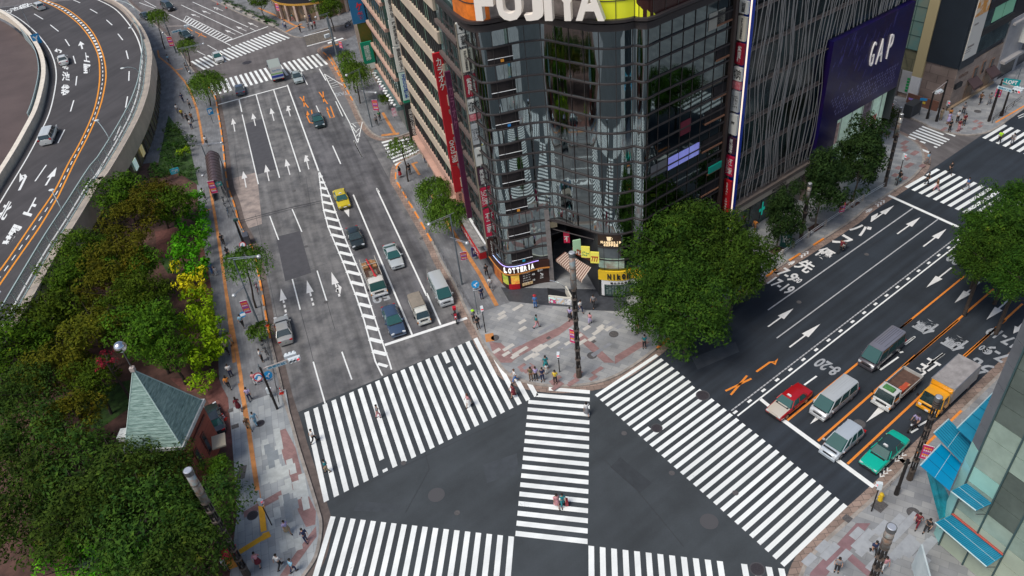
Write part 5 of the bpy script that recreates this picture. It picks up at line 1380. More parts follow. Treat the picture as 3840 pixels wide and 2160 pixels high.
for(x,y),w,h in(((1360,290),1.0,.25),((1290,555),1.6,.3),((1260,600),1.4,.08),((1250,630),1.4,.08)):
 s,z=FXR.on('h5',x,y,.26);FXR.box(b,s-w/2,s+w/2,.255,.27,z-h/2,z+h/2)
b.build('banner_lettering',mat('brown_grey',(0.30,0.26,0.22),.6),bn)
for j in range(8):
 z=zt+.8+j*3.6
 b=MB();FXR.box(b,sB1+.3,sE,-.4,.0,z,z+2.6);wn_=part(b,'ribbon_window',glass_win,dk)
 b=MB();FXR.box(b,sB1+.3,sE,-.4,.25,z+2.6,z+3.6);part(b,'floor_band',mat('band_black',(0.03,0.028,0.028),.5),dk)
 if j in(1,2):
  b=MB();FXR.box(b,sE-6,sE-3.4,.0,.04,z+.2,z+2.3);FXR.box(b,sE-3.2,sE-.4,.0,.04,z+.2,z+2.3);b.build('lit_pane',mat('pane_green',(0.22,0.5,0.32),.3,emit=.1),wn_)
  # openings of the stone front
for(xa,ya,xb,yb)in((1300,950,1385,790),(1395,900,1480,720),(1505,830,1580,690)):
 s0,z0=FXR.on('h5',xa,ya,.05);s1,z1=FXR.on('h5',xb,yb,.05)
 b=MB();FXR.box(b,s0,s1,.03,.12,min(z0,z1),max(z0,z1));wf_=part(b,'window_frame',mat('frame_rust',(0.30,0.17,0.11),.6),dk)
 b=MB();FXR.box(b,s0+.15,s1-.15,.12,.15,min(z0,z1)+.15,max(z0,z1)-.15);b.build('window_pane',glass_black,wf_)
for(xa,ya)in((1330,1020),(1540,905)):
 s0,z0=FXR.on('h5',xa,ya,.6)
 b=MB();z0=2.5
 P=[FXR.P(s0-1.2,.05,z0+.9),FXR.P(s0+1.2,.05,z0+.9),FXR.P(s0+1.2,1.3,z0),FXR.P(s0-1.2,1.3,z0)];b.poly(P);b.poly([P[3],P[2],P[2]-Vector((0,0,.35)),P[3]-Vector((0,0,.35))]);b.poly([P[0],P[3],P[3]-Vector((0,0,.35))]);b.poly([P[1],P[2],P[2]-Vector((0,0,.35))])
 part(b,'door_awning',mat('awning_dark',(0.075,0.045,0.045),.8),dk)
 b=MB();FXR.box(b,s0-1.1,s0+1.1,.03,.08,.2,2.4);part(b,'shop_door',mat('door_warm',(0.16,0.10,0.06),.4,emit=.03,var=.5,scale=1),dk)
b=MB();FXR.box(b,.05,sE,.0,.35,.15,.45);part(b,'plinth',mat('plinth_gold',(0.40,0.29,0.18),.7),dk)
s0,z0=FXR.on('h5',1100,1065,.3);b=MB();FXR.box(b,.3,1.9,.03,.35,z0-.3,z0+.4);part(b,'small_sign',blk_s,dk)
s0,z0=FXR.on('h5',1165,925,.05);b=MB();put_text(b,'GINZA',FXR.P(2.2,.06,z0),FXR.u,(0,0,1),2.4,.5,bold=.02);part(b,'wall_lettering',mat('rust',(0.16,0.08,0.05),.6),dk)
# white building farther right
wb=thing('white_narrow_building','pale grey narrow building with a hanging white sign beyond the stone corner building','building',tuple(FXR.P(sE+3,-3,0)))
b=MB();FXR.box(b,sE+.2,sE+6.5,-8,.1,.15,9.5);part(b,'wall',mat('wall_pale',(0.36,0.35,0.35),.7,var=.15,scale=.5),wb)
b=MB();FXR.box(b,sE+.2,sE+14,-8,.0,9.5,40);part(b,'upper_wall',mat('wall_black',(0.02,0.02,0.025),.5,var=.5,scale=.4),wb)
b=MB();FXR.box(b,sE+6.5,sE+14,-8,-.3,.15,9.5);part(b,'shop_wall',mat('shop_mix2',(0.03,0.035,0.04),.5,col2=(0.12,0.11,0.11),scale=.7),wb)
b=MB();FXR.box(b,sE+4.6,sE+5.0,.1,1.6,5.0,8.6);part(b,'hanging_sign',white_m,wb)
b=MB();FXR.box(b,sE+.5,sE+6.2,.1,.8,3.0,3.4);part(b,'ledge',mat('ledge_pale',(0.42,0.40,0.38),.7),wb);b=MB();FXR.box(b,sE+.8,sE+5.8,.1,.5,8.6,8.9);part(b,'ledge',MT['ledge_pale'],wb)
b=MB();FXR.box(b,sE+1.2,sE+5.5,.1,.13,.3,2.9);part(b,'shop_window',glass_black,wb)
# green tiled building left of it
gt=thing('tiled_building','olive and teal tiled building wall with white hoardings at its foot in the side street','building',tuple(FXL.P(Lw+8,-5,0)))
x1=FXL.on('h5',600,1035,0)[0];x2=FXL.on('h5',660,1040,0)[0]
e1=Lw+.1;e2_=e1+1.4;e3_=e2_+9.5
_,zA=FXL.on('h5',700,745,0)
olive=brickmat('tiles_olive',(0.16,0.155,0.09),(0.20,0.19,0.12),(0.08,0.08,0.05),1.0,1.6,1.5,0,.02,wall=True)
teal=mat('tiles_teal',(0.08,0.26,0.25),.5,col2=(0.22,0.26,0.20),scale=.18)
b=MB();FXL.box(b,e1,e2_,-1.0,.25,3.8,40);part(b,'cream_fin',mat('fin_cream',(0.55,0.45,0.24),.6),gt)
b=MB();FXL.box(b,e1,e2_,-1.0,.25,.15,3.8);part(b,'white_fin',white_p,gt)
_,zb=FXL.on('h5',600,600,.0);_,zbb=FXL.on('h5',560,680,0)
b=MB();FXL.box(b,e2_,e3_,-8,.0,4.2,zb);part(b,'tiled_wall',olive,gt)
b=MB();FXL.box(b,e2_,e3_,-8,.15,zb,40);ul=part(b,'upper_wall',teal,gt)
b=MB();FXL.box(b,e2_,e3_+2,-8,.1,.9,4.2);part(b,'white_hoarding',mat('hoarding',(0.42,0.42,0.42),.6,var=.1,scale=.5),gt)
b=MB();FXL.box(b,e2_+1.6,e2_+2.4,.1,.3,.3,4.4);part(b,'grey_pier',mat('pier_grey',(0.12,0.11,0.11),.7),gt)
b=MB()
for i in range(5):FXL.box(b,e2_+.15+i*0,e2_+.55,.12,.16,1.2+i*.45,1.5+i*.45)
part(b,'green_characters',mat('green_ink',(0.0,0.35,0.08),.5),gt)
b=MB()
for i in range(7):FXL.box(b,e2_+i*1.55,e2_+i*1.55+.08,.15,.2,zb,40)
for i in range(8):FXL.box(b,e2_,e3_,.15,.2,zb+2.0*i,zb+2.0*i+.07)
part(b,'wall_joints',mat('joint_green',(0.05,0.10,0.09),.6),gt)
b=MB();
for i in range(4):
 a,c=FXL.P(e2_+1+i*2.2,.1,zb-2.6),FXL.P(e2_+2+i*2.2,.1,zb-.2);b.tube(a,c,.05,.05,4);a,c=FXL.P(e2_+3+i*2.2,.1,zb-2.6),FXL.P(e2_+2+i*2.2,.1,zb-.2);b.tube(a,c,.05,.05,4)
part(b,'cross_bracing',mat('brace_olive',(0.10,0.095,0.06),.6),gt)
hg=thing('hoarding','brown site hoarding behind the signal posts at the far right corner','fence',tuple(FXL.P(3,1.5,0)))
b=MB();FXL.box(b,.8,Lw+1.0,1.0,1.15,.15,1.6);part(b,'panels',mat('hoard_brown',(0.20,0.09,0.06),.7,var=.15,scale=1),hg)
b=MB();FXL.box(b,1.9,2.6,.98,1.0,.6,.9);b.v=[];b.f=[];b.mi=[]
for i,c in enumerate(((.8,.6,.05),(.4,.3,.8))):
 b=MB();FXL.box(b,2.6+i*1.7,3.4+i*1.7,1.15,1.17,.7,1.0);part(b,'sticker',mat('sticker_%d'%i,c,.6),hg)
 # ------------------------------------------------ brick police box with a copper pyramid roof
ze=6.0
kc={n:W('e1',x,y,ze)for n,(x,y)in dict(fl=(690,742),fr=(1032,722),br=(1158,445),bk=(1110,445)).items()}
fl,fr,br=kc['fl'],kc['fr'],kc['br']
kob=thing('police_box','small brick building with a tall green copper pyramid roof topped by a silver ball','building',tuple((fl+br)/2*Vector((1,1,0))if False else((fl.x+br.x)/2,(fl.y+br.y)/2,0)))
u1=(fr-fl).normalized();bl=fl+(br-fr)
apexz=15.0
ap0=W('e1',752,280,apexz)
# find the height at which the apex stands over the middle of the roof
best=None
mid=(fl+fr+br+bl)/4
for i in range(80):
 z=8+i*.12;p=W('e1',752,282,z);d=(Vector((p.x,p.y,0))-Vector((mid.x,mid.y,0))).length
 if best is None or d<best[0]:best=(d,z,p)
apex=Vector((best[2].x*.6+mid.x*.4,best[2].y*.6+mid.y*.4,best[1]));apex=best[2]
copper=mat('copper_green',(0.075,0.15,0.13),.6,col2=(0.34,0.47,0.42),scale=1.3,stretch=(1,1,6),bump=.8,bscale=6,lo=.3,hi=.68)
redbrick=brickmat('red_brick',(0.26,0.055,0.03),(0.34,0.08,0.045),(0.14,0.05,0.04),1.0,.5,.16,0,.02,wall=True)
inn=lambda p,f:Vector((mid.x+(p.x-mid.x)*f,mid.y+(p.y-mid.y)*f,0))
b=MB();b.prism([(q.x,q.y)for q in[inn(p,.90)for p in(fl,fr,br,bl)]],.15,ze-.2);part(b,'brick_wall',redbrick,kob)
b=MB();b.prism([(q.x,q.y)for q in[inn(p,1.0)for p in(fl,fr,br,bl)]],ze-.35,ze);part(b,'eaves',mat('eaves_white',(0.50,0.52,0.50),.7,var=.2,scale=2),kob)
base=[inn(p,.93)+Vector((0,0,ze+.02))for p in(fl,fr,br,bl)]
b=MB();NR=22
rnd=random.Random(4)
secs=[]
for i in range(NR+1):
 t=i/NR;lip=.05 if i<NR else 0
 secs.append((t,lip))
for i in range(NR):
 t0,t1=i/NR,(i+1)/NR
 lo_=[p.lerp(apex,t0)for p in base];hi_=[p.lerp(apex,t1)for p in base]
 cc=lambda p,f:p+(p-Vector((apex.x,apex.y,p.z)))*f
 for j in range(4):
  a,c=cc(lo_[j],.012+.02*(1-t0)*0+.01),cc(lo_[(j+1)%4],.022);d,e=hi_[(j+1)%4],hi_[j]
  b.poly([a,c,d,e])
  b.poly([a-Vector((0,0,.09)),c-Vector((0,0,.09)),c,a])
rf=part(b,'pyramid_roof',copper,kob)
b=MB()
for p in base:b.tube(p,apex,.07,.05,5)
b.build('ridge_caps',mat('copper_pale',(0.42,0.55,0.50),.6),rf)
b=MB();b.box(apex.x,apex.y,apex.z+.1,.35,.35,.4);part(b,'roof_cap',mat('cap_stone',(0.5,0.42,0.38),.7),kob)
bz=None
for i in range(100):
 z=apex.z+i*.08;q=PX(Vector((apex.x,apex.y,z)))
 if q[1]<=1200+155*.6627:bz=z;break
bz=bz or apex.z+3
b=MB();b.tube((apex.x,apex.y,apex.z),(apex.x,apex.y,bz-.3),.05,.035,6);part(b,'spire',steel_mid,kob)
b=MB();b.sphere((apex.x,apex.y,bz),.5,24,14);b.smooth=True;part(b,'silver_ball',chrome,kob,smooth=True)
# white dormer boxes and door canopy
b=MB();p=W('e1',700,640,ze);b.box(p.x,p.y,ze-.2,.9,1.1,.5,0);part(b,'side_canopy',mat('eaves_white',(0,0,0)),kob)
b=MB();p=W('e1',1240,690,2.6);b.box(p.x,p.y,2.7,1.6,1.2,.16,LA);part(b,'door_canopy',mat('canopy_cream',(0.45,0.40,0.30),.7),kob)
q0,q1=inn(fr,.905),inn(br,.905)
Fk=Frame(q0,ang(q0,q1),-1)
if Fk.n.x<0:Fk.n=-Fk.n
Lk=(q1-q0).length
for i,s in enumerate((Lk*.25,Lk*.6)):
 b=MB();Fk.box(b,s-.35,s+.35,-.02,.06,1.4,3.9);wf_=part(b,'window_frame',mat('frame_dkbrick',(0.12,0.03,0.02),.7),kob)
 b=MB();Fk.box(b,s-.22,s+.22,.06,.08,1.6,3.7);b.build('window_pane',glass_black,wf_)
b=MB();Fk.box(b,Lk*.3,Lk*.9,.0,.1,4.6,4.8);part(b,'brick_cornice',MT['frame_dkbrick'],kob)
# ------------------------------------------------ elevated expressway
ZE=5.4
outer_px=[('c1',720,-10),('c1',860,62),('c1',960,165),('c1',1035,285),('c1',1072,420),('c1',1060,560),('c1',1040,700),('c1',985,860),('c1',915,1000),('c1',820,1165),('c1',715,1330),('d1',670,90),('d1',500,365),('d1',330,630),('d1',80,1060),('d1',-60,1290),('e1',-260,330)]
inner_px=[('c1',-40,55),('c1',60,95),('c1',150,145),('c1',265,240),('c1',350,340),('c1',402,440),('c1',425,560),('c1',410,700),('c1',370,860),('c1',300,1010),('c1',205,1190),('c1',60,1430),('d1',-30,290),('d1',-200,560)]
def ex(pxs,z=ZE):return smoothline([W(k,x,y,z)for k,x,y in pxs],4)
OUT=ex(outer_px);INN=ex(inner_px)
def offs(P,d):
 out=[]
 for i,p in enumerate(P):
  a=P[max(i-1,0)];b=P[min(i+1,len(P)-1)];t=(b-a);t.z=0;t.normalize();out.append(Vector((p.x-t.y*d,p.y+t.x*d,p.z)))
 return out
 # direction: both run from the top of the picture downwards; left of travel = outside (east)
EDGE=offs(OUT,1.15);IED=offs(INN,-1.0)
# road deck
b=MB()
n_=40
def sample(P,n):
 acc=[0]
 for a,c in zip(P[:-1],P[1:]):acc.append(acc[-1]+(c-a).length)
 out=[]
 for i in range(n+1):
  s=acc[-1]*i/n;j=0
  while j<len(acc)-2 and acc[j+1]<s:j+=1
  f=(s-acc[j])/max(acc[j+1]-acc[j],1e-6);out.append(P[j].lerp(P[j+1],f))
 return out
SE,SI=sample(EDGE,n_),sample(IED,n_)
vs=[];fs=[]
for i in range(n_+1):vs+=[(SE[i].x,SE[i].y,ZE),(SI[i].x,SI[i].y,ZE),(SE[i].x,SE[i].y,ZE-.9),(SI[i].x,SI[i].y,ZE-.9)]
for i in range(n_):fs+=[(4*i,4*i+1,4*i+5,4*i+4),(4*i+2,4*i+6,4*i+7,4*i+3),(4*i,4*i+4,4*i+6,4*i+2),(4*i+1,4*i+3,4*i+7,4*i+5)]
b.add(vs,fs);deck=struct(b.build('expressway_road',asph_ex))
if deck.data.polygons[0].normal.z<0:deck.data.flip_normals()
b=MB();b.strip(OUT,.22,ZE+.014);b.strip(INN,.2,ZE+.014)
for k0,pts in((0,None),):pass
def exd(k,segs):
 for x1,y1,x2,y2 in segs:b.strip([W(k,x1,y1,ZE),W(k,x2,y2,ZE)],.2,ZE+.014)
exd('c1',[(555,0,605,22),(680,68,735,100),(803,150,847,190),(890,255,927,303),(952,382,968,445),(975,538,972,610),(963,728,948,812),(908,955,862,1060),(782,1230,722,1345),(258,105,325,145),(380,188,442,237),(492,297,525,347),(553,422,570,480),(580,575,572,645),(557,757,532,842),(488,978,437,1080),(350,1245,265,1368)])
struct(b.build('expressway_line',paint))
orx=mat('express_orange',(0.80,0.30,0.02),.6,var=.1,scale=3)
orO=ex([('c1',330,-5),('c1',480,55),('c1',600,138),('c1',700,245),('c1',772,395),('c1',800,550),('c1',782,700),('c1',740,850),('c1',668,1020),('c1',570,1210),('c1',460,1440),('d1',430,210),('d1',300,425),('d1',130,670),('d1',-60,945)])
orI=ex([('c1',285,-5),('c1',430,60),('c1',560,150),('c1',662,262),('c1',735,400),('c1',753,540),('c1',742,690),('c1',700,860),('c1',612,1060),('c1',510,1245),('c1',412,1440),('d1',250,390),('d1',60,670),('d1',-60,830)])
b=MB();b.strip(orO,.24,ZE+.015);b.strip(orI,.24,ZE+.016);struct(b.build('expressway_orange_line',orx))
b=MB();MIDL=[a.lerp(c,.5)for a,c in zip(sample(orO,60),sample(orI,60))]
for i in range(60):
 b.strip([MIDL[i].lerp(MIDL[i+1],0),MIDL[i].lerp(MIDL[i+1],.5)],.5 if i<26 else .14,ZE+.017)
struct(b.build('expressway_line',paint))
b=MB()
arrow(b,'c1',(622,370),(606,312),hl=.5,hw=.6,sw=.3,zz=ZE);arrow(b,'c1',(345,1400),(428,1262),hl=.55,hw=.55,sw=.28,zz=ZE)
arrow(b,'c1',(200,1340),(140,1345),hl=.5,hw=.0,sw=.0,zz=ZE)
for k,pts in(('c1',[(145,1437),(195,1335),(185,1320),(160,1330)]),('c1',[(455,400),(462,385),(440,375),(420,380)])):b.strip(Ws(k,pts,ZE),.35,ZE+.014)
b.add([tuple(W('c1',x,y,ZE+.015))for x,y in((150,1305),(145,1375),(180,1345))],[(0,1,2)]);b.add([tuple(W('c1',x,y,ZE+.015))for x,y in((430,362),(410,385),(435,395))],[(0,1,2)])
def extext(ch,k,c,right,up_,w,h):
 P=W(k,c[0],c[1],ZE);ex_=(W(k,right[0],right[1],ZE)-P).normalized();ey_=(W(k,up_[0],up_[1],ZE)-P).normalized()
 put_text(b,ch,P+Vector((0,0,.014)),ex_,ey_,w,h,bold=.03)
extext('上','c1',(652,432),(700,440),(645,380),1.8,5.8);extext('野','c1',(658,522),(710,528),(655,460),2.0,5.8)
extext('北','c1',(492,495),(540,505),(490,430),1.9,4.2);extext('池','c1',(497,578),(545,585),(500,520),2.1,5.2);extext('袋','c1',(493,680),(540,685),(497,620),2.1,5.6)
extext('北池袋','c1',(105,72),(170,50),(98,40),6.5,4.0);extext('上','c1',(212,38),(250,25),(205,10),2.2,3.5)
extext('上','d1',(238,270),(290,285),(275,200),1.8,4.6);extext('野','d1',(92,490),(150,510),(140,410),1.9,4.8);extext('北','d1',(40,300),(90,320),(80,230),1.8,4.6)
struct(b.build('expressway_lettering',paint))
# inner parapet
ipar=thing('expressway_parapet','cream concrete parapet along the inner curve of the elevated road','wall',(INN[20].x,INN[20].y,ZE))
ip=offs(INN,-1.25)
b=MB();b.wallstrip([(p.x,p.y)for p in ip],ZE-.9,ZE+1.1,.35,off=-.3);part(b,'parapet_wall',mat('parapet_pale',(0.66,0.58,0.48),.8,var=.12,scale=1.0),ipar)
b=MB();b.wallstrip([(p.x,p.y)for p in ip],ZE+1.1,ZE+1.25,.75,off=-.4);part(b,'coping',mat('coping_pale',(0.72,0.66,0.56),.8,var=.1,scale=1.0),ipar)
b=MB();pp=ip[12:34];b.wallstrip([(p.x,p.y)for p in pp],ZE-.9,ZE+1.6,.08,off=-1.1);part(b,'glass_screen',mat('screen_pale',(0.42,0.55,0.55),.2,var=.1),ipar)
# brown roof inside the curve
insideP=[(p.x,p.y)for p in offs(INN,-2.2)]
b=MB();b.prism(insideP+[(insideP[-1][0]-40,insideP[-1][1]),(-260,60),(-260,330),(insideP[0][0]-40,insideP[0][1]+20)],ZE-1.4,ZE-1.1);o=b.build('lower_roof',mat('roof_brown',(0.095,0.068,0.064),.85,var=.15,scale=.15));struct(o)
# beige wall, shop fronts beneath the outer edge
dep=thing('arcade_building','low curved arcade with a beige upper wall and shop fronts under the elevated road','building',(EDGE[24].x,EDGE[24].y,0))
E1=offs(OUT,1.25);E2=offs(OUT,1.5)
E1=E1[2:];E2=E2[2:]
b=MB();b.wallstrip([(p.x,p.y)for p in E1],2.7,ZE+.15,.5,off=.25);part(b,'upper_wall',mat('wall_sand',(0.62,0.53,0.43),.8,var=.1,scale=.5),dep)
b=MB();b.wallstrip([(p.x,p.y)for p in E1],.15,2.7,.3,off=.0);gw=part(b,'shop_glass',mat('arcade_glass',(0.05,0.05,0.045),.2,col2=(0.28,0.25,0.12),scale=.35,spec=.7),dep)
b=MB()
SS=sample(E1,60)
for p,q in zip(SS[:-1],SS[1:]):
 b=MB();b.box(p.x,p.y,1.4,.3,.5,2.5,ang(p,q));part(b,'shop_pier',mat('pier_sand',(0.14,0.11,0.09),.7),dep)
for(x,y),c,e in(((1085,1245),(0.75,0.65,0.05),.3),((1100,1225),(0.3,0.5,0.75),.25),((1130,1140),(0.6,0.5,0.2),.2)):
 p=W('c1',x,y,1.6);b=MB();j=min(range(len(SS)-1),key=lambda i:(SS[i]-Vector((p.x,p.y,SS[i].z))).length);q=SS[j];t=ang(SS[j],SS[j+1]);nn_=Vector((-math.sin(t),math.cos(t),0));b.box(q.x+nn_.x*.3,q.y+nn_.y*.3,1.6,1.4,.1,1.6,t);part(b,'lit_poster',mat('lit_poster_%d'%x,c,.5,emit=e,col2=(.8,.8,.8),scale=1.5),dep)
b=MB();b.wallstrip([(p.x,p.y)for p in E1],ZE-.02,ZE+.25,1.1,off=.1);part(b,'roof_edge',mat('wall_sand',(0,0,0)),dep)
# noise fence with pale green frames
fen=thing('barrier_fence','pale green steel screen fence along the outer curve of the elevated road','fence',(EDGE[30].x,EDGE[30].y,ZE))
fm=mat('fence_mint',(0.42,0.52,0.50),.5,metal=.2);Fp=offs(OUT,.85)
Fs=sample(Fp[10:],38)
b=MB()
for i,p in enumerate(Fs):
 b=MB();b.tube((p.x,p.y,ZE),(p.x,p.y,ZE+2.1),.055,.055,5);part(b,'post',fm,fen)
b=MB();b.wallstrip([(p.x,p.y)for p in Fs],ZE+2.05,ZE+2.2,.14);b.wallstrip([(p.x,p.y)for p in Fs],ZE+.0,ZE+.3,.16);part(b,'rails',fm,fen)
b=MB();b.wallstrip([(p.x,p.y)for p in Fs],ZE+.3,ZE+2.05,.03);part(b,'panels',mat('panel_clear',(0.45,0.50,0.50),.3,alpha=.22),fen)
par=thing('concrete_barrier','pale concrete edge barrier of the elevated road at the top of the picture','wall',(Fp[4].x,Fp[4].y,ZE))
b=MB();b.wallstrip([(p.x,p.y)for p in Fp[:14]],ZE,ZE+.9,.3);part(b,'barrier',mat('barrier_tan',(0.38,0.32,0.27),.8,var=.15,scale=1),par)
# ------------------------------------------------ glass building with blue awnings, bottom right
P0=W('h6',350,975,4.0);P0.z=0
ua=W('h6',740,1290,4.0)-W('h6',350,975,4.0);ua.z=0
FA=Frame(P0,math.atan2(ua.y,ua.x),-1)  # outwards towards the crossing
if FA.n.dot(Vector((-1,0,0)))<0:FA.n=-FA.n
gb=thing('glass_department_store','pale green panelled glass building with bright blue awnings in the bottom right corner','building',tuple(FA.P(4,-5,0)))
pg=mat('panel_palegreen',(0.17,0.23,0.19),.22,col2=(0.34,0.44,0.37),scale=.22,spec=.6);pg2=mat('panel_mint',(0.28,0.52,0.46),.25,var=.1,scale=.4);pg3=mat('panel_darkgreen',(0.09,0.115,0.10),.25,var=.2,scale=.5)
sM1,_=FA.on('h6',740,1290,0);sM2,_=FA.on('h6',545,1120,0);sMz=FA.on('h6',655,893,0)
sl=[0,sM2,sM2*2,sM2*3,sM2*4.2,sM2*5.5]
_,zc2=FA.on('h6',460,735,0)
pan=0
rr=random.Random(2)
for i in range(5):
 for j in range(14):
  z0=.2+j*1.55
  # neighbouring panels of slightly different tint
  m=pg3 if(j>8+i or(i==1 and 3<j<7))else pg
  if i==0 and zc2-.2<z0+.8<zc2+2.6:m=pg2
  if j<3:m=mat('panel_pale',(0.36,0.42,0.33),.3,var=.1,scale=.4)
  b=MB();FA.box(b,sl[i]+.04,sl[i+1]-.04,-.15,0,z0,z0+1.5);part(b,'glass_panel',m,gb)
b=MB()
for s in sl:FA.box(b,s-.05,s+.05,-.1,.1,.15,30)
part(b,'mullion',mat('mullion_teal',(0.04,0.08,0.085),.5),gb)
b=MB();c=[FA.P(0,-.2,0),FA.P(sl[-1],-.2,0),FA.P(sl[-1],-10,0),FA.P(4,-14,0),FA.P(-.2,-12,0)]
# second wall: from the corner back along the avenue
bdir2=Vector((math.cos(R(88)),math.sin(R(88)),0))
best=None
for aa in range(50,130,2):
 for LL in(1.0,1.4,1.8,2.2,2.6,3.0):
  q=P0+Vector((math.cos(R(aa)),math.sin(R(aa)),0))*LL
  e=0
  for(x,y)in((420,592),(560,280),(680,0)):
   z=height(q,'h6',x,y);xx=PX(Vector((q.x,q.y,z)))[0];e+=abs(xx-(3400+.49*x))
  if best is None or e<best[0]:best=(e,aa,LL,q)
Q0=best[3]
FB=Frame(Q0,ang(Q0,P0),-1)
if FB.n.dot(Vector((-1,.2,0)))<0:FB.n=-FB.n
LB=(P0-Q0).length
b=MB()
_,zl=FB.on('h6',500,500,0)
for j in range(10):
 z0=zl-1.2+j*1.9
 if z0>29:break
 b=MB();FB.box(b,0,LB-.05,-.1,0,z0,z0+1.85);part(b,'ribbed_panel',mat('panel_grey',(0.13,0.14,0.155),.4,var=.15,scale=.5)if j else pg2,gb)
b=MB();FB.box(b,0,LB-.06,-.1,-.02,.15,zl-1.2);part(b,'lower_panel',mat('panel_mint2',(0.25,0.5,0.48),.3,var=.15,scale=.5),gb)
b=MB();bod=[P0-FA.n*.2,FA.P(sl[-1],-.2,0),FA.P(sl[-1],-14,0),Q0-FB.n*9,Q0-FB.n*.15]
b.prism([(p.x,p.y)for p in bod],.15,29.9);part(b,'core_wall',mat('core_grey',(0.10,0.11,0.11),.6),gb)
# awnings (sloping ribbed blue sheets with braces)
aw_m=mat('awning_blue',(0.012,0.21,0.33),.35,var=.12,scale=.8);aw_d=mat('awning_blue_line',(0.0,0.09,0.17),.4);aw_l=mat('awning_edge',(0.45,0.60,0.62),.5)
def awning(c4,ribs,label_unused=None,tint=None,seam=True):
 """c4: back-left, back-right, front-right, front-left"""
 a,c,d,e=c4;nrm=(c-a).cross(e-a).normalized();
 if nrm.z<0:nrm=-nrm
 b=MB();lo_=[p-nrm*.05 for p in c4];b.loft([[tuple(p)for p in lo_],[tuple(p)for p in c4]]);o=part(b,'blue_awning',tint or aw_m,gb)
 b=MB()
 for i in range(1,ribs):
  t=i/ribs;p,q=a.lerp(c,t)+nrm*.012,e.lerp(d,t)+nrm*.012;b.tube(p,q,.018,.018,4)
 b.build('awning_ribs',aw_d,o)
 b=MB();b.tube(e,d,.05,.05,5)
 if seam:b.tube(a.lerp(e,.5)+nrm*.02,c.lerp(d,.5)+nrm*.02,.015,.015,4)
 b.build('awning_edge',aw_l,o)
 return o
za=4.0;dz=.1
awning([W('h6',350,978,za),W('h6',742,1292,za),W('h6',612,1378,za-.25),W('h6',218,1040,za-.25)],34)
zb2=FA.on('h6',458,738,0)[1]
awning([W('h6',460,737,zb2),W('h6',652,892,zb2),W('h6',530,948,zb2-.25),W('h6',338,800,zb2-.25)],18)
b=MB();b.tube(FA.P(.0,.06,za+.1),FA.P(sM1,.06,za+.1),.09,.09,6);part(b,'red_gutter',mat('gutter_red',(0.35,0.04,0.02),.5),gb)
zu=zb2
t1=awning([W('h6',425,585,zu+1.2),W('h6',500,430,zu+1.2),W('h6',322,247,zu+1.5),W('h6',208,352,zu+1.5)],9,seam=True)
t2=awning([W('h6',500,425,zu+2.6),W('h6',672,35,zu+2.6),W('h6',660,48,zu+2.5),W('h6',385,318,zu+2.5)],5,seam=False)
t3=awning([W('h6',330,795,zu+.4),W('h6',420,588,zu+.4),W('h6',262,435,zu+.6),W('h6',104,602,zu+.6)],3,tint=mat('awning_azure',(0.0,0.22,0.42),.3),seam=True)
b=MB();pts_t=[W('h6',x,y,z)for x,y,z in((150,640,5.2),(215,690,5.2),(290,770,5.0),(330,850,4.6))];pts_b=[W('h6',x,y,z)for x,y,z in((250,1015,2.9),(275,1005,2.9),(300,995,2.9),(355,975,3.0))]
for j in range(3):b.poly([pts_t[j],pts_t[j+1],pts_b[j+1],pts_b[j]])
part(b,'blue_curtain',mat('curtain_teal',(0.01,0.20,0.25),.5,var=.35,scale=1.5),gb)
b=MB()
for s in(.2,sM2*.95,sM1-.1):
 b.tube(FA.P(s,0,za-1.6),FA.P(s,1.5,za-.3),.03,.03,5)
b.tube(FA.P(.6,0,zb2-1.4),FA.P(.6,1.4,zb2-.3),.03,.03,5);b.tube(FA.P(sM2-.1,0,zb2-1.4),FA.P(sM2-.1,1.4,zb2-.3),.03,.03,5)
part(b,'awning_brace',steel_mid,gb)
pnl=thing('advert_panel','slanted pale advertisement panel at the foot of the green glass building','sign',tuple(W('h6',110,1400,0)))
b=MB();q=[W('h6',122,1205,2.9),W('h6',190,1460,2.9),W('h6',85,1520,.5),W('h6',48,1365,.5)];b.loft([[tuple(p)for p in q],[tuple(p-Vector((.12,0,0)))for p in q]]);part(b,'panel',mat('advert',(0.42,0.50,0.52),.4,col2=(0.55,0.62,0.63),scale=1),pnl)
# ================================================================ VEHICLES
tyre_m=mat('tyre',(0.015,0.015,0.016),.85)
rim_m=mat('rim',(0.32,0.33,0.34),.35,metal=.8)
cglass=mat('car_glass',(0.015,0.035,0.036),.06,spec=1.0,coat=.6)
cglass_l=mat('car_glass_teal',(0.02,0.085,0.08),.06,spec=.6,coat=.2)
trim_m=mat('black_trim',(0.02,0.02,0.022),.5)
lampw=mat('headlight',(0.65,0.68,0.70),.15,spec=1)
lampr=mat('taillight',(0.45,0.01,0.012),.25)
lampo=mat('indicator',(0.75,0.25,0.02),.3)
plate_m=mat('number_plate',(0.75,0.76,0.74),.5)
plate_g=mat('plate_marks',(0.02,0.15,0.06),.6)
def carpaint(name,col,metal=.25):
 return mat('paint_'+name,col,.28,metal=metal,spec=.6,coat=.8)
def section(x,zt,w,zb=.24):
 pts=[(-w*.90,zb),(-w*.985,zb+.12),(-w,zb+(zt-zb)*.5),(-w*.985,zt-.14),(-w*.90,zt-.04),(-w*.5,zt+.012),(0,zt+.022)]
 full=pts+[(-y,z)for y,z in reversed(pts[:-1])]
 return[(x,y,z)for y,z in full]
def wheel(root,x,y,r=.31,w=.2):
 s=1 if y>0 else-1
 b=MB();b.tube((x,y-s*w,r),(x,y,r),r,r,16);o=b.build('wheel',tyre_m,root)
 b=MB();b.tube((x,y-s*.02,r),(x,y+s*.012,r),r*.62,r*.58,12);b.build('rim',rim_m,o)
 return o
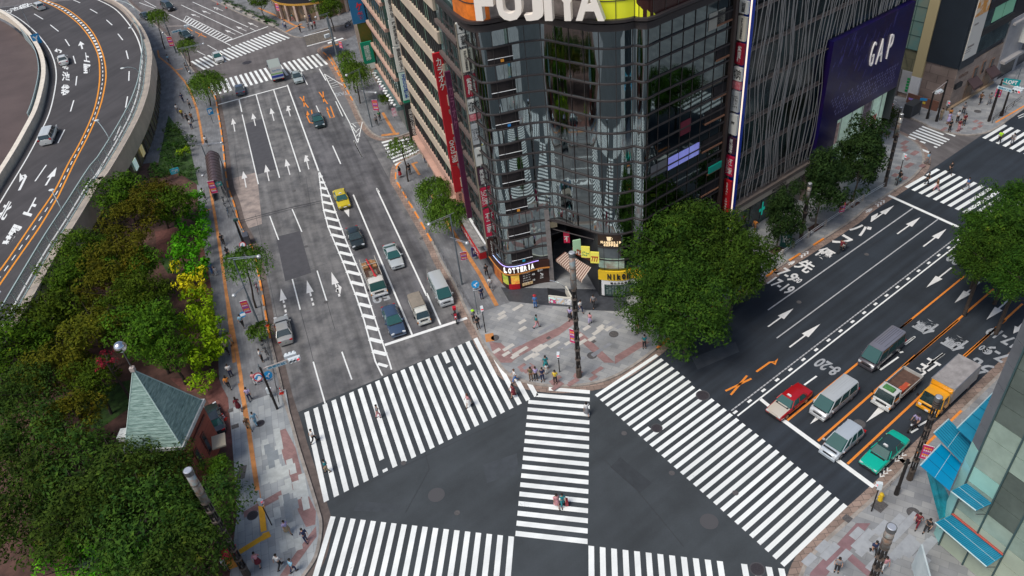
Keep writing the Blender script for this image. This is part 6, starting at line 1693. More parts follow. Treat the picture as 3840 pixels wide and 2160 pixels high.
def greenhouse(root,xb0,xb1,xr0,xr1,zb,zr,wb,wr,paint_,glass,side_dark=False,nb=1,roofm=None,wf=None,flat=True):
 """xb0,xb1 = front and rear of the glass at the belt, xr0,xr1 = front and rear of the roof"""
 wf=wf or wb*.88
 base=[(xb0,-wf,zb),(xb0,wf,zb),(xb0-.35*(xb0-xr0)if 0 else xb0-.22,wb,zb),(xb1+.15,wb,zb),(xb1,wb*.86,zb),(xb1,-wb*.86,zb),(xb1+.15,-wb,zb),(xb0-.22,-wb,zb)]
 top=[(xr0,-wr*.90,zr),(xr0,wr*.90,zr),(xr0-.14,wr,zr-.01),(xr1+.1,wr,zr-.01),(xr1,wr*.88,zr-.02),(xr1,-wr*.88,zr-.02),(xr1+.1,-wr,zr-.01),(xr0-.14,-wr,zr-.01)]
 b=MB();b.loft([base,top]);g_=b.build('windows',glass,root)
 b=MB()
 t2=[(x*1.0,y*.80,z+.055)for x,y,z in top];t3=[((x-(xr0+xr1)/2)*.8+(xr0+xr1)/2,y*.5,z+.085)for x,y,z in top]
 t0=[(x,y*1.02,z-.03)for x,y,z in top]
 b.loft([t0,[(x,y*.985,z+.03)for x,y,z in top],t2,t3]);rf_=b.build('roof',roofm or paint_,root);smooth_by_angle(rf_,40)
 b=MB()
 for i in(2,7):  # front pillars
  b.tube(base[i],top[i],.045,.035,5)
 for i in(3,6):b.tube(base[i],top[i],.06,.05,5)
 for k in range(nb):
  t=(k+1)/(nb+1);x0=base[2][0]*(1-t)+base[3][0]*t;x1=top[2][0]*(1-t)+top[3][0]*t
  for s in(-1,1):b.tube((x0,s*(wb+.004),zb),(x1,s*(wr+.004),zr),.035,.03,4)
 b.build('pillars',paint_,root)
 return g_
def lights(root,xf,xr,zf,zr_,yf,yr,wl=.34,hl=.13,plate=True):
 for s in(-1,1):
  b=MB();b.box(xf-.03,s*yf,zf,.16,wl,hl,-s*.25);b.build('headlight',lampw,root)
  b=MB();b.box(xr+.03,s*yr,zr_,.12,wl*.95,hl*1.1,s*.15);b.build('taillight',lampr,root)
 if plate:
  b=MB();b.box(xf+.01,0,.36,.03,.34,.17);p=b.build('number_plate',plate_m,root)
  b=MB();b.box(xf+.03,0,.36,.01,.22,.05);b.build('plate_marks',plate_g,p)
  b=MB();b.box(xr-.02,0,.5,.03,.34,.17);p=b.build('number_plate',plate_m,root)
  b=MB();b.box(xr-.04,0,.5,.01,.22,.05);b.build('plate_marks',plate_g,p)
def mirrors(root,x,w,z,m):
 for s in(-1,1):
  b=MB();b.box(x,s*(w+.1),z,.12,.2,.13);b.build('wing_mirror',m,root)
def place(root,k,c,heading,z=0.0,zg=0.6):
 P=W(k,c[0],c[1],zg+z);root.location=(P.x,P.y,z);root.rotation_euler=(0,0,heading)
SED=[(2.36,.50,.60),(2.31,.62,.74),(2.1,.70,.82),(1.5,.80,.865),(.95,.88,.875),(0,.90,.88),(-1.0,.91,.88),(-1.7,.93,.87),(-2.1,.90,.82),(-2.3,.84,.76),(-2.36,.55,.66)]
def sedan(label,col,k,c,heading,L=4.7,Wd=1.78,H=1.46,roofcol=None,hoodcol=None,taxi=False,boxy=False,glass=None,cat='car',z=0.0,group=None,name='parked_car',metal=.25,sporty=False,zg=.6,plate=True,zs=1.0):
 root=thing(name,label,cat,(0,0,0),0,group)
 pm_=carpaint(*col)if not isinstance(col[0],tuple)else col
 pm_=carpaint(col[0],col[1],metal)
 sx,sy=L/4.72,Wd/1.76
 prof=list(SED)
 if boxy:prof=[(2.35,.55,.76),(2.31,.74,.82),(2.1,.78,.85),(1.5,.84,.865),(.95,.89,.87),(0,.90,.88),(-1.0,.92,.88),(-1.7,.94,.87),(-2.2,.93,.85),(-2.33,.88,.82),(-2.36,.55,.78)]
 b=MB();b.loft([section(x*sx,z_,w*sy)for x,z_,w in prof]);bd=b.build('body',pm_,root);smooth_by_angle(bd,32)
 if hoodcol:
  b=MB();hm=carpaint(*hoodcol)
  b.loft([[(x*sx,y*w*sy,z_+.028-.07*(abs(y)>.8))for y in(-.9,-.5,0,.5,.9)]+[(x*sx,y*w*sy,z_-.05)for y in(.9,-.9)]for x,z_,w in[p for p in prof if p[0]>.9]]);h_=b.build('bonnet',hm,bd);smooth_by_angle(h_,40)
 xb0,xb1,xr0,xr1=(1.05,-1.72,.22,-1.12)if not boxy else(.98,-1.62,.42,-1.18)
 if sporty:xb0,xb1,xr0,xr1=1.0,-1.9,.05,-.85
 greenhouse(root,xb0*sx,xb1*sx,xr0*sx,xr1*sx,.90,H-.08,.82*sy,.62*sy,pm_,glass or cglass,roofm=carpaint(*roofcol)if roofcol else None)
 for x in(1.42,-1.38):
  for s in(-1,1):wheel(root,x*sx,s*.87*sy)
 lights(root,2.30*sx,-2.32*sx,.62 if not boxy else .64,.76,.58*sy,.60*sy,plate=plate)
 mirrors(root,.72*sx,.84*sy,.95,pm_ if not taxi else trim_m)
 b=MB();b.box(2.36*sx,0,.36,.10,1.5*sy,.14);b.build('front_bumper',pm_ if not taxi else trim_m,root)
 b=MB();b.box(2.385*sx,0,.55,.04,.75*sy,.11);b.build('grille',chrome if boxy else trim_m,root)
 for s in(-1,1):
  for x in(.02,-.92):b=MB();b.box(x*sx,s*.885*sy,.80,.14,.02,.03);b.build('door_handle',alu,root)
 b=MB();b.box(1.10*sx,0,.895,.18,1.25*sy,.02);b.build('wiper_cowl',trim_m,root)
 if taxi:
  b=MB();b.box((xr0-.25)*sx,0,H+.09,.16,.42,.13,taper=.7);t_=b.build('roof_lamp',white_p,root)
  b=MB();put_text(b,'TAXI',((xr0-.25)*sx+.09,0,H+.09),(0,-1,0),(0,0,1),.3,.08);b.build('lamp_lettering',ink,t_)
 place(root,k,c,heading,z,zg)
 if zs!=1.0:root.scale=(zs,zs,zs)
 return root
def van(label,col,k,c,heading,L=4.7,Wd=1.7,H=1.98,kind='hiace',glass=None,z=0.0,group=None,roofcol=None,metal=.25,cat='van',name='van',lowcol=None):
 root=thing(name,label,cat,(0,0,0),0,group);pm_=carpaint(col[0],col[1],metal)
 h=L/2
 if kind=='hiace':
  prof=[(h,.60,.70),(h-.04,.85,.80),(h-.22,1.0,.845),(h-.6,1.06,.85),(0,1.08,.855),(-h+.3,1.08,.85),(-h+.05,1.06,.82),(-h,.6,.78)]
  gh=(h-.30,-h+.06,h-1.12,-h+.16,1.06,H-.09,.825,.72)
 else:
  prof=[(h,.55,.62),(h-.05,.68,.74),(h-.3,.82,.81),(h-.75,.95,.83),(0,1.0,.845),(-h+.3,1.02,.84),(-h+.05,1.0,.80),(-h,.55,.74)]
  gh=(h-.62,-h+.08,h-1.65,-h+.35,.98,H-.09,.80,.66)
 sy=Wd/1.7
 b=MB();b.loft([section(x,z_,w*sy)for x,z_,w in prof]);bd=b.build('body',pm_,root);smooth_by_angle(bd,32)
 x0,x1,r0,r1,zb,zr,wb,wr=gh
 greenhouse(root,x0,x1,r0,r1,zb,zr,wb*sy,wr*sy,pm_,glass or cglass,nb=2,roofm=carpaint(*roofcol)if roofcol else None)
 for y in(-.5,-.3,-.1,.1,.3,.5):b=MB();b.box((r0+r1)/2-.2,y*sy,zr+.085-abs(y)*.08,(r0-r1)*.78,.035,.03);b.build('roof_rib',pm_,root)
 for x in(h-.85,-h+.95):
  for s in(-1,1):wheel(root,x,s*.845*sy,.32)
 lights(root,h-.04,-h+.02,.72 if kind=='hiace' else .66,1.0,.62*sy,.74*sy,wl=.3,hl=.2)
 mirrors(root,h-.75,.84*sy,1.12,pm_)
 b=MB();b.box(h+.01,0,.36,.12,1.5*sy,.22);b.build('front_bumper',pm_,root)
 b=MB();b.box(h+.0,0,.66,.06,.8*sy,.14);b.build('grille',trim_m,root)
 b=MB();b.box(h-.27,0,1.05,.16,1.25*sy,.02);b.build('wiper_cowl',trim_m,root)
 for s in(-1,1):b=MB();b.box(-.1,s*.862*sy,.92,.16,.02,.03);b.build('door_handle',trim_m,root);b=MB();b.box(-.5,s*.862*sy,1.0,h*1.1,.012,.02);b.build('door_rail',trim_m,root)
 place(root,k,c,heading,z,.8)
 return root
def truck(label,cabcol,k,c,heading,L=5.0,Wd=1.75,cabL=1.55,cabH=1.95,bed='flat',boxH=2.6,bedcol=None,boxcol=None,z=0.0,name='truck',cat='truck',boxm=None,boxtop=None):
 root=thing(name,label,cat);pm_=carpaint(cabcol[0],cabcol[1],.05)
 h=L/2;hw=Wd/2
 b=MB();b.box(0,0,.52,L-.3,.7,.18);b.build('chassis',trim_m,root)
 prof=[(h,.55,hw*.86),(h-.05,.95,hw*.93),(h-.15,1.06,hw*.97),(h-cabL*.5,1.1,hw),(h-cabL,1.1,hw)]
 b=MB();b.loft([section(x,z_,w,.34)for x,z_,w in prof]);cb=b.build('cab',pm_,root);smooth_by_angle(cb,32)
 greenhouse(root,h-.10,h-cabL,h-.42,h-cabL+.06,1.06,cabH-.08,hw*.96,hw*.86,pm_,cglass_l if bed=='load' else cglass,nb=0,wf=hw*.9)
 b=MB();b.box(h-cabL+.03,0,1.45,.06,Wd*.9,.75);b.build('cab_rear',pm_,root)
 for x in(h-.75,-h+1.0):
  for s in(-1,1):wheel(root,x,s*(hw-.03),.36,.24)
 for s in(-1,1):
  b=MB();b.box(h+.0,s*hw*.72,.66,.08,.26,.18);b.build('headlight',lampw,root)
  b=MB();b.box(h+.0,s*hw*.93,.68,.10,.10,.14);b.build('indicator',lampo,root)
  b=MB();b.box(h-.2,s*(hw+.16),1.35,.08,.18,.3);b.build('wing_mirror',trim_m,root)
  b=MB();b.box(-h-.0,s*hw*.75,.62,.06,.3,.12);b.build('taillight',lampr,root)
 b=MB();b.box(h+.03,0,.42,.12,Wd*.96,.22);b.build('front_bumper',pm_ if bed!='load' else white_p,root)
 b=MB();b.box(h+.0,0,.80,.06,Wd*.55,.16);b.build('grille',trim_m,root)
 b=MB();b.box(h+.1,0,.42,.02,.34,.17);b.build('number_plate',plate_m,root)
 x0,x1=-h,h-cabL-.1
 if bed in('flat','load'):
  b=MB();b.box((x0+x1)/2,0,.92,x1-x0,Wd,.1);b.build('bed_floor',bedcol or mat('bed_brown',(0.10,0.055,0.04),.8,var=.25,scale=3),root)
  sm=mat('bed_side',(0.42,0.42,0.40),.6,var=.15,scale=3)
  for(cx_,cy_,sx_,sy_)in(((x0+x1)/2,hw,x1-x0,.05),((x0+x1)/2,-hw,x1-x0,.05),(x0,0,.05,Wd),(x1,0,.06,Wd)):
   b=MB();b.box(cx_,cy_,1.12,sx_,sy_,.42);b.build('bed_side',sm,root)
 if bed=='flat':
  b=MB();b.path([(x1+.08,-hw+.1,1.2),(x1+.08,-hw+.1,1.85),(x1+.08,hw-.1,1.85),(x1+.08,hw-.1,1.2)],.03,5);b.build('head_rail',trim_m,root)
  b=MB();b.box(x1-.6,.45,1.14,.6,.5,.34);b.box(x1-1.35,.4,1.04,1.0,.45,.14);b.build('load_boxes',mat('load_red',(0.45,0.07,0.03),.7,col2=(0.55,0.3,0.12),scale=1.2,lo=.48,hi=.52),root)
  b=MB();b.box(h-cabL*.55,0,cabH+.12,.55,1.0,.14,taper=.9);b.build('roof_bundle',mat('bundle_green',(0.06,0.20,0.06),.8,var=.3,scale=5),root)
 if bed=='load':
  rd_=random.Random(5);cm=mat('cardboard',(0.36,0.19,0.08),.8,var=.25,scale=2)
  for i,(bx,by,sx_,sy_,sz_)in enumerate(((x0+.5,-.55,.6,.5,.4),(x0+.45,.2,.7,.6,.5),(x0+.55,.62,.6,.4,.45),(x0+1.1,-.5,.4,.6,.35),(x0+1.15,.6,.5,.45,.3))):
   b=MB();b.box(bx,by,.97+sz_/2,sx_,sy_,sz_,rd_.uniform(-.15,.15));b.build('cardboard_box',cm,root)
  b=MB();b.box(x1-1.1,.05,1.35,1.0,.9,.7);b.build('pump_unit',mat('pump_grey',(0.10,0.14,0.13),.5,col2=(0.3,0.2,0.12),scale=4),root)
  b=MB()
  for yy in(-hw+.06,hw-.06):
   for xx in(x1-.1,(x0+x1)/2,x0+.1):b.tube((xx,yy,1.2),(xx,yy,1.9),.025,.025,5)
   b.tube((x0+.1,yy,1.9),(x1-.1,yy,1.9),.025,.025,5)
  b.tube((x1-.1,-hw+.06,1.9),(x1-.1,hw-.06,1.9),.03,.03,5);b.tube((x0+1.6,-hw+.06,1.9),(x0+1.6,hw-.06,1.9),.03,.03,5)
  b.build('frame_rails',mat('rail_cream',(0.6,0.57,0.5),.5),root)
  b=MB();b.tube((x0+.2,-.1,1.75),(x1+.15,.15,2.0),.09,.09,8);b.tube((x1-.3,.1,1.95),(x1+.3,.2,2.05),.16,.12,8);b.build('red_crane_arm',mat('crane_red',(0.5,0.02,0.03),.45),root)
 if bed=='box':
  bm_=boxm or mat('box_alu',(0.40,0.41,0.41),.4,metal=.3,var=.1,scale=1.2)
  b=MB();b.bbox(x0,-hw-.03,.75,x1,hw+.03,boxH);bx_=b.build('cargo_box',bm_,root)
  b=MB();b.bbox(x0+.03,-hw,boxH,x1-.03,hw,boxH+.03);b.build('box_roof',boxtop or mat('box_roof',(0.36,0.34,0.34),.6,var=.15,scale=1.5),bx_)
  b=MB()
  for xx in(x0,x1):
   for yy in(-hw-.03,hw+.03):b.box(xx,yy,(.75+boxH)/2,.06,.06,boxH-.75)
  for yy in(-hw-.03,hw+.03):b.box((x0+x1)/2,yy,boxH,x1-x0,.05,.05);b.box((x0+x1)/2,yy,.78,x1-x0,.05,.08)
  b.build('box_edges',alu,bx_)
 if bed=='canvas':
  b=MB();b.box((x0+x1)/2,0,.95,x1-x0,Wd,.45);b.build('bed_side',mat('kei_white',(0.6,0.6,0.56),.5),root)
  secs=[]
  for x in(x0,x0+.05,x1-.05,x1):secs.append([(x,-hw,1.15),(x,-hw,1.7),(x,-hw*.85,1.82),(x,0,1.86),(x,hw*.85,1.82),(x,hw,1.7),(x,hw,1.15)])
  b=MB();b.loft(secs);b.build('canvas_cover',mat('canvas_tan',(0.24,0.21,0.17),.9,var=.1,scale=2),root)
 place(root,k,c,heading,z,1.0)
 return root
HD=ang(W('d2',1378,182),W('d2',1822,1238))  # oncoming on the boulevard
HU=HD+PI
HRD=RA+PI  # towards the crossing on the avenue
gr='vehicles queueing on the boulevard';gr2='vehicles waiting at the avenue stop line'
sedan('bright yellow taxi behind the dark sedan on the boulevard',('yellow',(0.72,0.56,0.01)),'d2',(1290,210),HD,boxy=True,taxi=True,cat='taxi',name='taxi',L=4.6,glass=cglass_l,metal=0)
sedan('dark grey-green sedan between the yellow taxi and the loaded truck',('darkgreen',(0.022,0.032,0.032)),'d2',(1392,500),HD,name='sedan',L=4.5)
truck('white flatbed truck loaded with boxes and a red crane arm',('white',(0.70,0.68,0.62)),'d2',(1530,800),HD,L=5.9,Wd=1.95,bed='load',cabH=2.05)
sedan('silver-white sports coupe alone in the middle oncoming lane',('pearl',(0.52,0.56,0.56)),'d2',(1680,640),HD,name='sports_car',sporty=True,H=1.35,L=4.8,glass=cglass_l)
van('long silver van in the lane beside the right kerb of the boulevard',('silver',(0.55,0.58,0.58)),'d3',(105,895),HD,L=4.8,glass=cglass_l)
truck('small white truck with a tan canvas cover near the stop line',('keiwhite',(0.66,0.66,0.60)),'d2',(1875,1040),HD,L=3.9,Wd=1.5,cabL=1.25,cabH=1.75,bed='canvas')
sedan('navy blue sedan first in line at the boulevard stop line',('navy',(0.05,0.085,0.15)),'d2',(1680,1125),HD,name='sedan',L=5.0,Wd=1.85,metal=.5,glass=cglass_l)
sedan('silver sedan at the left kerb seen from behind with red tail lights',('silver2',(0.40,0.40,0.38)),'d2',(848,1195),HU,name='sedan',L=4.75,metal=.4)
truck('white box truck with green and blue stripes crossing the far zebra',('white2',(0.66,0.66,0.64)),'c2',(795,540),HU,L=6.2,Wd=2.1,bed='box',boxH=2.9,boxm=mat('box_white',(0.66,0.66,0.64),.5),boxtop=mat('box_top_sage',(0.30,0.34,0.31),.6))
tr_=bpy.data.objects['cargo_box']
b=MB();b.box(-3.12,0,1.75,.02,2.1,.14);b.build('green_stripe',mat('stripe_green',(0.2,0.55,0.05),.5),tr_)
b=MB();b.box(-3.12,0,1.25,.02,2.1,.4);b.build('blue_stripe',mat('stripe_blue',(0.02,0.06,0.4),.5),tr_)
b=MB();put_text(b,'Aqua Clara',(-3.13,0,2.35),(0,-1,0),(0,0,1),1.5,.28,bold=.03);b.build('box_lettering',mat('letter_blue',(0.03,0.2,0.5),.5),tr_)
sedan('pale silver car between the box truck and the far white triangle',('silver3',(0.40,0.47,0.46)),'c2',(955,580),HD,name='car',L=4.5)
sedan('dark blue-grey car at the far stop line left of the box truck',('slate',(0.08,0.10,0.14)),'c2',(520,672),HU,name='car',L=4.3)
sedan('dark green car beside the orange painted arrows',('bottle',(0.025,0.05,0.05)),'c2',(1112,905),HD,name='car',L=4.6,glass=cglass_l)
sedan('white car turning over the upper far zebra crossing',('white3',(0.74,0.74,0.70)),'c2',(355,430),HD+.12,name='car',L=4.4,glass=cglass_l)
HT=ang(W('c2',80,38),W('c2',548,260))
van('black minivan at the top edge in the far road',('black',(0.018,0.02,0.025)),'c1',(1265,45),HT,kind='mini',L=4.9,H=1.9,name='minivan')
sedan('dark teal car under the far traffic sign arm',('teal',(0.03,0.06,0.06)),'c1',(1400,262),HT,name='car',L=4.4)
sedan('black car half hidden by the first roadside willow',('black2',(0.02,0.02,0.022)),'c1',(1100,122),HT,name='car',L=4.4)
def exh(k,a,c):return ang(W(k,*a,ZE),W(k,*c,ZE))
van('white car on the elevated road at the top edge',('exwhite',(0.74,0.74,0.70)),'c1',(290,42),exh('c1',(340,75),(230,15)),kind='mini',L=4.2,H=1.6,z=ZE,name='car',cat='car',roofcol=('exwhite',(0,0,0)))
sedan('white sedan beside the painted characters on the elevated road',('exwhite2',(0.8,0.8,0.76)),'c1',(475,450),exh('c1',(490,530),(455,390)),z=ZE,name='car',L=4.3)
van('large silver-white van on the lower stretch of the elevated road',('exsilver',(0.74,0.76,0.73)),'c1',(362,1010),exh('c1',(310,1130),(410,900)),L=5.4,Wd=1.9,kind='mini',H=1.7,z=ZE,name='van')
# avenue
sedan('red taxi with a cream bonnet first in line on the avenue',('red',(0.50,0.008,0.012)),'e5',(120,460),HRD,boxy=True,taxi=True,hoodcol=('cream',(0.66,0.60,0.50)),cat='taxi',name='taxi',L=4.6,glass=cglass_l,metal=0)
van('silver van between the red taxi and the silver-blue minivan',('silver4',(0.5,0.52,0.53)),'e5',(375,445),HRD,L=4.9,glass=cglass_l,roofcol=('silver',(0,0,0)))
van('dark grey-violet van behind the others beside the painted lane arrow',('violetgrey',(0.075,0.072,0.085)),'e5',(645,172),HRD,L=5.2,H=2.15,roofcol=('violetroof',(0.22,0.22,0.26)),glass=cglass_l)
truck('white tipper truck with an empty brown bed and green bundle on its cab',('white4',(0.60,0.62,0.60)),'e5',(733,380),HRD,L=5.0,Wd=1.8,bed='flat')
truck('yellow cab truck with a grey metal cargo box',('truckyellow',(0.80,0.36,0.01)),'e5',(1015,385),HRD,L=6.1,Wd=2.0,bed='box',boxH=2.5,cabH=2.05,cabL=1.6,boxtop=mat('box_roof_grey',(0.30,0.285,0.28),.6,var=.2,scale=1.5))
b=MB();bx_=[o for o in bpy.data.objects if o.name.startswith('cargo_box')][-1]
b.box(1.41,0,2.2,.04,1.9,.55);b.build('yellow_headboard',carpaint('truckyellow',(0,0,0)),bx_)
van('silver-blue minivan with a yellow number plate at the stop line',('silverblue',(0.52,0.58,0.63)),'e5',(420,678),HRD,kind='mini',L=4.1,H=1.7,glass=cglass_l,name='minivan')
sedan('bright teal green taxi nearest the right kerb',('tealgreen',(0.0,0.52,0.36)),'e5',(660,742),HRD,boxy=True,taxi=True,cat='taxi',name='taxi',L=4.8,roofcol=('darkroof',(0.03,0.06,0.06)),glass=cglass_l,metal=0)
sedan('dark parked car half hidden behind the brick police box',('darkparked',(0.03,0.04,0.045)),'e1',(1205,560),LA+.15,name='car',L=4.4,glass=cglass_l)
# motorcycles and bicycles
def motorbike(label,col,k,c,heading,rider=None,small=False,box=False):
 root=thing('motorcycle' if not small else 'scooter',label,'motorcycle');m=carpaint(col[0],col[1],0)
 for x in(.65,-.62):
  b=MB();b.tube((x,-.06,.3),(x,.06,.3),.3,.3,16);o=b.build('wheel',tyre_m,root);b=MB();b.tube((x,-.065,.3),(x,.065,.3),.17,.17,10);b.build('rim',rim_m,o)
 b=MB();b.loft([[(x,-w,z0),(x,w,z0),(x,w*.8,z1),(x,-w*.8,z1)]for x,w,z0,z1 in((.62,.05,.55,.8),(.45,.16,.4,.95),(.15,.17,.35,.9),(-.3,.15,.45,.78),(-.75,.12,.6,.85),(-.9,.05,.7,.82))]);o=b.build('fairing',m,root);smooth_by_angle(o,50)
 b=MB();b.box(-.3,0,.84,.7,.24,.1);b.build('seat',trim_m,root)
 b=MB();b.tube((.5,0,.5),(.42,0,1.02),.03,.03,6);b.tube((.42,-.34,1.05),(.42,.34,1.05),.02,.02,6);b.build('handlebar',trim_m,root)
 b=MB();b.tube((.62,-.07,.32),(.48,-.07,.85),.025,.025,6);b.tube((.62,.07,.32),(.48,.07,.85),.025,.025,6);b.build('fork',alu,root)
 b=MB();b.sphere((.58,0,.88),.09,8,6);b.build('headlight',lampw,root)
 b=MB();b.tube((-.1,-.16,.3),(-.75,-.18,.36),.05,.05,6);b.build('exhaust',chrome,root)
 for s in(-1,1):
  b=MB();b.box(.42,s*.34,1.2,.04,.12,.08);b.build('mirror',trim_m,root)
 if box:b=MB();b.box(-.75,0,1.05,.38,.38,.32);b.build('top_box',m,root)
 place(root,k,c,heading,0,.5)
 return root
motorbike('red and white motorcycle waiting at the stop line beside the kerb',('mcred',(0.55,0.01,0.03)),'d3',(218,1098),HD-.2,box=True)
mb1=motorbike('black motorcycle ridden between the yellow truck and the teal taxi',('mcblack',(0.02,0.02,0.022)),'e5',(828,592),HRD)
motorbike('small dark scooter parked on the far side street pavement',('mcgrey',(0.15,0.15,0.16)),'c2',(1335,182),1.0,small=True)
def bicycle(label,k,c,rz,col=(0.03,0.03,0.035),z=.15):
 r=thing('bicycle',label,'bicycle',tuple(W(k,c[0],c[1],z)),rz,'bicycles parked along the railing')
 fm_=mat('bike_%02d'%int(col[0]*50),col,.4)
 for x in(.52,-.52):
  b=MB();n=14
  pts=[(x+.32*math.cos(2*PI*i/n),0,.34+.32*math.sin(2*PI*i/n))for i in range(n+1)];b.path(pts,.022,4)
  for i in range(0,n,2):b.tube((x,0,.34),pts[i],.006,.006,3)
  b.build('wheel',tyre_m,r)
 b=MB();b.path([(-.52,0,.34),(-.15,0,.36),(-.22,0,.82),(.4,0,.86),(-.15,0,.36)],.02,5);b.path([(.52,0,.34),(.4,0,.9),(.36,0,1.0)],.018,5);b.path([(-.52,0,.34),(-.2,0,.75)],.014,4);b.build('frame',fm_,r)
 b=MB();b.path([(.2,-.26,1.02),(.38,-.2,1.0),(.38,.2,1.0),(.2,.26,1.02)],.016,5);b.build('handlebar',alu,r)
 b=MB();b.box(-.24,0,.88,.26,.14,.06);b.build('saddle',trim_m,r)
 b=MB();b.box(.6,0,.88,.28,.34,.22,taper=1.1);b.build('basket',steel_mid,r)
 return r
bicycle('bicycle leaning at the railing below the small bare willow','g7',(690,700),LA+.3)
bicycle('bicycle behind the railing close to the round no-turn sign','g7',(700,745),LA+.1,(0.25,0.25,0.26))
bicycle('dark bicycle beside the black signal pole on the left pavement','d2',(408,255),LA)
bicycle('silver bicycle just below the dark one beside the black signal pole','d2',(425,300),LA+.1,(0.35,0.36,0.38))
bicycle('pale blue bicycle third in the row beside the black signal pole','d2',(440,335),LA-.1,(0.12,0.2,0.3))
bicycle('red bicycle at the railing beside the long willow trunk','d2',(662,915),LA,(0.5,0.03,0.03))
bicycle('bicycle near the navy storefront at the far side street','c5',(740,880),RA+1,(0.2,0.25,0.3))
# ================================================================ TREES AND PLANTS
def leafmat(name,dark,light,third=None,scale=1.1,orand=.25):
 m=mat(name,dark,.85,col2=light,scale=scale,objrand=orand,spec=.06,lo=.36,hi=.62)
 if third:
  rp=[n for n in m.node_tree.nodes if n.type=='VALTORGB'][0]
  e=rp.color_ramp.elements.new(.72);e.color=tuple(third)+(1,)
 return m
lf_park=leafmat('leaf_park',(0.018,0.046,0.005),(0.070,0.130,0.008),(0.17,0.15,0.010),1.3)
lf_autumn=leafmat('leaf_autumn',(0.034,0.046,0.005),(0.12,0.12,0.008),(0.24,0.095,0.008),1.2)
lf_bright=leafmat('leaf_bright',(0.03,0.16,0.006),(0.10,0.38,0.01),(0.22,0.52,0.02),2.0,.1)
lf_yel=leafmat('leaf_yellow',(0.25,0.26,0.01),(0.72,0.62,0.015),(0.80,0.68,0.02),2.0,.1)
lf_lime=leafmat('leaf_lime',(0.08,0.19,0.006),(0.28,0.42,0.01),(0.48,0.52,0.015),1.6,.1)
lf_plane=leafmat('leaf_plane',(0.010,0.030,0.005),(0.045,0.095,0.010),(0.13,0.165,0.016),1.0)
lf_dark=leafmat('leaf_dark',(0.009,0.030,0.010),(0.035,0.080,0.020),(0.07,0.13,0.03),1.5)
lf_low=leafmat('leaf_low',(0.012,0.035,0.008),(0.055,0.10,0.012),(0.12,0.12,0.015),.9)
lf_willow=leafmat('leaf_willow',(0.045,0.10,0.012),(0.13,0.24,0.03),(0.24,0.32,0.05),1.5,.15)
lf_red=leafmat('leaf_red',(0.10,0.01,0.01),(0.30,0.02,0.03),None,2,.1)
bark=mat('bark',(0.055,0.042,0.034),.9,var=.35,scale=6,bump=.6,bscale=20)
bark_l=mat('bark_pale',(0.16,0.13,0.10),.9,var=.3,scale=6)
def leaves_mesh(name,clumps,per,size,rnd,up=.65,aspect=.75,m=None):
 vs=[];fs=[]
 for(cx_,cy_,cz_,cr)in clumps:
  for _ in range(int(per*cr*cr*1.9)):
  # points near the shell of the clump, mostly its upper half
   u=rnd.uniform(-.55,1);t=rnd.uniform(0,2*PI);q=math.sqrt(max(0,1-u*u));rr_=cr*rnd.uniform(.62,1.08)
   p=Vector((cx_+q*math.cos(t)*rr_,cy_+q*math.sin(t)*rr_,cz_+u*rr_*.8))
   n=Vector((q*math.cos(t)+rnd.gauss(0,.5),q*math.sin(t)+rnd.gauss(0,.5),u+up+rnd.gauss(0,.4))).normalized()
   a=n.orthogonal().normalized();a.rotate(Matrix.Rotation(rnd.uniform(0,2*PI),3,n));b_=n.cross(a)
   s=size*.76*rnd.choice((.45,.7,1,1.5))*rnd.uniform(.8,1.2);o=len(vs)
   vs+=[tuple(p-a*s),tuple(p+b_*s*aspect*.6),tuple(p+a*s),tuple(p-b_*s*aspect*.6)]
   fs.append((o,o+1,o+2,o+3))
 me=bpy.data.meshes.new(name);me.from_pydata(vs,[],fs);me.materials.append(m);me.update()
 return me
def crown_clumps(rx,rz,n,rnd,cmin=.13,cmax=.36,flat=.0,lobes=0):
 """clump centres filling an uneven ellipsoid; big gaps are left between some of them"""
 out=[];lob=[(rnd.uniform(0,2*PI),rnd.uniform(.62,1.22))for _ in range(8)]
 for i in range(n):
  u=rnd.uniform(-.75,1);t=rnd.uniform(0,2*PI);q=math.sqrt(max(0,1-u*u))
  k=1
  for a,f in lob:
   d=abs((t-a+PI)%(2*PI)-PI)
   if d<.5:k=f
  rr_=rnd.uniform(.5,1.0)*k
  out.append((q*math.cos(t)*rx*rr_,q*math.sin(t)*rx*rr_,u*rz*rr_,rx*rnd.uniform(cmin,cmax)))
 return out
CROWN={}
def crown_mesh(kind,seed):
 key=(kind,seed)
 if key in CROWN:return CROWN[key]
 rnd=random.Random(hash(kind)%1000*0+seed*17+len(kind))
 P=dict(park=(3.6,2.6,70,66,.19,lf_park),autumn=(3.6,2.6,66,66,.19,lf_autumn),big=(5.2,4.4,120,62,.20,lf_plane),plane=(3.2,3.6,100,150,.17,lf_dark),low=(4.2,3.0,80,56,.18,lf_low),bush=(1.5,1.2,20,190,.13,lf_bright),bushy=(1.5,1.2,18,190,.13,lf_yel),bushl=(1.5,1.2,20,170,.13,lf_lime),lowbright=(3.4,2.2,34,80,.17,lf_bright),red=(1.6,1.2,14,120,.15,lf_red))[kind]
 cl=crown_clumps(P[0],P[1],P[2],rnd)
 CROWN[key]=leaves_mesh('crown',cl,P[3],P[4],rnd,m=P[5])
 return CROWN[key]
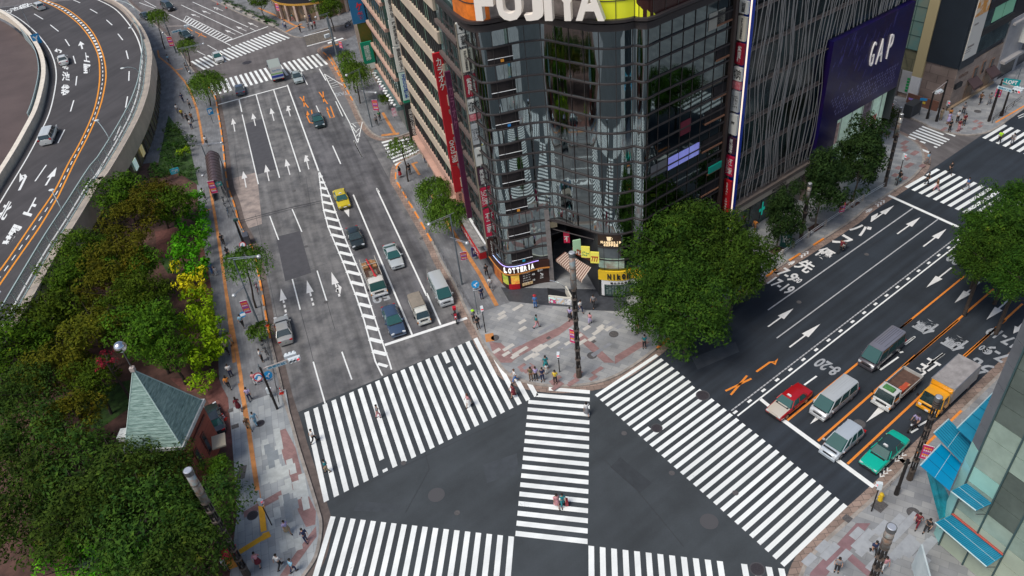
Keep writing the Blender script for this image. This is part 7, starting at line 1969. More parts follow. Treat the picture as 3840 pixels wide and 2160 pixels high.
def trunk_mb(h,r,crown_r,rnd,lean=(0,0),nb=6):
 b=MB();pts=[]
 top=Vector((lean[0],lean[1],h))
 prev=Vector((0,0,0));n=4
 for i in range(1,n+1):
  t=i/n;p=top*t+Vector((rnd.uniform(-.12,.12),rnd.uniform(-.12,.12),0));b.tube(prev,p,r*(1-.45*(t-1/n)),r*(1-.45*t),8);prev=p
 for k in range(nb):
  a=2*PI*k/nb+rnd.uniform(-.4,.4);st=top*rnd.uniform(.55,1.0)
  mid_=st+Vector((math.cos(a)*crown_r*.45,math.sin(a)*crown_r*.45,crown_r*.35));en=mid_+Vector((math.cos(a+.3)*crown_r*.4,math.sin(a+.3)*crown_r*.4,crown_r*.3))
  b.tube(st,mid_,r*.42,r*.25,6);b.tube(mid_,en,r*.25,r*.08,5)
  b.tube(mid_,mid_+Vector((math.cos(a-.7)*crown_r*.35,math.sin(a-.7)*crown_r*.35,crown_r*.3)),r*.2,r*.06,5)
 return b
def tree(label,k,c,zc_,kind,seed,scale=(1,1,1),trunk_h=None,group=None,base=None,rot=None,name='tree',z0=.16,tr=.16,barkm=None,mtl=None):
 P=W(k,c[0],c[1],zc_)
 rnd=random.Random(seed*31+5)
 root=thing(name,label,'tree',(P.x,P.y,z0),0,group)
 cr=bpy.data.objects.new('crown',crown_mesh(kind,seed));C.objects.link(cr);cr.parent=root
 cr.location=(0,0,zc_-z0);cr.scale=scale if isinstance(scale,tuple)else(scale,)*3;cr.rotation_euler=(0,0,rot if rot is not None else rnd.uniform(0,6.28))
 if mtl:cr.material_slots[0].link='OBJECT';cr.material_slots[0].material=mtl
 rx={'park':3.6,'autumn':3.6,'big':5.2,'plane':3.0,'low':4.2,'lowbright':3.4,'red':1.6}.get(kind,1.5)*(cr.scale[0])
 bx,by=(0,0)
 h=trunk_h or max(zc_-z0-.2,.5)
 t_=trunk_mb(h,tr,rx,rnd,nb=7).build('trunk',barkm or bark,root)
 return root
G1='trees of the small park'
pt=[('f',300,480,6.5,'park',1,1.0,'olive green park tree closest to the barrier fence, at the top of the park'),('f',385,490,6,'autumn',1,.95,'yellowing park tree beside the top of the hedge'),('f',425,520,5.2,'park',2,.85,'dark green park tree leaning over the upper hedge'),('f',330,560,6.2,'autumn',2,1.0,'rusty olive park tree just below the top pair'),('f',210,625,6.2,'park',3,.85,'park tree whose crown overhangs the elevated road fence'),('f',300,650,6.8,'autumn',3,1.05,'broad golden green park tree in the middle of the upper grove'),('f',345,665,6,'park',1,.85,'park tree beside the open brown paving in the hedge gap'),('f',165,700,5.8,'park',2,.8,'small crowned park tree pressed to the expressway wall'),('f',265,730,6.0,'autumn',2,.9,'brownish park tree in the centre of the grove'),('f',360,745,6.2,'park',3,.9,'green park tree left of the yellow shrub'),('f',120,800,6.2,'park',1,1.15,'large green park tree at the lower end of the road fence'),('f',40,880,6.2,'park',3,1.1,'park tree at the left edge of the view under the fence'),('f',230,830,6.2,'autumn',1,1.0,'olive brown park tree left of the silver ball'),('f',370,835,6.6,'park',2,1.0,'dense green park tree right above the police box roof'),('f',330,770,5.8,'park',1,.8,'smaller green park tree above the silver ball'),('f',425,885,5.2,'park',3,.65,'green park tree between the pyramid roof and the hedge'),('f',145,920,5.8,'autumn',3,.95,'russet park tree beside the dark red maple'),('f',55,985,5.8,'low',1,.8,'dark park tree at the left edge level with the police box roof'),('f',230,960,5.2,'park',2,.72,'green park tree left of the pyramid roof tip'),('f',60,1090,5.8,'low',2,.95,'dark bushy tree at the left edge beside the lawn'),('f',175,1060,5.6,'autumn',2,.8,'brownish tree over the lawn left of the police box'),('f',175,1180,6.0,'low',3,1.0,'large dark tree in front of the police box, left one'),('f',300,1215,6.4,'low',1,1.0,'large dark tree straight in front of the police box'),('f',405,1195,5.4,'low',2,.72,'dark tree touching the brick corner of the police box'),('f',60,1250,6,'low',3,1.05,'dark tree at the left edge near the bottom'),('f',205,1300,6.2,'low',1,1.0,'dark tree near the bottom, left of the glass canopy'),('f',360,1320,6.6,'low',3,1.05,'dark tree spread over the pale glass canopy'),('f',500,1290,6.0,'low',2,.9,'tree behind the tall lamp column at the lower left'),('f',440,1420,6.0,'low',1,.95,'dark tree at the bottom edge beside the red stall'),('f',200,1420,4.2,'lowbright',1,1.0,'bright green bushy tree at the bottom edge'),('f',300,1440,4.2,'lowbright',2,.8,'smaller bright green bush right of the bright bottom tree'),('f',545,1180,4.2,'park',2,.36,'slender tree at the street corner of the brick police box')]
for k,x,y,z,kind,sd_2,sc,lab in pt:
 z=z*.92
 tree(lab,k,(x,y),z,kind,sd_2,sc,group=G1)
tree('small dark red maple among the green park trees','f',(265,905),6.8,'red',1,.75,group=G1)
random.seed(9)
bush=[((1440,545),'bush',1.0,'bright green shrub at the top of the pavement hedge'),((1430,640),'bush',1.15,'bright green shrub second from the top of the hedge'),((1440,735),'bush',1.1,'bright green shrub just above the yellow shrub'),((1455,470),'bush',.95,'dark shaded end of the bright hedge below the olive trees'),((1450,300),'bush',.9,'narrow green shrub beside the upper park trees'),((1455,380),'bush',.9,'green shrub squeezed between tree and pavement'),((1450,220),'bush',.8,'topmost green shrub of the pavement hedge'),((1455,850),'bushy',1.15,'bright yellow shrub in the hedge'),((1480,920),'bushy',.8,'smaller yellow shrub touching the bright yellow one'),((1500,1000),'bushl',1.0,'yellow-green shrub just below the yellow pair'),((1520,1090),'bushl',1.1,'yellow-green shrub level with the pink banner'),((1520,1190),'bushl',1.15,'yellow-green shrub third below the yellow pair'),((1540,1290),'bushl',1.2,'large yellow-green shrub near the lower hedge end'),((1555,1390),'bushl',1.1,'yellow-green shrub next to the hedge end')]
for c,kind,sc,lab in bush:
 P=W('d1',c[0],c[1],2.4);sc*=1.32;r=thing('shrub',lab,'shrub',(P.x,P.y,.16),0,'shrubs of the pavement hedge')
 o=bpy.data.objects.new('foliage',crown_mesh(kind,1+int(c[1])%3));C.objects.link(o);o.parent=r;o.location=(0,0,2.1);o.scale=(sc,sc*1.25,sc*1.5);o.rotation_euler=(0,0,random.uniform(0,6))
 b=MB();[b.tube((0,0,0),(.5*math.cos(a),.5*math.sin(a),1.3),.04,.02,4)for a in(0,1.6,3.2,4.8)];b.build('stems',bark,r)
for c,lab in(((1150,470),'last yellow-green shrub of the hedge near the police box'),((1120,250),'lime shrub above the last one of the hedge')):
 P=W('e1',c[0],c[1]-130 if c[1]>400 else c[1]-40,1.7)
 r=thing('shrub',lab,'shrub',(P.x,P.y,.16),0,'shrubs of the pavement hedge')
 o=bpy.data.objects.new('foliage',crown_mesh('bushl',2));C.objects.link(o);o.parent=r;o.location=(0,0,1.5);o.scale=(1.1,1.3,1.3)
 b=MB();b.tube((0,0,0),(.2,.1,1.3),.05,.03,5);b.build('stems',bark,r)
 # garden plants by the arcade
for c,sc,kind,lab in(((1300,960),.9,'bush','green garden shrub at the tip beside the arcade glass'),((1310,1060),1.1,'bush','garden shrub second from the arcade tip'),((1300,1160),1.2,'bush','broad garden shrub beside the lit posters'),((1395,1080),.9,'bush','garden shrub close to the pavement above the teal sign'),((1260,1250),1.1,'bush','garden shrub left of the small teal sign'),((1380,1150),.7,'bushl','round lime coloured garden shrub'),((1430,1290),.8,'bush','garden shrub right of the small teal sign'),((1200,1300),1.1,'bush','garden shrub next to the arcade wall and the upper trees')):
 P=W('c1',c[0],c[1],1.2);r=thing('shrub',lab,'shrub',(P.x,P.y,.16),0,'garden shrubs beside the arcade')
 o=bpy.data.objects.new('foliage',crown_mesh(kind,3));C.objects.link(o);o.parent=r;o.location=(0,0,1.1);o.scale=(sc*1.3,sc*1.3,sc);o.rotation_euler=(0,0,random.uniform(0,6))
 if kind=='bush':o.material_slots[0].link='OBJECT';o.material_slots[0].material=leafmat('leaf_garden',(0.010,0.035,0.008),(0.04,0.10,0.015),(0.08,0.16,0.02),2)
 b=MB();b.tube((0,0,0),(.2,.1,1.0),.05,.03,5);b.build('stems',bark,r)
for i,(x,y)in enumerate(((430,20),(500,50),(590,95),(690,140),(750,165))):
 P=W('c2',x,y,.6);r=thing('planter_shrub',('low clipped kerb planting at the top edge','low clipped kerb planting second from the top edge','low kerb planting beside the red cones','low kerb planting left of the far crosswalk corner','low kerb planting nearest the far crosswalk corner')[i],'shrub',(P.x,P.y,.16),HT,'kerb plantings of the far road')
 o=bpy.data.objects.new('foliage',crown_mesh('bush',2));C.objects.link(o);o.parent=r;o.location=(0,0,.5);o.scale=(2.2,.7,.55);o.material_slots[0].link='OBJECT';o.material_slots[0].material=MT['leaf_garden']
 b=MB();b.box(0,0,.1,5,1.3,.2);b.build('planter_edge',concrete,r)
 # corner plane trees
GC='broad street trees at the corner of the avenue'
for k,c,z,s,sd_2,lab in(('d4',(560,560),7.0,.93,1,'large broad street tree right beside the curved glass corner'),('d4',(820,520),7.0,.85,4,'broad street tree in front of the long dark glass flank'),('d4',(1040,710),6.5,.74,2,'broad street tree overhanging the painted bus lane'),('d4',(480,1000),5.6,.62,4,'broad street tree above the corner paving'),('d4',(680,1020),6.2,.80,3,'broad street tree nearest the right zebra crossing')):
 tree(lab,k,c,z,'big',sd_2,s,group=GC,tr=.24)
GA='young street trees along the avenue'
def btree(label,kb,cb,kt,ct,rad,kind='plane',sd_2=1,group=GA,vs=1.2,**kw):
 rad*=1.2;B=W(kb,cb[0],cb[1],.15);H_=height(B,kt,ct[0],ct[1]);zc_=H_-rad*vs*.85
 rnd=random.Random(sd_2*7);root=thing('tree',label,'tree',(B.x,B.y,.16),0,group)
 cr=bpy.data.objects.new('crown',crown_mesh(kind,sd_2));C.objects.link(cr);cr.parent=root;s=rad/3.3;cr.location=(0,0,zc_);cr.scale=(s,s,s*vs);cr.rotation_euler=(0,0,sd_2)
 trunk_mb(max(zc_-.6,1),.12,rad*.8,rnd).build('trunk',bark_l,root)
 b=MB();b.box(0,0,.01,1.6,1.0,.03,RA);b.build('tree_pit',soil,root)
 return root
btree('small narrow street tree beside the green information board','d4',(1350,600),'d4',(1400,180),1.75,sd_2=1,vs=1.7)
btree('taller street tree in front of the pale canopy beside the lamp column','d4',(1645,430),'c5',(470,1180),2.3,sd_2=2,vs=1.45)
btree('largest young street tree in front of the navy storefront','d5',(640,250),'c5',(790,1000),2.6,sd_2=3,vs=1.4)
btree('thin sparse tree at the kerb of the far right side street','c5',(840,1000),'c5',(860,800),1.3,kind='low',sd_2=1,vs=1.3)
for c,z,s,sd_2,lab in(((1690,450),7.5,.62,2,'street tree crown over the far zebra at the right edge'),((1640,640),7.5,.55,1,'lower left street tree by the right edge above the lane arrows'),((1880,300),7.5,.60,3,'topmost street tree at the right edge'),((1880,560),7.5,.72,4,'large street tree cut by the right edge'),((1900,780),7.5,.55,1,'lowest street tree at the right edge')):
 tree(lab,'d5',c,z,'big',sd_2,s,group='street trees at the right edge',tr=.2)
 # willows
WIL={}
def willow_mesh(rad,hgt,n,seed,dens=1.0):
 key=(rad,hgt,n,seed)
 if key in WIL:return WIL[key]
 rnd=random.Random(seed);vs=[];fs=[]
 for i in range(n):
  a=rnd.uniform(0,2*PI);r0=rad*rnd.uniform(.1,.75);r1=r0+rad*rnd.uniform(.1,.4);z0=hgt*.5*rnd.uniform(.4,1.0)*(1-.5*(r0/rad)**2);L=hgt*rnd.uniform(.35,.85)
  for j in range(int(15*dens)):
   t=rnd.random();r=r0+(r1-r0)*min(1,t*2.2);z=z0+(.12*hgt*math.sin(min(t*2.2,1)*PI*.5))-L*max(0,t-.15)
   p=Vector((math.cos(a)*r+rnd.gauss(0,.07),math.sin(a)*r+rnd.gauss(0,.07),z))
   dd=Vector((math.cos(a)*.35+rnd.gauss(0,.3),math.sin(a)*.35+rnd.gauss(0,.3),-1)).normalized();sd3=dd.cross(Vector((rnd.gauss(0,1),rnd.gauss(0,1),.3))).normalized()
   l=rnd.uniform(.16,.30);w=.055;o=len(vs)
   vs+=[tuple(p),tuple(p+dd*l*.5+sd3*w),tuple(p+dd*l),tuple(p+dd*l*.5-sd3*w)];fs.append((o,o+1,o+2,o+3))
 me=bpy.data.meshes.new('foliage');me.from_pydata(vs,[],fs);me.materials.append(lf_willow);me.update();WIL[key]=me
 return me
def willow(label,kb,cb,kt,ct,rad,n=260,hs=None,seed=1,group='willows along the boulevard'):
 B=W(kb,cb[0],cb[1],.15);H_=height(B,kt,ct[0],ct[1]);T_=W(kt,ct[0],ct[1],H_)
 root=thing('willow',label,'tree',(B.x,B.y,.16),0,group)
 hg=hs or min(4.5,H_*.7);cr=bpy.data.objects.new('crown',willow_mesh(rad,hg,n,seed));C.objects.link(cr);cr.parent=root
 off=Vector((T_.x-B.x,T_.y-B.y,0));off*=.9
 cr.location=(off.x,off.y,H_-hg*.62)
 rnd=random.Random(seed+3);b=MB();prev=Vector((0,0,0));top=Vector((off.x,off.y,H_-hg*.35))
 for i in range(1,6):
  t=i/5;p=top*t+Vector((rnd.uniform(-.15,.15),rnd.uniform(-.15,.15),0));b.tube(prev,p,.13*(1-.5*(t-.2)),.13*(1-.5*t),7);prev=p
 for k in range(7):
  a=2*PI*k/7+rnd.uniform(-.3,.3);st=top*rnd.uniform(.75,1);e=st+Vector((math.cos(a)*rad*.6,math.sin(a)*rad*.6,hg*.18));b.tube(st,e,.05,.02,5);b.tube(e,e+Vector((math.cos(a)*rad*.25,math.sin(a)*rad*.25,-hg*.2)),.02,.01,4)
 b.build('trunk',bark,root)
 return root
willow('small willow nearest the top edge beside the far road','c1',(1245,370),'c1',(1165,62),2.0,230,3.6,1)
willow('thin willow with visible branches second from the top edge','c1',(1435,500),'c1',(1395,290),2.1,170,3.2,2)
willow('largest full willow by the far zebra crossing','c1',(1590,800),'c1',(1525,535),3.3,620,5.0,3)
willow('willow with a long leaning bare trunk beside the pink banner','d2',(645,1035),'d2',(545,600),2.6,330,3.4,4)
willow('tiny sparse willow above the parked bicycles','d2',(690,1290),'d2',(650,1160),1.3,110,1.8,5)
GW='willows on the right pavement of the boulevard'
willow('tall willow in front of the salmon banded building','c2',(1430,780),'c2',(1385,460),2.3,380,5.0,6,GW)
willow('sparse yellowing willow near the far side street corner','c2',(1330,520),'c2',(1310,375),2.0,120,3.0,7,GW)
willow('bare thin willow standing over the side street crossing','c3',(505,1370),'c3',(445,1040),2.1,110,3.0,8,GW)
willow('full willow just below the side street crossing','d3',(95,330),'d3',(40,60),2.5,480,4.2,9,GW)
willow('full willow beside the double globe lamp at the right kerb','d3',(215,520),'d3',(120,215),2.6,520,4.2,10,GW)
willow('slim willow left of the tall salmon banded building','c2',(1400,700),'c2',(1330,440),1.8,200,4.0,11,GW)
tree('round green tree in front of the rounded corner shop','c2',(1190,60),5.0,'park',2,.85,tr=.14)
tree('green street tree cut by the top edge beside the shop','c2',(670,10),4.5,'park',3,.6,tr=.12)
tree('small tree beside the pink posters under the salmon banded building','c2',(1630,740),2.2,'park',1,.35,tr=.07)
# ================================================================ PEOPLE
def skin_mesh(name,V,E,root=0,sub=1,extra=None):
 me=bpy.data.meshes.new(name);me.from_pydata([v[:3]for v in V],E,[])
 o=bpy.data.objects.new(name,me);C.objects.link(o)
 md=o.modifiers.new('s','SKIN');md.use_smooth_shade=True
 sv=me.skin_vertices[0].data
 for i,v in enumerate(V):
  r=v[3];sv[i].radius=r if isinstance(r,tuple)else(r,r)
 sv[root].use_root=True
 if sub:o.modifiers.new('u','SUBSURF').levels=sub
 bpy.context.view_layer.update()
 out=bpy.data.meshes.new_from_object(o.evaluated_get(bpy.context.evaluated_depsgraph_get()))
 bpy.data.objects.remove(o);bpy.data.meshes.remove(me)
 if extra:
  vs=[tuple(v.co)for v in out.vertices];fs=[tuple(p.vertices)for p in out.polygons];n=len(vs)
  vs+=extra.v;fs+=[tuple(i+n for i in f)for f in extra.f]
  bpy.data.meshes.remove(out);out=bpy.data.meshes.new(name);out.from_pydata(vs,[],fs)
 out.name=name;out.polygons.foreach_set('use_smooth',[True]*len(out.polygons));out.update()
 return out
POSES={  # per side: (knee, ankle, toe), (elbow, wrist)
'stand':dict(L=((.02,.10,.50),(-.01,.11,.08),(.15,.12,.04)),Rr=((.02,-.10,.50),(.0,-.11,.08),(.16,-.13,.04)),aL=((-.02,.24,1.14),(.05,.25,.90)),aR=((-.02,-.24,1.14),(.05,-.25,.90)),lean=0),'walk':dict(L=((.20,.10,.53),(.26,.10,.10),(.42,.11,.06)),Rr=((-.04,-.10,.50),(-.36,-.10,.16),(-.24,-.11,.04)),aL=((-.12,.24,1.16),(-.16,.25,.93)),aR=((.10,-.24,1.15),(.24,-.22,.96)),lean=.03),'walk2':dict(L=((-.02,.10,.50),(-.24,.10,.12),(-.10,.11,.04)),Rr=((.16,-.10,.54),(.14,-.10,.12),(.30,-.11,.08)),aL=((.08,.24,1.15),(.20,.22,.95)),aR=((-.12,-.24,1.16),(-.14,-.25,.93)),lean=.03),'phone':dict(L=((.03,.10,.50),(-.01,.12,.08),(.15,.14,.04)),Rr=((.0,-.10,.50),(.02,-.12,.08),(.17,-.15,.04)),aL=((.02,.24,1.13),(.26,.14,1.22)),aR=((-.02,-.24,1.14),(.04,-.25,.90)),lean=.0),'ride':dict(L=((.36,.17,.72),(.18,.18,.34),(.32,.18,.30)),Rr=((.36,-.17,.72),(.18,-.18,.34),(.32,-.18,.30)),aL=((.18,.27,1.12),(.46,.26,1.03)),aR=((.18,-.27,1.12),(.46,-.26,1.03)),lean=.12,hip=.84),}
PM={}
def pose_meshes(pn):
 if pn in PM:return PM[pn]
 p=POSES[pn];ln=p['lean'];hz_=p.get('hip',.93);dz=hz_-.93
 if pn=='ride':dz=-.03
 sh=1.40+dz
 V=[(0,0,hz_,(.13,.15)),(ln*.5,0,1.12+dz,(.11,.13)),(ln,0,1.30+dz,(.12,.16)),(ln+.01,0,1.44+dz,(.07,.09)),(ln+.02,0,1.51+dz,.048),(ln+.035,0,1.58+dz,(.085,.07)),(ln+.035,0,1.66+dz,(.10,.085)),(ln+.02,0,1.725+dz,(.07,.06))]
 E=[(0,1),(1,2),(2,3),(3,4),(4,5),(5,6),(6,7)]
 fing=MB()
 for s,leg,arm in((1,p['L'],p['aL']),(-1,p['Rr'],p['aR'])):
  i=len(V);V+=[(0,s*.09,hz_-.07,.085),leg[0]+(.058,),leg[1]+(.038,),leg[2]+(.032,)];E+=[(0,i),(i,i+1),(i+1,i+2),(i+2,i+3)]
  i=len(V);a0=(ln,s*.18,sh,.055);el=arm[0]if pn=='ride' else arm[0];V+=[a0,el+(.040,),arm[1]+(.026,)]
  e=Vector(el);w=Vector(arm[1]);d=(w-e).normalized();h=w+d*.06;V.append(tuple(h)+((.018,.036),));E+=[(2,i),(i,i+1),(i+1,i+2),(i+2,i+3)]
  up_=Vector((1,0,0));sd3=(up_-d*up_.dot(d)).normalized();cu=Vector((0,-s,0))
  for k,(o_,L_)in enumerate(((-.030,.070),(-.010,.082),(.010,.078),(.029,.060))):
   b0=h+sd3*o_+d*.01;b1=b0+(d*.8+cu*.35).normalized()*L_*.5;b2=b1+(d*.5+cu*.8).normalized()*L_*.5
   fing.tube(b0,b1,.0095,.0088,5);fing.tube(b1,b2,.0088,.0065,5)
  t0=w+d*.02+sd3*.03;t1=t0+(d*.5+sd3*.8).normalized()*.035;t2=t1+(d*.9+sd3*.1+cu*.4).normalized()*.03;fing.tube(t0,t1,.011,.010,5);fing.tube(t1,t2,.010,.007,5)
 hd=(ln+.035,0,1.645+dz)
 fing.add([(hd[0]+.085,-.012,hd[2]-.03),(hd[0]+.085,.012,hd[2]-.03),(hd[0]+.118,0,hd[2]-.028),(hd[0]+.09,0,hd[2]+.015)],[(0,1,2),(0,2,3),(1,3,2)])
 for s in(-1,1):fing.sphere((hd[0]-.005,s*.085,hd[2]-.01),.022,6,4,sx=.8,sy=.4,sz=1.3)
 body=skin_mesh('person',V,E,0,1,fing)
 # shirt
 VS=[(0,0,hz_+.0,(.15,.175)),(ln*.5,0,1.12+dz,(.13,.155)),(ln,0,1.30+dz,(.145,.18)),(ln+.005,0,1.42+dz,(.085,.11))];ES=[(0,1),(1,2),(2,3)]
 for s,arm in((1,p['aL']),(-1,p['aR'])):
  i=len(VS);el=Vector(arm[0]);mid_=Vector((ln,s*.18,sh)).lerp(el,.95);VS+=[(ln,s*.185,sh,.072),tuple(mid_)+(.056,)];ES+=[(2,i),(i,i+1)]
 shirt=skin_mesh('shirt',VS,ES,0,1)
 VL=[(0,0,hz_+.06,(.15,.17)),(0,0,hz_-.03,(.15,.18))];EL_=[(0,1)]
 for s,leg in((1,p['L']),(-1,p['Rr'])):
  i=len(VL);an=Vector(leg[0]).lerp(Vector(leg[1]),.92);VL+=[(0,s*.095,hz_-.12,.105),leg[0]+(.078,),tuple(an)+(.058,)];EL_+=[(1,i),(i,i+1),(i+1,i+2)]
 trou=skin_mesh('trousers',VL,EL_,1,1)
 b=MB();secs=[]
 for z,r in((hz_+.12,.15),(hz_-.05,.19),(hz_-.25,.23),(.50,.27),(.46,.26)):
  secs.append([(r*math.cos(t)*.9,r*math.sin(t),z)for t in[2*PI*k/14 for k in range(14)]])
 b.loft(secs);b.smooth=True
 def tomesh(b,nm):
  me=bpy.data.meshes.new(nm);me.from_pydata(b.v,[],b.f);me.polygons.foreach_set('use_smooth',[True]*len(me.polygons));me.update();return me
 skirt=tomesh(b,'skirt')
 b=MB();b.sphere((hd[0]-.018,0,hd[2]+.03),.112,12,8,sx=1.0,sy=.92,sz=.92)
 b.v=[(x if z>hd[2]-.01 or x<hd[0]+.02 else hd[0]+.02,y,z)for x,y,z in b.v];hair=tomesh(b,'hair')
 b=MB();b.sphere((hd[0]-.018,0,hd[2]+.03),.112,12,8,sx=1.0,sy=.95,sz=.92);b.sphere((hd[0]-.055,0,hd[2]-.11),.10,10,7,sx=.7,sy=1.0,sz=1.8)
 b.v=[(x if z>hd[2]-.01 or x<hd[0]+.02 else hd[0]+.02,y,z)for x,y,z in b.v];hairl=tomesh(b,'hair')
 b=MB()
 for s in(-1,1):b.sphere((hd[0]+.088,s*.032,hd[2]+.0),.013,6,4)
 b.box(hd[0]+.095,0,hd[2]-.062,.012,.045,.008);eyes=tomesh(b,'face_features')
 b=MB()
 for leg in(p['L'],p['Rr']):
  a,t=Vector(leg[1]),Vector(leg[2]);b.tube(a+(a-t)*.35-Vector((0,0,.03)),t+(t-a)*.25,.052,.040,8)
 shoes=tomesh(b,'shoes')
 b=MB();b.sphere((hd[0]-.01,0,hd[2]+.05),.125,12,6,sz=.75);b.tube((hd[0],0,hd[2]+.03),(hd[0],0,hd[2]+.04),.19,.18,14);hat=tomesh(b,'hat')
 b=MB();b.loft([[(ln-.12,-.13,1.05+dz),(ln-.12,.13,1.05+dz),(ln-.12,.12,1.40+dz),(ln-.12,-.12,1.40+dz)],[(ln-.26,-.12,1.07+dz),(ln-.26,.12,1.07+dz),(ln-.24,.10,1.36+dz),(ln-.24,-.10,1.36+dz)]]);pack=tomesh(b,'backpack')
 PM[pn]=dict(body=body,shirt=shirt,trousers=trou,skirt=skirt,hair=hair,hairl=hairl,eyes=eyes,shoes=shoes,hat=hat,pack=pack)
 return PM[pn]
SKINC=[mat('skin_a',(0.52,0.30,0.20),.6),mat('skin_b',(0.42,0.24,0.16),.6)]
CL=dict(white=(0.68,0.68,0.66),black=(0.02,0.02,0.022),navy=(0.02,0.03,0.08),blue=(0.06,0.16,0.38),lblue=(0.22,0.42,0.55),teal=(0.02,0.22,0.24),pink=(0.60,0.28,0.30),lilac=(0.42,0.36,0.58),red=(0.42,0.02,0.03),wine=(0.15,0.015,0.025),olive=(0.12,0.11,0.05),grey=(0.20,0.20,0.21),brown=(0.16,0.08,0.04),yellow=(0.70,0.50,0.05),cream=(0.60,0.52,0.38),green=(0.04,0.16,0.07),hivis=(0.40,0.75,0.02),orange=(0.6,0.22,0.04),khaki=(0.30,0.24,0.15),hairb=(0.02,0.014,0.01),hairbr=(0.11,0.05,0.025),hairg=(0.45,0.33,0.16))
def cm(n):return mat('cloth_'+n,CL[n],.85)
def person(label,k,c,heading,top,bottom,pose='walk',skirt=False,long=False,hair='hairb',hat=None,pack=None,z=0.0,h=1.0,group=None,shoes='black',zc=.85):
 P=W(k,c[0],c[1],z+zc*h);m=pose_meshes(pose)
 key='P'+pose
 body=bpy.data.objects.new('person',m['body']);C.objects.link(body)
 if not body.data.materials:body.data.materials.append(SKINC[0])
 body.material_slots[0].link='OBJECT';body.material_slots[0].material=SKINC[len(label)%2]
 body.location=(P.x,P.y,z+.0);body.rotation_euler=(0,0,heading);body.scale=(h*1.06,h*1.06,h*1.03)
 tag(body,label,'person',group)
 def kid(nm,me,mt_):
  o=bpy.data.objects.new(nm,me);C.objects.link(o);o.parent=body
  if not me.materials:me.materials.append(mt_)
  o.material_slots[0].link='OBJECT';o.material_slots[0].material=mt_
  return o
 kid('shirt',m['shirt'],cm(top))
 if skirt:kid('skirt',m['skirt'],cm(bottom))
 else:kid('trousers',m['trousers'],cm(bottom))
 kid('hair',m['hairl']if long else m['hair'],cm(hair));kid('face_features',m['eyes'],cm('black'));kid('shoes',m['shoes'],cm(shoes))
 if hat:kid('hat',m['hat'],cm(hat))
 if pack:kid('backpack',m['pack'],cm(pack))
 return body
D=lambda a:R(a)
dn_=HD;up__=HU
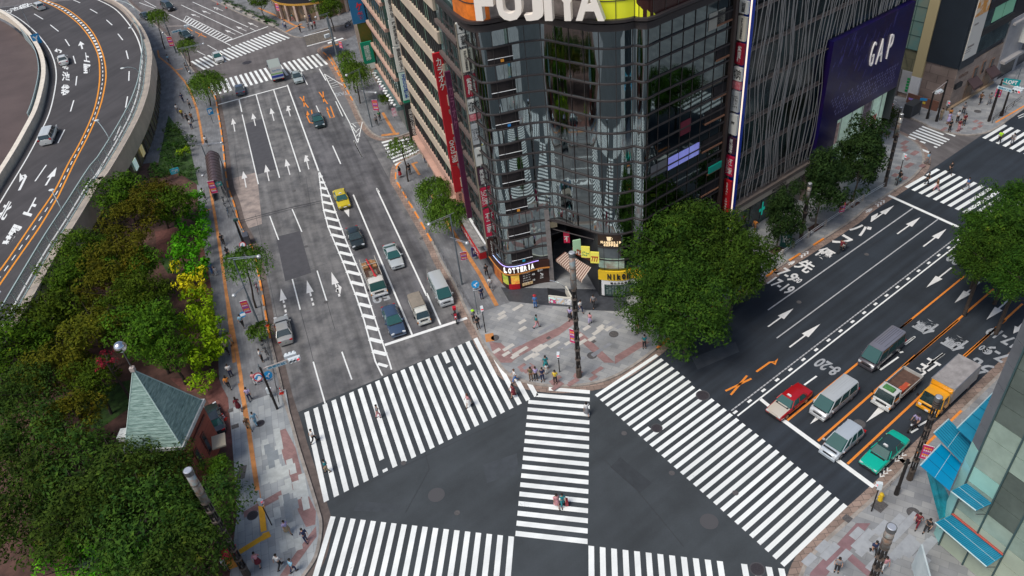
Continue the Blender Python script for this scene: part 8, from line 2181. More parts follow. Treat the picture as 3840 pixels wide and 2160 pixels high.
PE=[('person in a pink dress on the diagonal crossing, left of the pair','e3',(820,972),D(-80),'pink','pink',dict(skirt=True,long=True)),('person in teal clothes on the diagonal crossing, right of the pair','e3',(856,970),D(-82),'teal','teal',dict(pose='walk2')),('person in white at the upper right end of the diagonal crossing','e3',(1009,395),D(95),'white','grey',dict(skirt=True,long=True)),('person with a pink top walking in the middle of the left zebra crossing','e3',(262,340),D(200),'pink','white',dict(skirt=True,long=True,hair='hairbr')),('person in wine red near the corner end of the left zebra crossing','e3',(545,278),D(200),'wine','wine',dict(skirt=True,long=True)),('person in a white top and blue trousers stepping off the corner kerb','e3',(556,185),D(190),'white','blue',dict(hair='hairbr')),('person in white and black at the left end of the left zebra crossing','e2',(745,395),D(30),'white','black',{}),('person in dark green and khaki at the lower left end of the left zebra','e2',(848,620),D(200),'teal','khaki',dict(pose='walk2')),('person in a grey top and pink shorts on the fifth stripe of the left zebra','e2',(1235,210),D(20),'grey','pink',dict(pose='walk2')),('person in olive, leftmost of the group waiting at the corner kerb','e3',(656,172),D(-95),'olive','brown',dict(pose='stand',long=True,z=.15)),('person in lilac and black, second in the group waiting at the corner kerb','e3',(687,170),D(-90),'lilac','black',dict(pose='stand',z=.15)),('person in dark blue, third in the group waiting at the corner kerb','e3',(729,176),D(-85),'navy','navy',dict(pose='phone',z=.15)),('person in a teal dress standing behind the group at the corner kerb','e3',(750,100),D(-80),'teal','teal',dict(pose='stand',skirt=True,long=True,z=.15)),('small person in white just behind the group at the corner kerb','e3',(756,150),D(-80),'white','white',dict(pose='stand',z=.15,h=.72,zc=.6)),('person in yellow and navy waiting alone left of the pedestrian signal','e3',(810,192),D(-95),'yellow','black',dict(pose='stand',pack='navy',z=.15)),('person in a blue checked shirt, jeans and a red cap before the orange fast-food front','d3',(817,990),D(80),'blue','blue',dict(pose='stand',hat='red',z=.15)),('person in a teal top with arms out in the middle of the corner paving','d3',(826,1140),D(0),'teal','pink',dict(pose='walk',z=.15)),('person in lilac near the tall lamp column, below the poster parapet','d3',(1080,1080),D(-100),'lilac','black',dict(pose='walk2',z=.15,skirt=True)),('person in white right behind the tall corner lamp column','d3',(1158,1025),D(-60),'white','navy',dict(z=.15)),('small person in pink and lilac right of the tall corner lamp column','d3',(1232,1115),D(-110),'pink','lilac',dict(pose='walk2',z=.15,h=.85)),('person in a grey top in the shade of the camera shop entrance','d3',(1258,985),D(-120),'grey','black',dict(pose='walk',z=.15)),('person in white with a white bag on the orange tactile strip','d3',(480,850),D(-80),'white','grey',dict(long=True,z=.15)),('person in navy beside the blue arrow sign pole on the right pavement','d3',(412,925),D(100),'navy','navy',dict(pose='stand',z=.15)),('person in black close to the fast-food corner of the right pavement','d3',(450,755),D(100),'black','black',dict(z=.15)),('person with a bright green cap at the traffic pole near the red motorcycle','d3',(352,1100),D(-60),'grey','black',dict(pose='stand',hat='hivis',z=.15)),('person in black carrying white below the traffic pole near the corner','d3',(383,1145),D(-70),'black','black',dict(pose='phone',z=.15)),('person in wine and grey under the big tree beside the corner kerb','d3',(1590,1180),D(200),'wine','grey',dict(pose='stand',z=.15)),('person in teal and black standing at the kerb below the big tree','d3',(1643,1290),D(-90),'teal','black',dict(pose='stand',z=.15)),('person in a blue and white top under the small round blue sign','g7',(392,330),D(100),'lblue','black',dict(pose='walk',z=.15)),('person in lilac with a dark hat at the hedge edge of the left pavement','g7',(92,445),D(-70),'lilac','black',dict(hat='wine',z=.15)),('person in pink and beige left of the orange strip on the left pavement','g7',(258,535),D(-75),'pink','cream',dict(pose='walk2',z=.15)),('person with a cream hat walking next to the hedge','g7',(208,635),D(-75),'cream','black',dict(hat='cream',z=.15)),('person in a white shirt with arms bent near the lower hedge','g7',(250,915),D(110),'white','navy',dict(pose='phone',z=.15)),('person in rust and black beside the end of the hedge','g7',(225,1055),D(110),'orange','black',dict(z=.15,long=True)),('person in lavender right of the orange strip above the pale paving','g7',(472,1195),D(110),'lilac','navy',dict(pose='walk2',z=.15)),('person in dark red left of the orange strip at the edge of the pale paving','g7',(345,1310),D(115),'wine','wine',dict(skirt=True,long=True,z=.15)),('person in white and black standing beside the parked bicycles','g7',(620,735),D(0),'white','black',dict(pose='phone',z=.15)),('person in pale pink partly hidden behind the round no-turn sign','g7',(545,1010),D(100),'pink','white',dict(pose='stand',z=.15)),('person in a light blue shirt beside the dark round cover on the pale paving','e2',(310,265),D(140),'lblue','lblue',dict(pose='walk2',z=.15)),('blond person in brown walking on the orange strip','e2',(255,300),D(-60),'brown','khaki',dict(hair='hairg',long=True,z=.15)),('person in lilac and beige on the pale paving beside the signal post','e2',(545,1080),D(-50),'lilac','khaki',dict(pose='walk',z=.15,skirt=True)),('person in navy walking near the curved kerb of the left corner','e2',(685,1145),D(130),'navy','navy',dict(pose='walk2',z=.15)),('person in pink and wine at the bottom of the left pavement, leftmost of three','e2',(325,1325),D(100),'pink','wine',dict(z=.15,skirt=True)),('person in white and black at the bottom of the left pavement, middle of three','e2',(485,1340),D(60),'white','black',dict(pose='walk',z=.15)),('person in a blue shirt at the bottom of the left pavement, rightmost of three','e2',(588,1375),D(50),'lblue','navy',dict(pose='walk2',z=.15)),('guard in a bright yellow-green vest beside the tall lamp column under the trees','e1',(1222,1222),D(-40),'hivis','navy',dict(pose='stand',z=.15)),('person in white leaning at the red stall at the bottom','e1',(1265,1375),D(0),'white','cream',dict(pose='phone',z=.15)),('person in a white shirt beside the first pink banner on the left pavement','d1',(1535,175),D(105),'white','black',dict(pose='walk',z=.15)),('person in black, upper of two on the left pavement by the black signal pole','d1',(1676,520),D(110),'black','black',dict(z=.15)),('person in black, lower of two on the left pavement by the black signal pole','d1',(1715,622),D(110),'black','black',dict(pose='walk2',z=.15,long=True)),('person in blue jeans at the hedge edge level with the large willow','d1',(1590,740),D(-50),'blue','blue',dict(pose='walk2',z=.15)),('small person in white holding close to the one in blue at the hedge','d1',(1628,768),D(-50),'white','white',dict(pose='stand',h=.7,z=.15,zc=.6)),('person in navy on the pavement left of the largest willow','c1',(1373,738),D(100),'navy','navy',dict(z=.15)),('person in grey walking right of the navy one near the largest willow','c1',(1427,785),D(100),'grey','black',dict(pose='walk2',z=.15)),('person in white nearest the arcade corner','c1',(1337,822),D(-60),'white','grey',dict(z=.15)),('person in yellow near the arcade corner','c1',(1370,858),D(-60),'yellow','black',dict(pose='walk2',z=.15)),('person in black, left of the dark pair on the upper left pavement','c1',(1410,893),D(100),'black','black',dict(z=.15)),('person in dark brown, right of the dark pair on the upper left pavement','c1',(1443,885),D(100),'brown','black',dict(pose='walk2',z=.15)),('person in a white T-shirt just below the dark pair on the left pavement','c1',(1438,937),D(-70),'white','navy',dict(pose='stand',z=.15)),('person in a white shirt beside the orange strip above the subway canopy','c1',(1555,1062),D(-75),'white','black',dict(z=.15)),('person in light blue under the second willow on the far left pavement','c1',(1270,447),D(110),'lblue','grey',dict(z=.15)),('person in black waiting at the left end of the far zebra','c1',(1402,508),D(20),'black','black',dict(pose='stand',z=.15)),('person in dark grey waiting beside the round lamp at the far zebra','c1',(1422,528),D(20),'grey','black',dict(pose='stand',z=.15)),('person in white and blue at the far corner, left of the pair','c2',(848,178),D(-60),'white','blue',dict(pose='stand',z=.15)),('person in white and navy at the far corner, right of the pair','c2',(864,190),D(-60),'white','navy',dict(pose='stand',z=.15)),('person in black alone at the far corner kerb','c2',(974,215),D(-90),'black','black',dict(pose='walk',z=.15)),('person in grey in front of the rounded corner shop','c2',(1038,198),D(-60),'grey','grey',dict(pose='stand',z=.15)),('person in white and black near the rounded corner shop entrance','c2',(1066,192),D(-60),'white','black',dict(pose='walk2',z=.15)),('person in red near the rounded corner shop entrance','c2',(1088,185),D(-60),'red','black',dict(pose='stand',z=.15)),('person in teal walking past the rounded corner shop','c2',(918,132),D(-20),'teal','pink',dict(z=.15)),('person in navy at the door of the rounded corner shop','c2',(1050,135),D(90),'navy','navy',dict(pose='stand',z=.15)),('person in a pale coat left of the navy one at the rounded shop','c2',(1018,140),D(60),'cream','grey',dict(pose='stand',z=.15)),('person in dark clothes beside the pink banner opposite the salmon building','c2',(1550,905),D(100),'grey','black',dict(pose='walk',z=.15)),('person in green and black next to the salmon banded building','c2',(1575,875),D(100),'green','black',dict(pose='stand',z=.15)),('person in black standing by the tactile corner after the side street crossing','c3',(512,1275),D(-60),'black','black',dict(pose='stand',z=.15)),('person in black and red at the kerb below the side street crossing','c3',(440,1300),D(140),'black','red',dict(pose='stand',z=.15,skirt=True,long=True)),('person in a white shirt carrying a teal board by the cream banded building','c3',(632,1190),D(100),'white','navy',dict(pose='phone',z=.15)),('person in dark grey walking on the far right pavement towards the crossing','c5',(1482,818),D(-120),'grey','black',dict(z=.15)),('person in dark brown on the far right pavement, left of the upper pair','c5',(1610,742),D(-150),'brown','black',dict(z=.15)),('person in grey on the far right pavement, right of the upper pair','c5',(1678,745),D(-140),'grey','grey',dict(pose='walk2',z=.15)),('person in a tan coat, leftmost of the group at the far right corner','c5',(1312,862),D(-90),'khaki','khaki',dict(pose='stand',z=.15)),('person in orange-brown at the back of the group at the far right corner','c5',(1378,862),D(-90),'orange','brown',dict(pose='stand',long=True,z=.15)),('person in lilac in the group at the far right corner','c5',(1368,892),D(-90),'lilac','lilac',dict(pose='stand',skirt=True,z=.15)),('person in white and black in the middle of the group at the far right corner','c5',(1436,880),D(-90),'white','black',dict(pose='phone',z=.15)),('person in dark red and black, rightmost of the group at the far right corner','c5',(1486,903),D(-100),'wine','black',dict(pose='stand',z=.15)),('person in black in front of the group, nearest the far right kerb','c5',(1378,948),D(-90),'black','black',dict(pose='stand',z=.15)),('person in dark red with a white bag at the kerb of the far right corner','c5',(1447,945),D(-90),'wine','pink',dict(pose='stand',z=.15,long=True)),('person in a yellow vest on the second stripe of the far right zebra','c5',(1755,1035),D(60),'hivis','black',{}),('person in grey on the third stripe of the far right zebra','c5',(1850,1052),D(230),'grey','grey',dict(pose='walk2')),('person in black walking in the far junction between the zebras','c5',(1382,1268),D(-100),'black','black',{}),('person in dark clothes on the first stripes of the avenue zebra','d5',(1206,62),D(-40),'black','black',dict(pose='walk2')),('person in brown and pink on the avenue zebra','d5',(1280,108),D(140),'brown','pink',dict(pose='walk')),('person in bright blue on the avenue zebra','d5',(1507,100),D(-40),'blue','grey',dict(pose='walk')),('person in pale blue crossing beside the paved corner of the side street','c5',(1207,1195),D(-60),'lblue','grey',dict(pose='walk')),('person in orange-brown with long dark hair on the avenue pavement','d4',(1193,415),D(-140),'orange','brown',dict(pose='walk',long=True,z=.15)),('person in a lilac shirt right of the small narrow avenue tree','d4',(1487,422),D(30),'lilac','navy',dict(pose='walk',z=.15)),('person in grey and white on the mauve paving at the right corner','e5',(398,1385),D(-120),'grey','black',dict(pose='stand',z=.15,long=True)),('person in dark red walking beside the green glass building','e5',(852,1132),D(-140),'wine','wine',dict(pose='walk',z=.15)),('person in black next to the dark red one beside the green glass building','e5',(908,1165),D(-140),'black','black',dict(pose='walk2',z=.15)),('person in dark blue partly behind the bottom right lamp column','e5',(605,1290),D(-100),'navy','black',dict(pose='walk',z=.15)),('person in pink right of the bottom right lamp column','e5',(662,1378),D(-100),'pink','white',dict(pose='walk2',z=.15))]
for lab,k,c,hd_,top,bot,kw in PE:person(lab,k,c,hd_,top,bot,**kw)
def rider(veh,label,top,bottom,hat=None,off=-.28,zoff=.0):
 loc=veh.location;a=veh.rotation_euler.z
 o=person(label,'f',(0,0),a,top,bottom,pose='ride',hat=hat,z=loc.z)
 o.location=(loc.x+off*math.cos(a),loc.y+off*math.sin(a),loc.z+zoff);return o
rider(mb1,'rider in a pale blue shirt and black helmet on the black motorcycle','lilac','black',hat='black',zoff=.04)
bk=bicycle('bicycle ridden along the bus lane','d5',(552,612),RA,(0.03,0.03,0.03),0.0)
del bk['group']
rider(bk,'cyclist in dark wine clothes riding in the painted bus lane','wine','black',off=-.24,zoff=.05)
bk=bicycle('bicycle stopped at the kerb under the far lamp','c5',(982,1385),RA+PI,(0.05,0.2,0.25),.15);del bk['group']
rider(bk,'cyclist in black and teal stopped at the kerb by the avenue zebra','black','teal',off=-.24,zoff=.05)
sc0=thing('suitcase','dark red suitcase pulled by the person in teal on the diagonal crossing','suitcase',tuple(W('e3',884,985,.3).xy)+(0,),0)
b=MB();b.box(0,0,.38,.25,.42,.6);o=b.build('case',mat('case_red',(0.28,0.01,0.02),.5),sc0);b=MB();b.path([(-.08,-.1,.68),(-.12,-.1,1.0),(-.12,.1,1.0),(-.08,.1,.68)],.012,4);b.build('handle',alu,sc0)
for y in(-.15,.15):
 b=MB();b.tube((0,y-.02,.05),(0,y+.02,.05),.05,.05,8);b.build('wheel',tyre_m,sc0)
P=W('c3',650,1172,1.3);tb=thing('carried_board','teal board carried by the person in white by the cream banded building','board',(P.x,P.y,.6),LA)
b=MB();b.box(0,0,.7,1.0,.06,.7);b.build('board',mat('board_teal',(0.02,0.28,0.26),.5),tb)
# ================================================================ STREET FURNITURE
lampd=mat('column_dark',(0.030,0.026,0.025),.45,metal=.4);lampb=mat('column_ring',(0.16,0.13,0.11),.5,metal=.5)
lampg=mat('column_glass',(0.25,0.32,0.33),.2,metal=.3,col2=(0.35,0.22,0.15),scale=2.2)
def column_lamp(label,base,topz,r=.24,group='tall lattice lamp columns',glass=True):
 t=thing('lamp_column',label,'street lamp',(base.x,base.y,.15),0,group);h=topz-.15
 gl=h*.27 if glass else h*.1
 b=MB();hb=h-gl
 for i in range(4):
  a=PI/4+i*PI/2;b.tube((r*.8*math.cos(a),r*.8*math.sin(a),0),(r*.8*math.cos(a),r*.8*math.sin(a),hb),r*.30,r*.30,5)
 b.tube((0,0,0),(0,0,hb),r*.35,r*.35,6)
 b.build('shaft',lampd,t)
 z=1.2
 while z<hb:
  b=MB();b.tube((0,0,z-.09),(0,0,z+.09),r*1.2,r*1.2,10);b.build('ring',lampb,t)
  b=MB();b.box(r*.3,-r*.6,z+.35,.10,.08,.28);b.build('lamp_unit',steel_mid,t)
  z+=1.25
 b=MB();b.tube((0,0,0),(0,0,1.1),r*1.15,r*1.05,8);b.build('foot',mat('foot_bronze',(0.10,0.075,0.06),.5,metal=.4),t)
 b=MB();b.tube((0,0,hb),(0,0,h-.35),r*1.15,r*1.15,16);b.smooth=True;b.build('light_tube',lampg if glass else lampd,t)
 for q in(.0,.33,.66,1):
  b=MB();zz=hb+(h-.35-hb)*q;b.tube((0,0,zz-.05),(0,0,zz+.05),r*1.22,r*1.22,16);b.build('tube_ring',lampb,t)
 b=MB();b.tube((0,0,h-.35),(0,0,h),r*1.25,r*1.25,16);b.build('cap',steel_mid,t)
 b=MB();b.tube((0,0,h),(0,0,h+.04),r*1.1,r*.95,16);b.build('cap_top',mat('cap_bright',(0.7,0.72,0.74),.2,metal=.6),t)
 return t
def col(label,kb,cb,kt,ct,**kw):
 B=W(kb,cb[0],cb[1],.15);return column_lamp(label,B,height(B,kt,ct[0],ct[1]),**kw)
c1_=col('tall dark lattice lamp column in front of the curved glass corner','d3',(1150,1555-0),'d3',(1105,618),r=.24)
c2_=col('tall dark lattice lamp column among the trees at the lower left','e1',(1400,1445),'e1',(1065,850),r=.27)
B=W('e5',560,1560,.15);c3_=column_lamp('lamp column with a round bright top at the bottom right',B,height(B,'e5',690,1170),r=.27)
c4_=col('tall black signal and lamp column beside the yellow truck','e5',(800,900),'e5',(965,435),r=.22,glass=False)
col('lamp column between the avenue trees with the camera box','d4',(1535,515),'d4',(1600,95),r=.2)
col('lamp column behind the largest young avenue tree','d5',(880,115),'c5',(1010,860),r=.2)
col('lamp column at the far left kerb of the side street','c5',(950,1040),'c5',(990,810),r=.14,glass=False)
for k,c,kt,ct,lab in(('c5',(1270,915),'c5',(1345,650),'thick black signal post behind the far right group'),('c5',(1200,895),'c5',(1258,690),'thin black signal post at the brown hoarding'),('c5',(1665,915),'c5',(1745,635),'black signal post at the far right kerb'),('c5',(1760,875),'c5',(1835,690),'second black post further up the far right kerb'),('e5',(725,985),'e5',(800,790),'short black post with a white arm by the glass building')):
 B=W(k,c[0],c[1],.15);h=height(B,kt,ct[0],ct[1]);t=thing('signal_post',lab,'post',(B.x,B.y,.15),0,'black posts of the avenue')
 b=MB();b.tube((0,0,0),(0,0,h-.15),.14,.12,8);b.build('shaft',lampd,t);b=MB();b.tube((0,0,0),(0,0,.9),.2,.18,8);b.build('foot',lampd,t)
 # globe lamps on the boulevard
globe_m=mat('globe_grey',(0.52,0.54,0.55),.3,metal=.4);pole_m=mat('pole_bluegrey',(0.13,0.16,0.18),.5,metal=.2)
def globe_lamp(label,kb,cb,kt,ct,arms,group='globe lamps of the boulevard',r=.08):
 """arms: list of (k, (x, y) of the globe)"""
 B=W(kb,cb[0],cb[1],.15);h=height(B,kt,ct[0],ct[1])
 t=thing('street_lamp',label,'street lamp',(B.x,B.y,.15),0,group)
 b=MB();b.tube((0,0,0),(0,0,h-.15),r*1.3,r*.8,8);b.build('pole',pole_m,t)
 for k,c,zf in arms:
  z=h*zf;G=W(k,c[0],c[1],z);g_=Vector((G.x-B.x,G.y-B.y,z-.15));st=Vector((0,0,z-.1))
  d=(g_-st);hz2=Vector((d.x,d.y,0)).normalized();sd_3=Vector((-hz2.y,hz2.x,0))*.0
  b=MB();b.tube(st+Vector((0,0,.16))-hz2*.5,g_+Vector((0,0,.12)),.03,.03,5);b.tube(st-Vector((0,0,.06)),g_,.03,.03,5);a_=b.build('arm',alu,t)
  b=MB();b.sphere(tuple(g_),.24,14,9,sz=.85);b.smooth=True;b.build('globe',globe_m,t)
 return t
globe_lamp('double globe lamp standing in the willow with the long trunk','d2',(705,1250),'d2',(465,670),[('d2',(665,648),1.0),('d2',(478,942),.66)])
globe_lamp('double globe lamp at the right kerb beside a full willow','d3',(268,860),'d3',(180,330),[('d3',(18,405),.98),('d3',(305,547),.66)])
globe_lamp('globe lamp at the head of the brown subway canopy','c1',(1560,1200),'c1',(1535,1095),[('c1',(1672,1078),1.0)])
globe_lamp('low globe lamp beside the subway canopy','d1',(1600,100),'d1',(1590,5),[('d1',(1530,38),.95)])
globe_lamp('globe lamp in front of the salmon banded building','c2',(1520,960),'c2',(1445,520),[('c2',(1328,568),.98),('c2',(1548,700),.62)])
globe_lamp('globe lamp by the upper far zebra crossing','c1',(1440,560),'c1',(1335,370),[('c1',(1535,330),1.0),('c1',(1430,540),.3)])
globe_lamp('globe lamp at the top of the far side street corner','c2',(1270,470),'c2',(1190,100),[('c2',(1095,130),.98)])
globe_lamp('far globe lamp with a traffic arm next to the second willow','c1',(1330,400),'c1',(1250,130),[('c1',(1230,248),.62)])
# expressway lamps
for i,(bx,by,tx,ty,lab)in enumerate(((1090,255,985,210,'curved arm lamp on the screen fence, highest of four along the elevated road'),(1105,640,940,515,'curved arm lamp on the screen fence, second from the top'),(960,1130,735,917,'curved arm lamp on the screen fence, third from the top'),(640,1680,395,1445,'curved arm lamp on the screen fence beside the upper park trees'),(170,2480,-25,2225,'curved arm lamp cut by the left edge of the view'),(1050,145,885,5,'curved arm lamp at the very top of the elevated road'))):
 B=W('c1',bx,by,ZE+.2);j=min(range(len(Fs)),key=lambda q:(Vector((Fs[q].x,Fs[q].y,0))-Vector((B.x,B.y,0))).length);B=Vector((Fs[j].x,Fs[j].y,ZE+.2))if i<5 else B
 h=3.6;T_=W('c1',tx,ty,ZE+h)
 t=thing('road_lamp',lab,'street lamp',tuple(B),0,'lamps of the elevated road')
 d=Vector((T_.x-B.x,T_.y-B.y,0));pts=[(0,0,0),(0,0,h*.55)]
 for q in range(1,7):
  a=q/6*PI/2;pts.append(tuple(d*(1-math.cos(a))*.98+Vector((0,0,h*.55+h*.42*math.sin(a)))))
 b=MB();b.path(pts,.06,6);b.build('arm',mat('lamp_mint',(0.42,0.50,0.50),.4,metal=.3),t)
 b=MB();e=Vector(pts[-1]);b.sphere(tuple(e+d.normalized()*.35),.36,12,7,sx=1.1,sy=.7,sz=.35);b.build('lamp_head',mat('lamp_head',(0.62,0.66,0.66),.4),t)
 # banners
bpk=mat('banner_pink',(0.58,0.02,0.13),.6);bor=mat('banner_orange',(0.85,0.40,0.05),.6);bvi=mat('banner_violet',(0.20,0.12,0.50),.6);bwh=mat('banner_white',(0.7,0.65,0.72),.6)
def banner(label,k,q4,z,group='pink festival banners',text=True):
 """q4 image corners: top-left, top-right, bottom-right, bottom-left; z height of the top edge"""
 a,c=W(k,*q4[0],z),W(k,*q4[1],z)
 hgt=None;mid_=(a+c)/2
 # drop length found from the image
 my=(q4[2][1]+q4[3][1])/2;my0=(q4[0][1]+q4[1][1])/2
 base=Vector((mid_.x,mid_.y,0));lo,hi=0,z
 zb=height(base,k,0,my)if height(base,k,0,my)<z else z-1.6
 w=max((c-a).length,.7);ex_=(c-a).normalized()
 t=thing('banner',label,'banner',(mid_.x,mid_.y,zb),math.atan2(ex_.y,ex_.x),group)
 H_=z-zb
 b=MB();b.box(0,0,H_/2,w,.03,H_);cl=b.build('cloth',bpk,t)
 for j,(zz,m)in enumerate(((.80,bor),(.62,bwh),(.46,bvi),(.32,bor),(.2,bwh))):
  b=MB()
  for i in range(4):b.box((-.3+i*.2)*w,-.02,H_*zz,w*.14,.012,H_*.10)
  b.build('lettering',m,cl)
 b=MB();b.tube((-w*.55,0,H_+.02),(w*.55,0,H_+.02),.025,.025,5);b.tube((-w*.55,0,0),(w*.55,0,0),.02,.02,5);b.build('rod',white_p,t)
 return t
banner('pink banner on the left pavement level with the long willow trunk','d2',((520,990),(572,978),(605,1070),(550,1080)),4.4)
banner('pink banner next to the teal plate near the subway canopy','d2',((275,82),(322,75),(345,165),(305,172)),4.4)
banner('pink banner beside the first willow of the far left pavement','c1',((1255,280),(1290,275),(1303,345),(1272,350)),4.4)
banner('pink banner beside the willow at the salmon banded building','c2',((1515,755),(1555,755),(1562,830),(1528,835)),4.2)
banner('pink banner on the lamp at the right kerb near the silver van','d3',((252,618),(298,610),(290,660),(258,685)),4.2)
banner('crimson banner on the tall corner lamp column','d3',((1085,1195),(1118,1205),(1120,1310),(1092,1290)),4.4)
banner('pink banner behind the black column near the blue awnings','e5',((885,705),(940,720),(915,775),(860,800)),5.0)
banner('pink banner at the far side street corner','c2',((1265,310),(1288,315),(1292,360),(1270,362)),4.2)
banner('dark pink banner on the far right signal post','c5',((1738,660),(1765,665),(1755,735),(1730,730)),4.6)
banner('pink banner in front of the teal shop at the top','c2',((785,25),(808,30),(812,80),(792,80)),4.4)
banner('small pink banner on the avenue pavement between two trees','c5',((560,1530),(580,1525),(572,1600),(552,1600)),3.0)
# traffic signals
sig_m=mat('signal_white',(0.62,0.68,0.70),.4);lens={c:mat('lens_'+c,v,.2,emit=e)for c,v,e in(('red',(0.7,0.02,0.03),.8),('dark',(0.03,0.03,0.03),0),('green',(0.0,0.5,0.35),.5))}
def signal_arm(label,kb,cb,z,k0,p0,p1,heads,plate=None,group='traffic signal arms',colr=(.42,.36,.33)):
 B=W(kb,cb[0],cb[1],.15);A=W(k0,p0[0],p0[1],z);E_=W(k0,p1[0],p1[1],z)
 t=thing('traffic_signal',label,'traffic light',(B.x,B.y,.15),0,group);am2=mat('signal_arm',colr,.5)
 a,e=A-Vector((B.x,B.y,.15)),E_-Vector((B.x,B.y,.15))
 b=MB();b.tube((0,0,0),(0,0,z+.1),.13,.11,8);b.build('post',lampd,t)
 b=MB();b.tube((0,0,z-.15),e,.06,.05,6);b.build('arm',am2,t)
 d=(e-a);d.z=0;d.normalize();n=Vector((-d.y,d.x,0))
 for f,side,up2 in heads:
  c=a.lerp(e,f)+n*side*.30+Vector((0,0,up2))
  b=MB();b.box(c.x,c.y,c.z,1.15,.28,.38,math.atan2(d.y,d.x));hd2=b.build('signal_head',sig_m,t)
  for i,cc in enumerate(('dark','dark','red')):
   q=c+d*(-.36+i*.36)+n*side*.16
   b=MB();b.tube(q,q+n*side*.02,.13,.13,10);b.build('lens',lens[cc],hd2)
   b=MB();b.tube(q+Vector((0,0,.02)),q+n*side*.22+Vector((0,0,.05)),.165,.165,10,caps=False);b.build('visor',sig_m,hd2)
 if plate:
  c=a.lerp(e,plate[1])-Vector((0,0,.35));b=MB();b.box(c.x,c.y,c.z,1.9,.06,.42,math.atan2(d.y,d.x));pl=b.build('name_plate',mat('plate_pale',(0.60,0.72,0.76),.5),t)
  b=MB();put_text(b,plate[0],c-n*.05 if n.y>0 else c+n*.05,d,(0,0,1),1.6,.28,bold=.02);b.build('plate_lettering',mat('plate_ink',(0.02,0.25,0.4),.5),pl)
 return t
signal_arm('traffic signal arm with two rows of lamps over the left lane near the pale paving','g7',(820,1365),5.6,'g7',(650,865),(1060,735),[(.8,1,0),(.88,-1,0)],('数寄屋橋',.35))
signal_arm('far traffic signal arm with a pale name plate over the top road','c1',(1330,395),5.6,'c1',(1225,250),(1430,195),[(.92,1,0)],('西銀座',.5),colr=(.4,.45,.45))
signal_arm('traffic signal arm with a pale name plate at the far right corner','c5',(1670,915),6.0,'c5',(1750,640),(1925,690),[(.75,1,0),(.8,-1,0)],('銀座四丁目',.25))
signal_arm('traffic signal head on a short arm above the brown hoarding','c5',(1270,915),6.0,'c5',(1340,650),(1240,700),[(.7,1,0)])
def ped_signal(label,k,base,kt,top,rz,s=1.0,red=True):
 B=W(k,base[0],base[1],.15);h=height(B,kt,top[0],top[1]);t=thing('pedestrian_signal',label,'traffic light',(B.x,B.y,.15),rz,'pedestrian signals')
 b=MB();b.tube((0,0,0),(0,0,h-.7),.055,.05,7);b.build('post',lampd,t)
 b=MB();b.box(0,0,h-.45,.34,.28,.72);hd2=b.build('signal_head',sig_m,t)
 for dz,c in((.17,'red'),(-.17,'dark')):
  b=MB();b.box(.175,0,h-.45+dz,.02,.22,.24);b.build('lens',lens[c]if red else lens['dark'],hd2)
  b=MB();b.box(.24,0,h-.45+dz+.14,.14,.26,.02);b.build('visor',sig_m,hd2)
 return t
ped_signal('pedestrian signal showing red on the thin post at the corner kerb','d3',(1003,1520),'d3',(993,1378),D(-100))
ped_signal('pedestrian signal on a dark post at the end of the orange strip','e1',(1538,1160),'e1',(1475,1018),D(-20))
ped_signal('pedestrian signal at the right kerb beside the avenue stop line','e5',(585,1082),'e5',(628,925),D(160))
ped_signal('pedestrian signal in front of the brown hoarding','c5',(1345,835),'c5',(1368,765),D(-90))
ped_signal('pedestrian signal at the bend of the side street pavement','c5',(972,1400),'c5',(1025,1165),D(-60))
ped_signal('pedestrian signal at the right boulevard corner near the red motorcycle','d3',(445,1222),'d3',(418,1030),D(-80))
ped_signal('pedestrian signal on the left pavement below the round signs','g7',(745,1225),'g7',(720,1125),D(0))
# round traffic signs
def disc_sign(label,k,c,z,r,face,kb=None,pole_to=.15,txt=None,ring=None,tcol=None,ang_=None,sub=None,arrow_=False,offs_=None):
 P=W(k,c[0],c[1],z);B=Vector((P.x,P.y,.15))if kb is None else W(kb[0],kb[1][0],kb[1][1],.15)
 view=Vector((-P.x,-P.y,0)).normalized();a=math.atan2(view.y,view.x)if ang_ is None else ang_
 t=thing('traffic_sign',label,'traffic sign',tuple(B),0)
 q=P-B;n=Vector((math.cos(a),math.sin(a),0));n=(n+Vector((0,0,.45))).normalized();e=Vector((-math.sin(a),math.cos(a),0));u_=n.cross(e)
 b=MB();b.tube((0,0,0),(0,0,q.z+.1),.05,.045,6);b.tube((0,0,q.z),q,.03,.03,5);b.build('post',pole_m,t)
 b=MB();b.tube(q,q+n*.03,r,r,24);f_=b.build('sign_face',ring or face,t)
 if ring:b=MB();b.tube(q+n*.03,q+n*.04,r*.78,r*.78,24);b.build('sign_field',face,f_)
 if txt:b=MB();put_text(b,txt,q+n*.055,e,u_,None,r*.9,bold=.04);b.build('sign_symbol',tcol,f_)
 if arrow_:
  b=MB()
  def T(pts):b.add([tuple(q+n*.055+e*x*r+u_*y*r)for x,y in pts],[tuple(range(len(pts)))])
  T([(-.07,-.65),(.09,-.65),(.09,.1),(-.07,.1)]);T([(-.5,-.1),(-.2,.2),(-.2,-.0),(0,.0),(0,-.16),(-.2,-.16),(-.2,-.35)]);T([(.0,.05),(.0,.2),(.25,.35),(.2,.5),(.6,.4),(.45,.05),(.35,.2),(.12,.0)])
  b.build('sign_symbol',white_p,f_)
 if sub:b=MB();c_=q-Vector((0,0,r+.22));b.box(c_.x,c_.y,c_.z,.05,r*1.6,.32,a);s_=b.build('sub_plate',white_p,t);b=MB();put_text(b,sub,c_+n*.05,e,(0,0,1),r*1.3,.2,bold=.02);b.build('plate_lettering',ink,s_)
 return t
bsg=mat('sign_azure',(0.01,0.24,0.52),.4)
